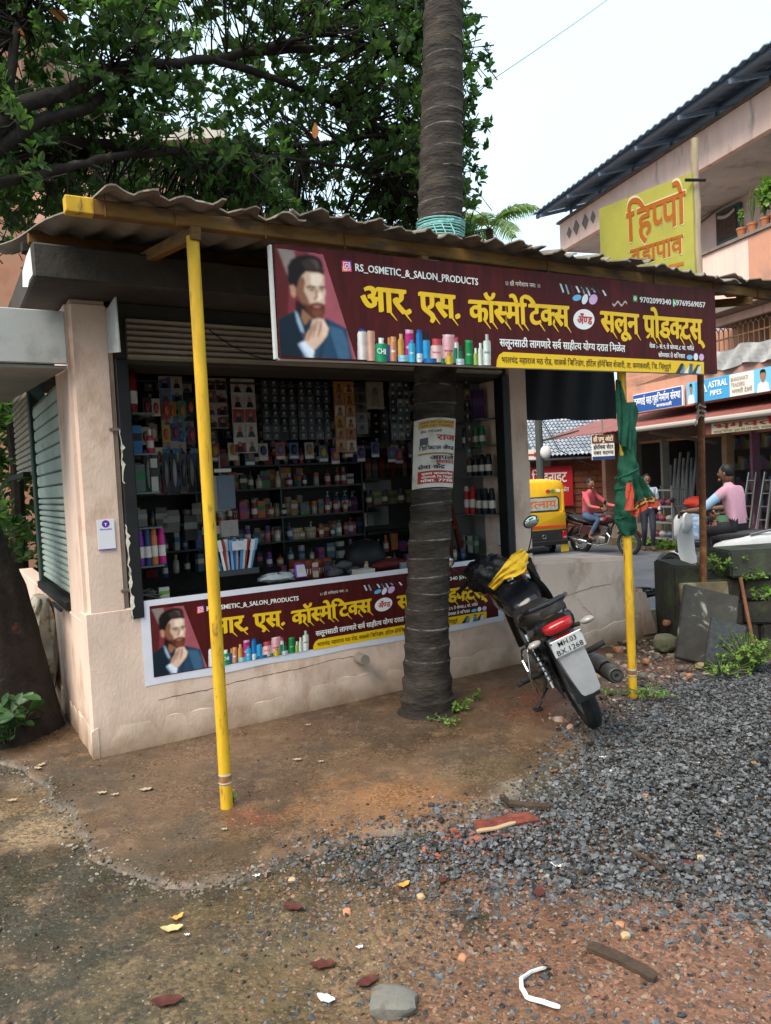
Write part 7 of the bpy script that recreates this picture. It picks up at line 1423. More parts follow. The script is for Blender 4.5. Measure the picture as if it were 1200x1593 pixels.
for i, (px, py, h, s_) in enumerate(((1153, 356, .25, .06), (1170, 350, .55, .08), (1190, 345, .45, .17), (1206, 338, .55, .22))):
    q = fb(px, py, OU + .05); pos = Bw(q.x, OU + .06, zpt + .05); p_ = thing('potted_plant', ['small potted herb at the end of the balcony parapet', 'spindly potted plant on the balcony parapet', 'bushy potted plant with broad leaves on the balcony parapet', 'largest leafy potted plant on the balcony parapet'][i], 'plant', pos, 0)
    MB().lathe([(.055, 0), (.075, .12), (.082, .12), (.082, .15), (.07, .15)], 14).build('pot', mat('terracotta', (.42, .15, .07), .8, var=.1), p_); lv = []; rs_ = np.random.RandomState(i + 60); st = MB()
    for k_ in range((16, 14, 26, 34)[i]):
        a = rs_.uniform(0, 6.28); t_ = Vector((math.cos(a) * s_ * rs_.rand(), math.sin(a) * s_ * rs_.rand(), .2 + h * rs_.uniform(.25, 1))); st.tube([(0, 0, .17), (t_.x * .4, t_.y * .4, t_.z * .6), t_], .006, 4, cap=False); rosette(t_, (math.cos(a), math.sin(a), .7), 5, (.05, .035, .12, .13)[i], rs_, lv, (.6, 1.5))
    foliage('leaves', lv, WEED, p_)['kind'] = 'stuff'; st.build('stems', MATS['weed_stem'], p_, fix=False)['kind'] = 'stuff'
# white tarpaulin bunched under the railing
mb = MB(); rows = []
for i in range(60):
    x = XW - .05 + i * .09; rows.append([(x, OU - .06 - .05 * math.sin(i * 1.3 + j) - .02 * math.sin(i * 3.1), zrb + .06 - (zrb - zst - .02) * j / 5 + .03 * math.sin(i * .7)) for j in range(6)])
o = MB(); o.loft(rows, close=False); o = o.build('plastic_sheet', mat('white_tarpaulin', (.50, .49, .48), .5, var=.15, vscale=5, bump=.3), None, fix=False, smooth=60, loc=Bw(0, 0), rot=BA); tag(o, 'white plastic sheet bunched below the balcony railing', 'tarpaulin')
# ground floor
zpl = bz(1166, 822, 0.0); XG = fb(955, 780, 0).x
Bp('plinth', MB().box((XG, -.25, -.3), (XR, 3.5, zpl)), mat('plinth_stone', (.26, .20, .15), .9, var=.2)); Bp('shop_step', MB().box((fb(1150, 820, -.5).x, -.55, -.3), (XR, -.26, zpl - .12)), ORNW)
Bp('shop_back_wall', MB().box((XG, 2.6, zpl), (XR, 2.8, zsb)), mat('dark_shop_wall', (.06, .055, .05), .9, var=.3)); Bp('shop_ceiling', MB().box((XG, -.1, zsb - .30), (XR, 2.7, zsb - .2)), SOFF); Bp('shop_end_wall', MB().box((XG - .14, -.2, -.3), (XG, 3, zsb - .2)), ORNW)
Bp('lintel_beam', MB().box((XG, -.22, zsb - .55), (XR, -.02, zsb - .20)), mat('brown_fascia', (.16, .11, .09), .85, var=.2)); 
for px, c, w in ((990, (.25, .2, .17), .10), (1033, (.36, .34, .30), .07), (1131, (.40, .26, .14), .13), (1173, (.32, .16, .24), .06), (1215, (.3, .2, .15), .12)):
    q = fb(px, 740, -.15).x; Bp('column', MB().box((q - w / 2, -.20, zpl), (q + w / 2, -.02, zsb - .55)), mat('column_%d' % px, c, .8, var=.15), bevel=.006)
for px in (1055, 1150): q = fb(px, 740, 1.2).x; Bp('partition', MB().box((q, .1, zpl), (q + .06, 2.6, zsb - .3)), mat('partition_grey', (.14, .13, .12), .9))
# red awning sheet with a pipe edge
mb = MB(); XA = fb(838, 684, -1.75).x; n = int((XR - XA) / .09); zA = zaw; rows = [[(XA + i * .09, -1.75, zA + .012 * (i % 2)), (XA + i * .09, -.2, zA + .42 + .012 * (i % 2)), (XA + i * .09, -.2, zA + .405 + .012 * (i % 2)), (XA + i * .09, -1.75, zA - .015 + .012 * (i % 2))] for i in range(n)]
mb.loft(rows); Bp('awning_sheet', mb, mat('red_awning_sheet', (.24, .075, .06), .6, var=.25, vscale=2)); Bp('awning_pipe', MB().tube([(fb(983, 668, -1.75).x, -1.78, zA - .03), (XR, -1.78, zA - .03)], .05, 10), mat('grey_gutter_pipe', (.42, .37, .33), .6)); Bp('awning_bracket', MB().beam((fb(1060, 680, -1).x, -1.7, zA - .1), (fb(1060, 680, -1).x, -.2, zA - .35), .05, .05), LEDGE)
# signs on the building
def board(name, label, px0, px1, py_t, py_b, off, base, cat='sign'):
    """a flat board on the facade plane; returns root and (a, b) -> local point"""
    a0 = fb(px0, (py_t[0] + py_b[0]) / 2, off).x; a1 = fb(px1, (py_t[1] + py_b[1]) / 2, off).x; z1 = (bz(px0, py_t[0], off) + bz(px1, py_t[1], off)) / 2; z0 = (bz(px0, py_b[0], off) + bz(px1, py_b[1], off)) / 2
    r = thing(name, label, cat, Bw(a0, off, z0), BA); w, h = a1 - a0, z1 - z0; MB().box((0, 0, 0), (w, .05, h)).build('board', base, r, bevel=.005); return r, (lambda a, b, l: (a * w, -.003 - l, b * h)), w, h
def rect(name, r, P, a0, a1, b0, b1, m, l=.002): return MB().poly([P(a0, b0, l), P(a1, b0, l), P(a1, b1, l), P(a0, b1, l)]).build(name, m, r, smooth=None, fix=False)
def bust(r, P, a0, a1, hue):
    f = lambda x, y: (a0 + (a1 - a0) * x, y); mk = lambda pts, c, l: MB().poly([P(*f(x, y), l) for x, y in pts]).build('portrait_print', ink(c), r, smooth=None, fix=False)
    mk([(.05, 0), (.95, 0), (.85, .35), (.6, .46), (.4, .46), (.15, .35)], 'dfe4ea', .006); mk([(.4, .4), (.6, .4), (.6, .55), (.4, .55)], hue, .007); mk([(.5 + .19 * math.cos(i * .524), .67 + .2 * math.sin(i * .524)) for i in range(12)], hue, .008); mk([(.3, .7), (.33, .9), (.5, .95), (.67, .9), (.7, .7), (.62, .8), (.38, .8)], '1c1614', .009)
r, P, w, h = board('pipe_shop_sign', 'long blue and white sign of a pipe trader above the awning', 1069, 1400, (588, 540), (622, 585), -1.34, ink('4aa3d6', .5)); k_ = (fb(1200, 590, -1.34).x - fb(1069, 605, -1.34).x) / w
rect('panel', r, P, 0, .115 * k_, .02, .98, ink('6fc0ea')); bust(r, P, .01 * k_, .11 * k_, 'a8765a'); rect('panel', r, P, .545 * k_, .82 * k_, .02, .98, ink('e6e4dc')); rect('panel', r, P, .82 * k_, 1.02 * k_, .02, .98, ink('7cc6ea')); bust(r, P, .84 * k_, 1.0 * k_, 'a8765a'); rect('panel', r, P, 1.03 * k_, 1.0, .02, .98, ink('e6e4dc'))
MB().poly([P(.19 * k_, .42, .004), P(.27 * k_, .42, .004), P(.23 * k_, .86, .004)]).build('triangle_mark', ink('e8f2f8'), r, smooth=None, fix=False); MB().poly([P(.21 * k_, .45, .006), P(.25 * k_, .45, .006), P(.23 * k_, .7, .006)]).build('triangle_mark', ink('4aa3d6'), r, smooth=None, fix=False)
for t, a0, a1, b, hh, c in (('ASTRAL', .285, .52, .58, .28, 'f4f8fa'), ('PIPES', .305, .45, .22, .22, 'f4f8fa'), ('BHAGWATI', .56, .76, .66, .17, 'a8927a'), ('TRADERS', .56, .72, .42, .17, 'a8927a'), ('भगवती ट्रेडर्स', .57, .80, .14, .16, 'a8927a')): lettering('lettering', t, ink(c), P, (a0 * k_, b), (a1 * k_, b), hh, r, .022, lift=.006)
r, P, w, h = board('housing_society_sign', 'blue housing society signboard with white lettering on the orange wall', 985, 1062, (615, 599), (644, 631), -1.30, ink('e6e6e8', .5)); rect('panel', r, P, .012, .988, .04, .96, ink('2a55a0'))
lettering('lettering', 'कृष्णाई सह.गृहनिर्माण संस्था', ink('f2f2f2'), P, (.03, .42), (.97, .42), .34, r, .022, lift=.006); lettering('lettering', 'कणकवली', ink('f2f2f2'), P, (.5, .14), (.8, .14), .14, r, .022, lift=.006)
r, P, w, h = board('shop_name_sign', 'cream shop sign with big red letters under the awning pipe', 1098, 1330, (658, 634), (675, 655), -1.70, ink('d8cba8', .6)); k_ = (fb(1200, 655, -1.70).x - fb(1098, 665, -1.70).x) / w
rect('panel', r, P, .0, .10 * k_, .0, 1, ink('8a4a42')); lettering('lettering', 'भगवती ट्रेडर्स', ink('b03028'), P, (.13 * k_, .42), (.96, .42), .46, r, .022, lift=.006); lettering('lettering', 'कृष्णाई बिल्डिंग, मुख्य बस स्टँड समोर, कणकवली', ink('3a3a30'), P, (.14 * k_, .08), (1.05 * k_, .08), .18, r, .006, lift=.006)
# stock in the ground floor shops
def sthing(name, label, cat, x, y, z, group=None): return thing(name, label, cat, Bw(x, y, z), BA, group)
for i in range(13):
    q = fb(1040 + i * 3.2, 770, .3).x; o = sthing('plastic_pipe', 'white plastic pipe leaning in the hardware shop', 'pipe', q, .25, zpl, 'pipes leaning in the shop'); MB().lathe([(.03, 0), (.03, 1.15 + .13 * (i % 4)), (.022, 1.15 + .13 * (i % 4)), (.022, .02)], 8, M=Matrix.Rotation(R(-9 + 3.1 * (i % 4)), 3, 'Y') @ Matrix.Rotation(R(-9), 3, 'X')).build('pipe', mat('pvc_grey', (.42, .43, .46) if i % 3 else (.25, .27, .30), .5) if False else mat('pvc_%d' % (i % 3), [(.45, .46, .48), (.30, .32, .36), (.52, .52, .50)][i % 3], .5), o)
q = fb(1030, 800, -.6); o = sthing('wire_rack', 'pale metal display rack outside the hardware shop', 'rack', q.x - .25, -.75, -.24)
for i in range(4): MB().box((0, 0, .15 + .33 * i), (.75, .35, .18 + .33 * i)).build('rack_shelf', mat('rack_metal', (.38, .36, .35), .5, metal=.3), o)
for x in (0, .73):
    for y in (0, .33): MB().box((x, y, 0), (x + .025, y + .025, 1.25)).build('rack_leg', MATS['rack_metal'], o)
for i in range(9): o = sthing('rack_goods', 'small pack on the hardware shop rack', 'pack', q.x - .20 + .23 * (i % 3), -.6, -.24 + .181 + .33 * (i // 3), 'packs on the rack'); MB().ell((0, 0, .07), (.09, .10, .07), 10, 6).build('pack', mat('rack_pack_%d' % (i % 4), [(.3, .07, .08), (.4, .38, .35), (.15, .2, .25), (.2, .05, .12)][i % 4], .5), o)
for sh_ in range(5):
    for i in range(16):
        px = 1140 + (i % 16) * 4.2; q = fb(px, 760, .9); o = sthing('shelf_packet', 'small packet on the shelves of the shop with purple posts', 'packet', q.x, .9, zpl + .25 + .42 * sh_, 'packets in the street shop'); MB().box((-.05, 0, 0), (.05, .08, .12 + .05 * ((i * 7 + sh_) % 4))).build('packet', mat('packet_%d' % ((i * 5 + sh_ * 3) % 6), [(.3, .1, .08), (.1, .2, .35), (.45, .43, .4), (.35, .28, .08), (.1, .25, .14), (.2, .12, .25)][(i * 5 + sh_ * 3) % 6], .6), o)
for sh_ in range(5): Bp('stock_shelf', MB().box((fb(1136, 760, .9).x, .85, zpl + .225 + .42 * sh_), (fb(1212, 760, .9).x, 1.15, zpl + .249 + .42 * sh_)), mat('stock_shelf_wood', (.12, .09, .07), .8))
for px in (1162, 1187):
    q = fb(px, 800, -.35); o = sthing('step_ladder', 'aluminium step ladder standing before the street shop' if px < 1170 else 'second aluminium step ladder beside the purple post', 'ladder', q.x, -.40, zpl); 
    for s in (-.11, .11): MB().beam((s, 0, 0), (s * .75, .22, 1.05), .03, .04).build('rail', mat('ladder_alloy', (.5, .5, .5), .35, metal=.7), o)
    for k_ in range(4): f = .2 + .22 * k_; MB().box((-.1, .22 * f - .03, 1.05 * f - .01), (.1, .22 * f + .03, 1.05 * f + .01)).build('tread', MATS['ladder_alloy'], o)
for i, (px, c) in enumerate(((1100, (.45, .12, .05)), (1112, (.15, .35, .2)), (1090, (.2, .3, .5)))): q = fb(px, 800, -.7); o = sthing('plastic_crate', ['orange plastic tub on the shop step', 'green plastic tub on the shop step', 'blue plastic tub on the shop step'][i], 'tub', q.x, -.45, zpl); MB().lathe([(.13, 0), (.17, .3), (.18, .3), (.17, .32), (.155, .3)], 16).build('tub', mat('tub_%d' % i, c, .5), o)
# little hanging sign at the building end
def facing(name, label, px0, px1, y0, y1, Y, m, cat='sign', th=.04):
    a = at_depth(px0, y1, Y); b = at_depth(px1, y1, Y); t = at_depth(px0, y0, Y); r = thing(name, label, cat, a); w = b.x - a.x; h = t.z - a.z; MB().box((0, 0, 0), (w, th, h)).build('board', m, r, bevel=.004); return r, (lambda u_, v_, l: (u_ * w, -.003 - l, v_ * h)), w, h
r, P, w, h = facing('hanging_notice', 'small brown and white notice board hanging at the end of the awning', 922, 957, 677, 716, 14.2, ink('e2ded6', .6)); rect('panel', r, P, 0, 1, .66, 1, ink('6a3a26')); rect('panel', r, P, 0, 1, 0, .14, ink('2a3a66'))
for t, b, c, hh in (('श्री प्रभू ऑटो', .74, 'e8dcc0', .16), ('झेरॉक्स सेंटर', .44, '23232a', .14), ('रबर स्टॅम्प', .22, '23232a', .13)):
    lettering('lettering', t.replace('ऑ', 'ओ').replace('ॅ', ''), ink(c), P, (.06, b), (.94, b), hh, r, .022, lift=.006)
MB().tube([(w * .5, .02, h), (w * .5, .02, h + .5)], .015, 6).build('hanger', LEDGE, r)

# ---------------------------------------------------------------- tiled house closing the street
BRICK = mat('old_brick_wall', (.20, .085, .055), .9, var=.3, vscale=5, col2=(.12, .065, .05), mask=(.45, .65), mscale=4, bump=.3)
HY = 19.0; hx0, hx1 = at_depth(760, 700, HY).x, at_depth(962, 700, HY).x
hs = thing('tiled_house', 'low brick house with a grey tiled roof closing the street', 'house', (hx0, HY, -.25)); ztop = at_depth(860, 710, HY).z + .25; zrid = at_depth(860, 648, HY + 2).z + .25; Wd = hx1 - hx0
MB().box((0, 0, 0), (Wd, 5, ztop)).build('wall', BRICK, hs)
mesh_b = MB().box((0, 0, 0), (.36, .02, .13)).mesh('brick', mat('house_brick', (.23, .09, .055), .9, var=.25, vscale=3)); nb = 0
for j in range(int(ztop / .16)):
    for i in range(int(1.75 / .4)):
        x = Wd - 1.75 + i * .4 + (.2 if j % 2 else 0)
        if x + .36 < Wd: obj('brick', mesh_b, hs, (x, -.018, .08 + j * .16))
nr, ncol = 13, 34; tile = MB().loft([[Vector((x * .01, 0, .03 * math.sin(x * math.pi / 10))) for x in range(0, 11, 2)], [Vector((x * .01, .36, .03 * math.sin(x * math.pi / 10) - .02)) for x in range(0, 11, 2)]], close=False)
tm = MB(); slope = math.atan2(zrid - ztop, 2.4); cw = (Wd + .3) / ncol; rl = math.hypot(zrid - ztop, 2.4) / nr
tmesh = MB().loft([[Vector((cw * k2 / 6, y, .05 * math.sin(math.pi * k2 / 6) + dz)) for k2 in range(7)] for y, dz in ((0, .03), (rl * 1.1, 0.0))], close=False).mesh('roof_tile', mat('grey_roof_tile', (.26, .29, .34), .7, var=.4, vscale=3, col2=(.5, .52, .55), mask=(.6, .68), mscale=6), fix=False)
roof = MB().hexa([(-.15, -.35, ztop - .1), (Wd + .15, -.35, ztop - .1), (Wd + .15, 2.05, zrid - .08), (-.15, 2.05, zrid - .08), (-.15, -.35, ztop - .06), (Wd + .15, -.35, ztop - .06), (Wd + .15, 2.05, zrid - .04), (-.15, 2.05, zrid - .04)]).build('roof', mat('roof_batten', (.08, .08, .09), .8), hs)
ct = 0
for j in range(nr):
    for i in range(ncol):
        if i < ncol - 22: continue
        obj('roof_tile', tmesh, roof, (-.15 + i * cw, -.37 + j * rl * math.cos(slope), ztop - .03 + j * rl * math.sin(slope)), (slope, 0, 0)); ct += 1
MB().box((.3, -.06, .9), (.32 * 3, -.02, 2.0)).build('door', mat('dark_door', (.06, .04, .035), .7), hs); MB().box((Wd - 2.05, -.03, .7), (Wd - 1.75, -.004, 2.3)).build('pale_patch', mat('pale_plaster_patch', (.42, .33, .28), .9, var=.2), hs)
# darker block above the house, poster, pole, lamps
bb = thing('brown_block', 'brown upper block with ribbed orange cladding behind the tiled house', 'building', at_depth(885, 700, HY + 4)); w_ = at_depth(970, 700, HY + 4).x - bb.location.x; h_ = at_depth(900, 640, HY + 4).z - bb.location.z; MB().box((0, 0, -2.5), (w_, 3, h_)).build('wall', mat('brown_block_wall', (.17, .11, .085), .9, var=.2), bb)
for i in range(12): MB().box((w_ * .45 + i * w_ * .045, -.06, h_ * .15), (w_ * .45 + i * w_ * .045 + w_ * .03, -.002, h_ * .8)).build('cladding_rib', mat('orange_cladding', (.36, .16, .08), .8, var=.2), bb)
r, P, w, h = facing('red_poster', 'red street poster with white lettering on the brick house wall', 826, 893, 727, 790, HY - .12, ink('b8262e', .5), 'poster', .03)
lettering('lettering', 'मिडनाइट', ink('f0e4e0'), P, (.06, .60), (.86, .60), .24, r, .022, lift=.006); lettering('lettering', 'स्वादिष्ट नाष्टा मिळेल', ink('f0e4e0'), P, (.1, .36), (.9, .36), .10, r, .006, lift=.006); lettering('lettering', 'चहा कॉफी', ink('f0c850'), P, (.2, .12), (.7, .12), .12, r, .022, lift=.006)
r, P, w, h = facing('arrow_sign', 'small white road sign with a red arrow beside the pole', 816, 842, 700, 716, HY - 1.5, ink('e6e2dc', .5)); MB().poly([P(a, b, .006) for a, b in ((.1, .42), (.6, .42), (.6, .25), (.92, .5), (.6, .75), (.6, .58), (.1, .58))]).build('arrow', ink('b03028'), r, smooth=None, fix=False); MB().tube([(w * .3, .06, -2.6), (w * .3, .06, h)], .03, 6).build('pole', LEDGE, r)
lp = at_depth(842, 760, HY - 2); lz = at_depth(841, 650, HY - 2).z; sp = thing('street_pole', 'dark street pole with a round white lamp before the tiled house', 'pole', (lp.x, lp.y, -.24)); MB().tube([(0, 0, 0), (0, 0, lz + 1.2)], [.10, .08], 10).build('post', mat('dark_pole', (.06, .065, .06), .7), sp); MB().ell((.12, -.1, lz - .8 + .24), (.13, .10, .16), 16, 10).build('lamp_dish', mat('lamp_white', (.6, .6, .6), .4), sp); MB().tube([(0, 0, lz - .3), (.9, -.1, lz - .1)], .025, 6).build('arm', MATS['dark_pole'], sp)
# verge: grass tufts, brick rubble
for i, (px, py, s_) in enumerate(((985, 846, .35), (1045, 852, .25), (1060, 845, .3), (1015, 848, .2))): weed(['green grass tuft at the far road edge by the parked rack', 'green grass tuft at the far road edge before the hardware shop', 'larger green tuft on the far verge beside a red stone', 'thin grass on the far verge behind the walking man'][i], gp(px, py, -.23), 40, .09, .12, seed=30 + i, spread=s_, stem=False, name='grass_tuft')
rk = MB(); v_, f_ = SV[2]; rk.add([tuple(p * .17) for p in v_], [tuple(t) for t in f_]); tag(rk.build('red_stone', mat('red_stone', (.30, .10, .06), .9, var=.2), None, smooth=None, loc=gp(1036, 846, -.2)), 'red laterite stone on the far verge', 'stone')

# ---------------------------------------------------------------- building behind the tree
bk = thing('orange_building', 'orange and cream building half hidden behind the tree leaves', 'building', (0, 0, 0)); Y = 12.5
x0, x1, x2 = at_depth(-700, 200, Y).x, at_depth(40, 200, Y).x, at_depth(335, 200, Y).x; zl, zh = at_depth(200, 232, Y).z, at_depth(0, 30, Y).z
MB().box((x0, Y, -.2), (x1, Y + 6, zh)).build('tall_wall', mat('faded_brick_wall', (.34, .16, .10), .9, var=.3, vscale=2, col2=(.22, .14, .10), mask=(.45, .6), mscale=2), bk); MB().box((x1 + .002, Y + .02, -.2), (x2, Y + 6, zl)).build('low_wall', mat('salmon_wall', (.50, .27, .19), .9, var=.15), bk); MB().box((x1 + .1, Y - .25, zl), (x2 + .2, Y + 6, zl + .18)).build('parapet_slab', mat('cream_slab', (.5, .45, .38), .85, var=.15), bk); MB().box((x0, Y - .3, zh), (x1 + .25, Y + 6, zh + .2)).build('roof_slab', MATS['cream_slab'], bk)
for i in range(5):
    wx = x0 + 1.2 + i * 1.5
    if wx + 1 < x1: f = MB().box((wx, Y - .04, zh - 2.2), (wx + .9, Y + .01, zh - .9)).build('window', MATS['cream_slab'], bk); MB().box((wx + .06, Y - .05, zh - 2.14), (wx + .84, Y - .042, zh - .96)).build('window_pane', mat('dark_pane', (.05, .06, .07), .2), f)
MB().box((at_depth(165, 280, Y - .6).x, Y - .6, zl - 1.2), (at_depth(168 + 50, 280, Y - .6).x, Y - .02, zl - .35)).build('water_tank', mat('dark_tank', (.04, .035, .03), .6), bk)

q = fb(1086, 805, -.75); o = lump('blue_bag', 'blue plastic sack under the red cloth before the street shop', 'sack', Bw(q.x, -.75, -.24 + .42), (.20, .20, .42), Matrix.Rotation(BA, 3, 'Z'), mat('blue_plastic_bag', (.18, .30, .48), .35, col2=(.40, .50, .58), mask=(.5, .55), mscale=14), .08, 6, 24, 14)
lump('red_cloth', 'bright red cloth piled on the blue sack before the street shop', 'cloth', Bw(q.x, -.75, -.24 + .92), (.26, .22, .12), Matrix.Rotation(BA, 3, 'Z'), mat('red_pile_cloth', (.55, .05, .03), .7), .12, 5, 24, 14)
# ================================================================= signboard, stone wall, cloth, litter
BAM = mat('bamboo', (.42, .32, .21), .6, var=.2, vscale=10, stretch=(3, 3, .6))
pr = at_depth(1091, 800, 5.75); pxb = at_depth(1094, 905, 5.75); sgn = thing('signboard', 'lime yellow snack signboard on a bamboo and rusty iron pole above the canopy', 'sign', (0, 0, 0))
pb = Vector((at_depth(1094, 900, 5.75).x, 5.75, .25)); pm_ = at_depth(1088, 458, 5.75); pt = at_depth(1080, 216, 5.75)
MB().tube([pb, pm_], [.027, .024], 12).build('iron_pole', RUST, sgn); mb = MB(); N = 14; PP = [pm_.lerp(pt, i / N) + Vector((.004 * math.sin(i), -.0, 0)) for i in range(N + 1)]; mb.tube(PP, [.027 + (.003 if i % 4 == 0 else 0) for i in range(N + 1)], 12); mb.build('bamboo_pole', BAM, sgn)
TRp = at_depth(1076, 268, 5.72); ztp = TRp.z
d = ray(932, 325); TLp = CO + d * ((ztp - CAMH) / d.z); zbt = at_depth(1083, 452, 5.72).z
def PS(a, b, l):
    p = TLp.lerp(TRp, a); n_ = (TRp - TLp).cross(Vector((0, 0, 1))).normalized(); return Vector((p.x, p.y, zbt + (ztp - zbt) * b)) + n_ * (l if n_.y < 0 else -l)
MB().loft([[PS(i / 10, 0, 0), PS(i / 10, 1, 0), PS(i / 10, 1, -.02), PS(i / 10, 0, -.02)] for i in range(11)]).build('board', mat('lime_board', (.50, .46, .09), .5, var=.08, vscale=4, col2=(.40, .40, .10), mask=(.5, .7), mscale=3), sgn)
def TS(x, y):     # photo pixel -> board (a, b)
    n_ = (TRp - TLp).cross(Vector((0, 0, 1))).normalized(); p = pl(x, y, TLp, n_); return ((p - TLp).dot((TRp - TLp)) / (TRp - TLp).length_squared, (p.z - zbt) / (ztp - zbt))
c6 = lambda x, y: TS(820 + x / 3.158, 60 + y / 3.158)
for t, p0, p1, hp, x_ in (('हिप्पो', (497, 1000), (780, 900), 205, 640), ('वडापाव', (512, 1122), (768, 1050), 120, 640)):
    a, b = c6(*p0), c6(*p1); hh = c6(x_, p0[1] - hp * .72)[1] - c6(x_, p0[1])[1]
    lettering('lettering', t, ink('e9dcae'), PS, (a[0] - .006, a[1] - .012), (b[0] + .006, b[1] - .012), hh * 1.09, sgn, .022, lift=.003); lettering('lettering', t, ink('b9682a'), PS, a, b, hh, sgn, .022, lift=.006)
q = [c6(690, 1132), c6(772, 1112), c6(770, 1096), c6(700, 1112)]; MB().poly([PS(a, b, .004) for a, b in q]).build('orange_bar', ink('c07830'), sgn, smooth=None, fix=False)
MB().tube([at_depth(1066, 280, 5.69), at_depth(1098, 280, 5.69)], .012, 6).build('clamp', BLACKM, sgn)
for i in range(3): P_ = [pb.lerp(pm_, .62 + .015 * i) + Vector((math.cos(t) * .034, math.sin(t) * .034, .01 * math.sin(t * 2))) for t in np.linspace(0, 6.3, 14)]; MB().tube(P_ + [P_[-1] + Vector((-.06, -.03, .01 * i)), P_[-1] + Vector((-.09, -.02, -.05 - .05 * i))], .004, 5).build('wire_tie', mat('pale_wire', (.5, .48, .42), .6), sgn)
# ---- old mossy stone wall on the right
MOSS = mat('mossy_stone', (.05, .043, .034), .9, var=.35, vscale=5, col2=(.07, .09, .035), mask=(.52, .66), mscale=4, bump=.7, bscale=20); STONE = mat('grey_dressed_stone', (.06, .062, .047), .9, var=.25, vscale=5, col2=(.08, .095, .05), mask=(.52, .66), mscale=5, bump=.4)
wl = thing('stone_wall', 'low mossy wall of dark stone blocks beside the road', 'wall', (0, 0, 0)); sw = at_depth(1049, 880, 5.85); swx = sw.x; ztw = sw.z
rr = random.Random(9)
def rough_block(x0, x1, y0, y1, z0, z1, m, nm='stone', j=.012):
    mb = MB(); nx = 5; 
    mb.hexa([(x0, y0, z0), (x1, y0, z0), (x1, y1, z0), (x0, y1, z0), (x0, y0, z1), (x1, y0, z1), (x1, y1, z1), (x0, y1, z1)]); mb.v = [(x + rr.uniform(-j, j), y + rr.uniform(-j, j), z + rr.uniform(-j, j)) for x, y, z in mb.v]; return mb.build(nm, m, wl, bevel=.014, seg=2)
MB().box((swx + .03, 5.90, -.35), (5.6, 6.25, ztw - .12)).build('core', mat('wall_core', (.03, .027, .022), .95), wl)
rough_block(swx - .02, swx + .20, 5.83, 6.27, -.3, ztw, MOSS)
z = -.08
for cr in range(3):
    x = swx + .205; hgt = (ztw - .12 + .08) / 3
    while x < 5.5: w = rr.uniform(.22, .42); rough_block(x, x + w - .018, 5.86 + rr.uniform(-.02, .02), 6.2, z, z + hgt - .015, MOSS); x += w
    z += hgt
xb = at_depth(1136, 870, 5.8).x; rough_block(xb, xb + .62, 5.80, 6.2, ztw - .115, at_depth(1136, 857, 5.8).z, STONE, j=.006); rough_block(xb + .63, xb + 1.5, 5.82, 6.2, ztw - .115, at_depth(1136, 857, 5.8).z + .03, STONE, j=.006)
weed('bright ferns sprouting on top of the mossy stone wall', Vector((swx + .45, 5.95, ztw - .12)), 60, .038, .18, seed=40, spread=.22); weed('dark creeping weed over the stone wall coping', Vector((swx + .62, 5.86, ztw - .14)), 30, .035, .06, seed=41, spread=.2); weed('bright weeds hanging at the far end of the stone wall', at_depth(1198, 935, 5.6), 18, .05, .1, seed=42, spread=.12)
# leaning slabs
SLB = mat('weathered_slab', (.055, .05, .043), .8, var=.4, vscale=5, col2=(.30, .265, .22), mask=(.57, .64), mscale=5, dist=1.0, bump=.3); GRAN = mat('dark_granite', (.040, .042, .044), .5, var=.5, vscale=45, col2=(.09, .085, .08), mask=(.55, .7), mscale=7)
def leaning(name, label, px, w, h, th, m, tilt, rz, yoff=0.0, rc=0.0):
    p = gp(*px); p = p + Vector((0, yoff, -.02)); o = MB().box((-w / 2, 0, 0), (w / 2, th, h)).build(name, m, None, bevel=.008, loc=p, rot=(-tilt, rc, rz)); return tag(o, label, 'slab')
leaning('stone_slab', 'large weathered stone slab leaning on the wall', (1098, 1030), .40, .56, .045, SLB, R(24), R(-6), .02, R(16)); leaning('granite_slab', 'small dark granite slab leaning on the weathered slab', (1122, 1037), .25, .36, .03, GRAN, R(26), R(-8), -.035, R(17))
leaning('old_board', 'brown weathered board standing behind the slabs', (1120, 1020), .36, .54, .03, mat('brown_board', (.15, .11, .065), .8, var=.35, vscale=7, col2=(.3, .24, .15), mask=(.58, .68), mscale=5), R(14), R(-4), .13)
a = gp(1172, 1002); tag(MB().tube([a, at_depth(1152, 898, 5.74)], .014, 8).build('stick', mat('reddish_stick', (.28, .12, .06), .8, var=.25)), 'thin reddish stick leaning against the stone wall', 'stick')
def rock(label, P, s, m, k=0, sc=(1, 1, .8), name='rock'):
    bm = bmesh.new(); bmesh.ops.create_icosphere(bm, subdivisions=3, radius=1)
    rs_ = np.random.RandomState(k + 5); ph = rs_.uniform(0, 6, 8); fr = rs_.normal(0, 2.0, (8, 3))
    for v in bm.verts:
        c = np.array(v.co[:]); d = sum(math.sin(fr[i] @ c + ph[i]) for i in range(8)) / 8; c = c * (1 + .32 * d); c = np.clip(c, -.78 - .1 * rs_.rand(), .82); v.co = c * np.array(sc) * s
    me = bpy.data.meshes.new(name); bm.to_mesh(me); bm.free(); me.materials.append(m); me.shade_smooth(); me.set_sharp_from_angle(angle=R(28)); o = obj(name, me, None, P, (0, 0, k)); return tag(o, label, 'stone')
rock('mossy rounded boulder beside the leaning slab', gp(1040, 1012) + Vector((0, .05, .05)), .095, mat('mossy_rock', (.20, .185, .12), .9, var=.2, col2=(.12, .14, .06), mask=(.5, .62), mscale=9, bump=.4), 1); rock('orange brick lump on top of the mossy boulder', gp(1046, 1000) + Vector((0, .10, .14)), .035, mat('brick_lump', (.42, .19, .10), .9, var=.2), 2)
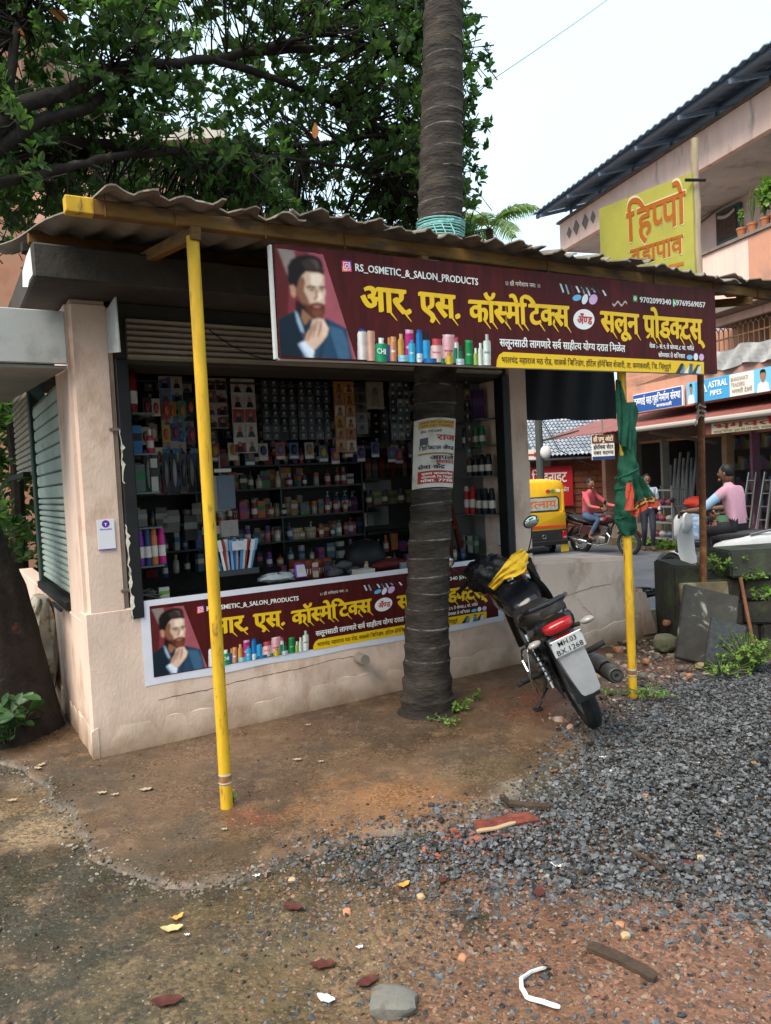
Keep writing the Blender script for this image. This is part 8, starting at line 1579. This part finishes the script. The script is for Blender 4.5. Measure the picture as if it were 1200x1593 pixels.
rock('flat grey stone half buried in the earth', gp(612, 1548) + Vector((0, 0, -.02)), .075, mat('grey_field_stone', (.17, .16, .14), .8, var=.2, col2=(.10, .09, .07), mask=(.5, .6), mscale=12, bump=.3), 3, (1, .8, .35)); rock('pale ochre stone at the slab foot', gp(1090, 1036), .035, mat('ochre_stone', (.42, .30, .17), .9, var=.15), 4, (1.3, 1, .6))
for i, (px, py, s_) in enumerate(((1005, 1030, .03), (985, 1020, .025), (1022, 1024, .022), (962, 1012, .04), (948, 1022, .03), (1060, 1040, .025), (1072, 1052, .022), (930, 1052, .025), (1000, 1052, .03), (965, 1050, .022))): rock('broken brick lump in the rubble beside the yellow post', gp(px, py) + Vector((0, 0, .005)), s_, [MATS['brick_lump'], MATS['ochre_stone'], MATS['grey_field_stone']][i % 3], 10 + i)['group'] = 'rubble lumps'
for i, (px, py) in enumerate(((973, 1457), (965, 640 + 800), (905, 1085), (875, 1350), (1090, 1335), (1120, 1300), (840, 1330), (720, 1490), (655, 1395), (1005, 1240), (1175, 1190), (540, 1420), (455, 1370))): rock('pale brown pebble among the dark gravel', gp(px, py, -.03), .016, [MATS['ochre_stone'], MATS['brick_lump']][i % 2], 30 + i)['group'] = 'pale pebbles'
# coil of black cable
cc = gp(998, 962) + Vector((.12, .45, .1)); pts = []
for i in range(160): t = i * .31; r_ = .13 + .03 * math.sin(i * .7); pts.append(cc + Vector((math.cos(t) * r_ * 1.4, math.sin(t) * r_, .03 + .02 * math.sin(i * .37) + .0004 * i)))
tag(MB().tube(pts, .008, 6).build('cable_coil', BLACKM), 'coil of black cable lying between the platform and the stone wall', 'cable')
# ---- green cloth wound on the right post
GCL = mat('green_cloth', (.011, .078, .045), .85, var=.25, vscale=9, bump=.3, bscale=60); gc = thing('green_cloth', 'dark green cloth with red and gold border wound on the yellow post', 'cloth', (0, 0, 0)); pc = K(3.005, FT)
mb = MB(); rows = []; prof = [(.985, .045, .05, .0), (1.03, .075, .07, 0), (1.10, .092, .085, -.005), (1.17, .105, .09, .0), (1.25, .098, .085, .01), (1.32, .09, .08, .012), (1.38, .085, .075, .018), (1.44, .078, .07, .02), (1.49, .068, .062, .022), (1.55, .066, .06, .022), (1.65, .068, .058, .03), (1.74, .066, .052, .04), (1.80, .052, .046, .045)]
zz = np.linspace(.985, 1.80, 60); n = 48
for k_, z in enumerate(zz):
    rx = np.interp(z, [p[0] for p in prof], [p[1] * .70 for p in prof]); ry = np.interp(z, [p[0] for p in prof], [p[2] * .8 for p in prof]); ox = np.interp(z, [p[0] for p in prof], [p[3] for p in prof]); r = []
    for i in range(n):
        th = 2 * math.pi * i / n; f = 1 + .13 * math.sin(3 * th + z * 34) + .05 * math.sin(7 * th - z * 20 + 1) + .05 * math.sin(z * 95 + 2 * th) * (1 if z < 1.42 else .35); r.append(Vector((pc.x + ox + math.cos(th) * rx * f, pc.y + math.sin(th) * ry * f, z)))
    rows.append(r)
mb.loft(rows); mb.build('wound_cloth', GCL, gc, smooth=60)
YC = pc.y - .07
def PX(x, y, dy=0.0): return at_depth(x, y, YC + dy)
mb = MB(); rows = []
for i in range(10):      # upper flap falling from the tie under the canopy
    f = i / 9; a = Vector(PX(958, 590, .02)).lerp(PX(962, 690), f); b = Vector(PX(965, 592, .02)).lerp(PX(984, 650), min(1, f * 1.6)) if f < .62 else Vector(PX(984, 650)).lerp(PX(981, 700), (f - .62) / .38); rows.append([a.lerp(b, j / 7) + Vector((0, .016 * math.sin(j * 1.7 + i * .5), 0)) for j in range(8)])
mb.loft(rows, close=False); mb.build('upper_flap', GCL, gc, smooth=60, fix=False)
def tail(y0, y1, m, nm, lift):
    rows = []
    for i in range(14):
        f = i / 13; top_ = Vector(PX(978, 748, -.02)).lerp(PX(1000, 740, -.06), f); bot = Vector(PX(984, 803, -.03)).lerp(PX(1030, 784, -.10), f) + Vector((0, 0, -.012 * math.sin(f * 9)))
        rows.append([top_.lerp(bot, y0 + (y1 - y0) * j / 8) + Vector((0, .024 * math.sin(i * 1.5 + j * .25) - lift, 0)) for j in range(9)])
    MB().loft(rows, close=False).build(nm, m, gc, smooth=60, fix=False)
tail(0, .70, GCL, 'hanging_end', 0); tail(.70, .80, mat('gold_border', (.42, .25, .06), .6), 'gold_border', .001); tail(.80, 1.0, mat('red_border', (.45, .07, .04), .8, var=.2), 'red_border', 0); tail(.64, .68, MATS['red_border'], 'red_line', .002)
rows = []
for i in range(8): f = i / 7; rows.append([Vector(PX(975 - 3 * f, 752 + 42 * f, -.05)).lerp(PX(984 + 4 * f, 750 + 44 * f, -.07), j / 4) + Vector((0, .01 * math.sin(j * 2 + i), 0)) for j in range(5)])
MB().loft(rows, close=False).build('red_fold', MATS['red_border'], gc, smooth=60, fix=False)
for z, s_ in ((1.37, .070), (1.12, .080), (1.30, .074)): MB().tube([Vector((pc.x + .01 + math.cos(t) * s_, pc.y + math.sin(t) * s_ * .95, z + .03 * math.cos(t))) for t in np.linspace(0, 6.283, 26)], .004, 5).build('tie_cord', mat('green_cord', (.02, .10, .06), .7), gc)
# ---- things at the left side of the kiosk
mb = MB(); rows = []; rsk = np.random.RandomState(4)
for i in range(19):
    f = i / 18; w_, d_ = .075 + .03 * math.sin(math.pi * min(1, f * 1.25)) - .05 * max(0, f - .8) * 5 * .8, .17 + .06 * math.sin(math.pi * f); r = []
    for k_ in range(28):
        th = 2 * math.pi * k_ / 28; c_, s_ = math.cos(th), math.sin(th); wr = 1 + .07 * math.sin(5 * th + 7 * f) + .06 * math.sin(9 * th - 11 * f) + rsk.uniform(-.02, .02)
        r.append(Vector((math.copysign(abs(c_) ** .6, c_) * w_ * wr, math.copysign(abs(s_) ** .6, s_) * d_ * wr + .10 * f, .62 * f)))
    rows.append(r)
mb.loft(rows); o = mb.build('sack', mat('printed_sack', (.50, .45, .36), .75, var=.2, vscale=8, col2=(.30, .22, .10), mask=(.56, .6), mscale=7, bump=.3), None, smooth=45, loc=K(-.10, 1.35, .10), rot=(0, R(4), KA)); tag(o, 'pale printed sack slumped by the side wall behind the tree', 'sack')
lump('plastic_bag', 'crumpled white plastic bag at the foot of the side wall', 'bag', K(-.10, .95, .04), (.06, .10, .05), Matrix.Rotation(KA, 3, 'Z'), mat('white_bag', (.62, .64, .66), .4), .2, 14, 20, 12)
# ---- overhead wire
pa, pb2 = at_depth(700, 168, 9.0), at_depth(1010, -48, 12.0); tag(MB().tube([pa.lerp(pb2, i / 20) - Vector((0, 0, .03 * math.sin(math.pi * i / 20))) for i in range(21)], .006, 5).build('overhead_wire', mat('grey_wire', (.25, .26, .28), .6)), 'thin overhead wire crossing the open sky', 'wire')
tag(MB().tube([at_depth(925, 728, HY - 1.8), at_depth(870, 700, HY - 1.9), lp + Vector((0, 0, lz - .9))], .012, 5).build('street_wire', BLACKM), 'black wire sagging from the street pole to the awning', 'wire')
# ---- litter
def sz_(x, y): return float(max(ground_z(x, y), slab_z(np.array([x]), np.array([y]))[0]))
def litter_leaf(label, px, L, m, rz, curl=.25, group=None, nm='fallen_leaf'):
    p = gp(px[0], px[1], -.03); p.z = sz_(p.x, p.y) + .010; v = []; f = []; n_ = 9
    for i in range(n_):
        u = i / (n_ - 1); w_ = .24 * max(0, math.sin(math.pi * u ** .9)) ** .7 + .004
        for j in (-1, -.5, 0, .5, 1): v.append((L * (u - .5), L * w_ * j, L * (curl * (u - .5) ** 2 + .035 * abs(j)) + .002 * math.sin(i * 2 + j)))
    f = [(i * 5 + j, i * 5 + j + 1, i * 5 + 6 + j, i * 5 + 5 + j) for i in range(n_ - 1) for j in range(4)]; mb = MB(); mb.add(v, f); o = mb.build(nm, m, None, smooth=60, fix=False, loc=p, rot=(0, 0, rz)); return tag(o, label, 'leaf', group)
YL = mat('yellow_dry_leaf', (.50, .42, .19), .7, var=.15, vscale=30); OL = mat('orange_dry_leaf', (.55, .27, .06), .7, var=.15, vscale=30); RL = mat('dark_red_leaf', (.085, .026, .02), .55, var=.25, vscale=30); BL = mat('brown_dry_leaf', (.16, .08, .045), .7, var=.25, vscale=30)
litter_leaf('pale yellow fallen leaf on the dark wet earth', (269, 1451), .075, YL, .1); litter_leaf('small orange curled leaf beside the pale yellow leaf', (276, 1434), .05, OL, .6, .8); litter_leaf('bright orange leaf on the gravel edge', (628, 1380), .055, OL, .5, .6)
for i, (x, y, L, rz) in enumerate(((457, 1418, .075, -.3), (262, 1568, .09, .1), (503, 1503, .08, .05), (572, 1530, .075, .6), (690, 1371, .05, 1.2), (840, 1392, .07, 1.3), (1070, 1345, .06, -.5))): litter_leaf('dark red rotting leaf pressed into the wet grit', (x, y), L, RL, rz, .1, 'rotting red leaves')
for i, (x, y, L, rz) in enumerate(((1175, 1190, .07, 1.4), (1025, 1168, .05, -.6), (1005, 1180, .06, .3), (1120, 1203, .06, .1), (648, 1340, .05, .4), (860, 1200, .05, 0))): litter_leaf('dry brown leaf lying on the dark gravel', (x, y), L, BL if i else OL, rz, .4, 'dry leaves on gravel')
for i, (x, y, L, rz) in enumerate(((228, 1240, .06, .2), (160, 1245, .05, 0), (180, 1248, .04, .3), (60, 1205, .05, -.4), (350, 1303, .03, 0), (480, 1137, .04, .2), (463, 1192, .05, 0), (500, 1195, .035, .1), (20, 1250, .05, .2), (65, 1200, .05, 1))): litter_leaf('pale scrap of leaf on the dirty concrete', (x, y), L, mat('pale_scrap', (.36, .29, .19), .8), rz, .1, 'pale scraps')
WHT = mat('white_scrap', (.72, .72, .70), .5); 
for i, (x, y, L, rz) in enumerate(((870, 1351, .06, -.4), (690 + 255, 1201, .055, .1), (940, 1179, .05, .1), (1085, 1187, .05, .1), (1130, 1103, .06, .2), (400, 1367, .03, .3), (508, 1556, .06, -.5), (560, 1475, .025, .2), (1065, 1212, .03, .2), (1140, 1210, .04, .1), (292, 1462, .02, 0))): litter_leaf('small white paper or plastic scrap on the ground', (x, y), L, WHT, rz, .3, 'white scraps', 'litter_scrap')
def ground_strip(pts, w, m, name, label, cat, th=.003, lift=.012):
    P = [gp(x, y, -.03) for x, y in pts]; Q = []
    for i in range((len(P) - 1) * 5 + 1): f = i / 5; a = min(int(f), len(P) - 2); q = P[a].lerp(P[a + 1], f - a); q.z = sz_(q.x, q.y) + lift + .0015 * math.sin(i * .8); Q.append(q)
    rows = []
    for i, q in enumerate(Q): t = (Q[min(i + 1, len(Q) - 1)] - Q[max(0, i - 1)]).normalized(); s = t.cross(Vector((0, 0, 1))).normalized() * w * (.5 if 0 < i < len(Q) - 1 else .2); rows.append([q - s, q + s, q + s + Vector((0, 0, th)), q - s + Vector((0, 0, th + .004))])
    return tag(MB().loft(rows).build(name, m, None, smooth=40), label, cat)
ground_strip([(850, 1512), (826, 1518), (811, 1530), (812, 1545), (820, 1560), (838, 1568), (872, 1576)], .011, WHT, 'plastic_strip', 'white plastic strip curled on the brown earth', 'plastic strip')
ground_strip([(915, 1477), (935, 1484), (965, 1498), (1000, 1515), (1020, 1530)], .034, mat('wet_bark', (.055, .035, .024), .8, var=.3, vscale=20, bump=.6), 'bark_piece', 'dark strip of wet bark on the brown earth', 'stick', .012, .004); ground_strip([(778, 1255), (815, 1257), (856, 1262)], .03, MATS['wet_bark'], 'wood_scrap', 'dark wood scrap at the edge of the broken slab', 'stick', .014, .006)
ground_strip([(742, 1302), (770, 1298), (803, 1290)], .014, mat('pale_twig', (.36, .25, .15), .8), 'twig', 'pale forked twig lying on the gravel', 'twig', .006, .02); ground_strip([(985, 1332), (1010, 1345), (1030, 1362)], .010, MATS['wet_bark'], 'twig', 'thin dark twig lying on the gravel', 'twig', .006, .02)
bk_ = gp(785, 1275); tag(MB().box((-.12, -.035, 0), (.13, .04, .03)).jitter(.014).build('brick_fragment', mat('wet_red_brick', (.17, .045, .03), .9, var=.45, vscale=18, bump=.9), None, bevel=.012, loc=bk_ + Vector((0, 0, -.035)), rot=(0, 0, .12)), 'flat red brick fragment set in the slab edge', 'brick')
# ================================================================= layout units -> metres (one uniform change of unit for the whole place, camera included)
bpy.context.view_layer.update()
for o in [o for o in bpy.data.objects if o.parent is None]:
    o.location = Vector(o.location) * UNIT
    if o.type not in ('CAMERA', 'LIGHT'): o.scale = Vector(o.scale) * UNIT
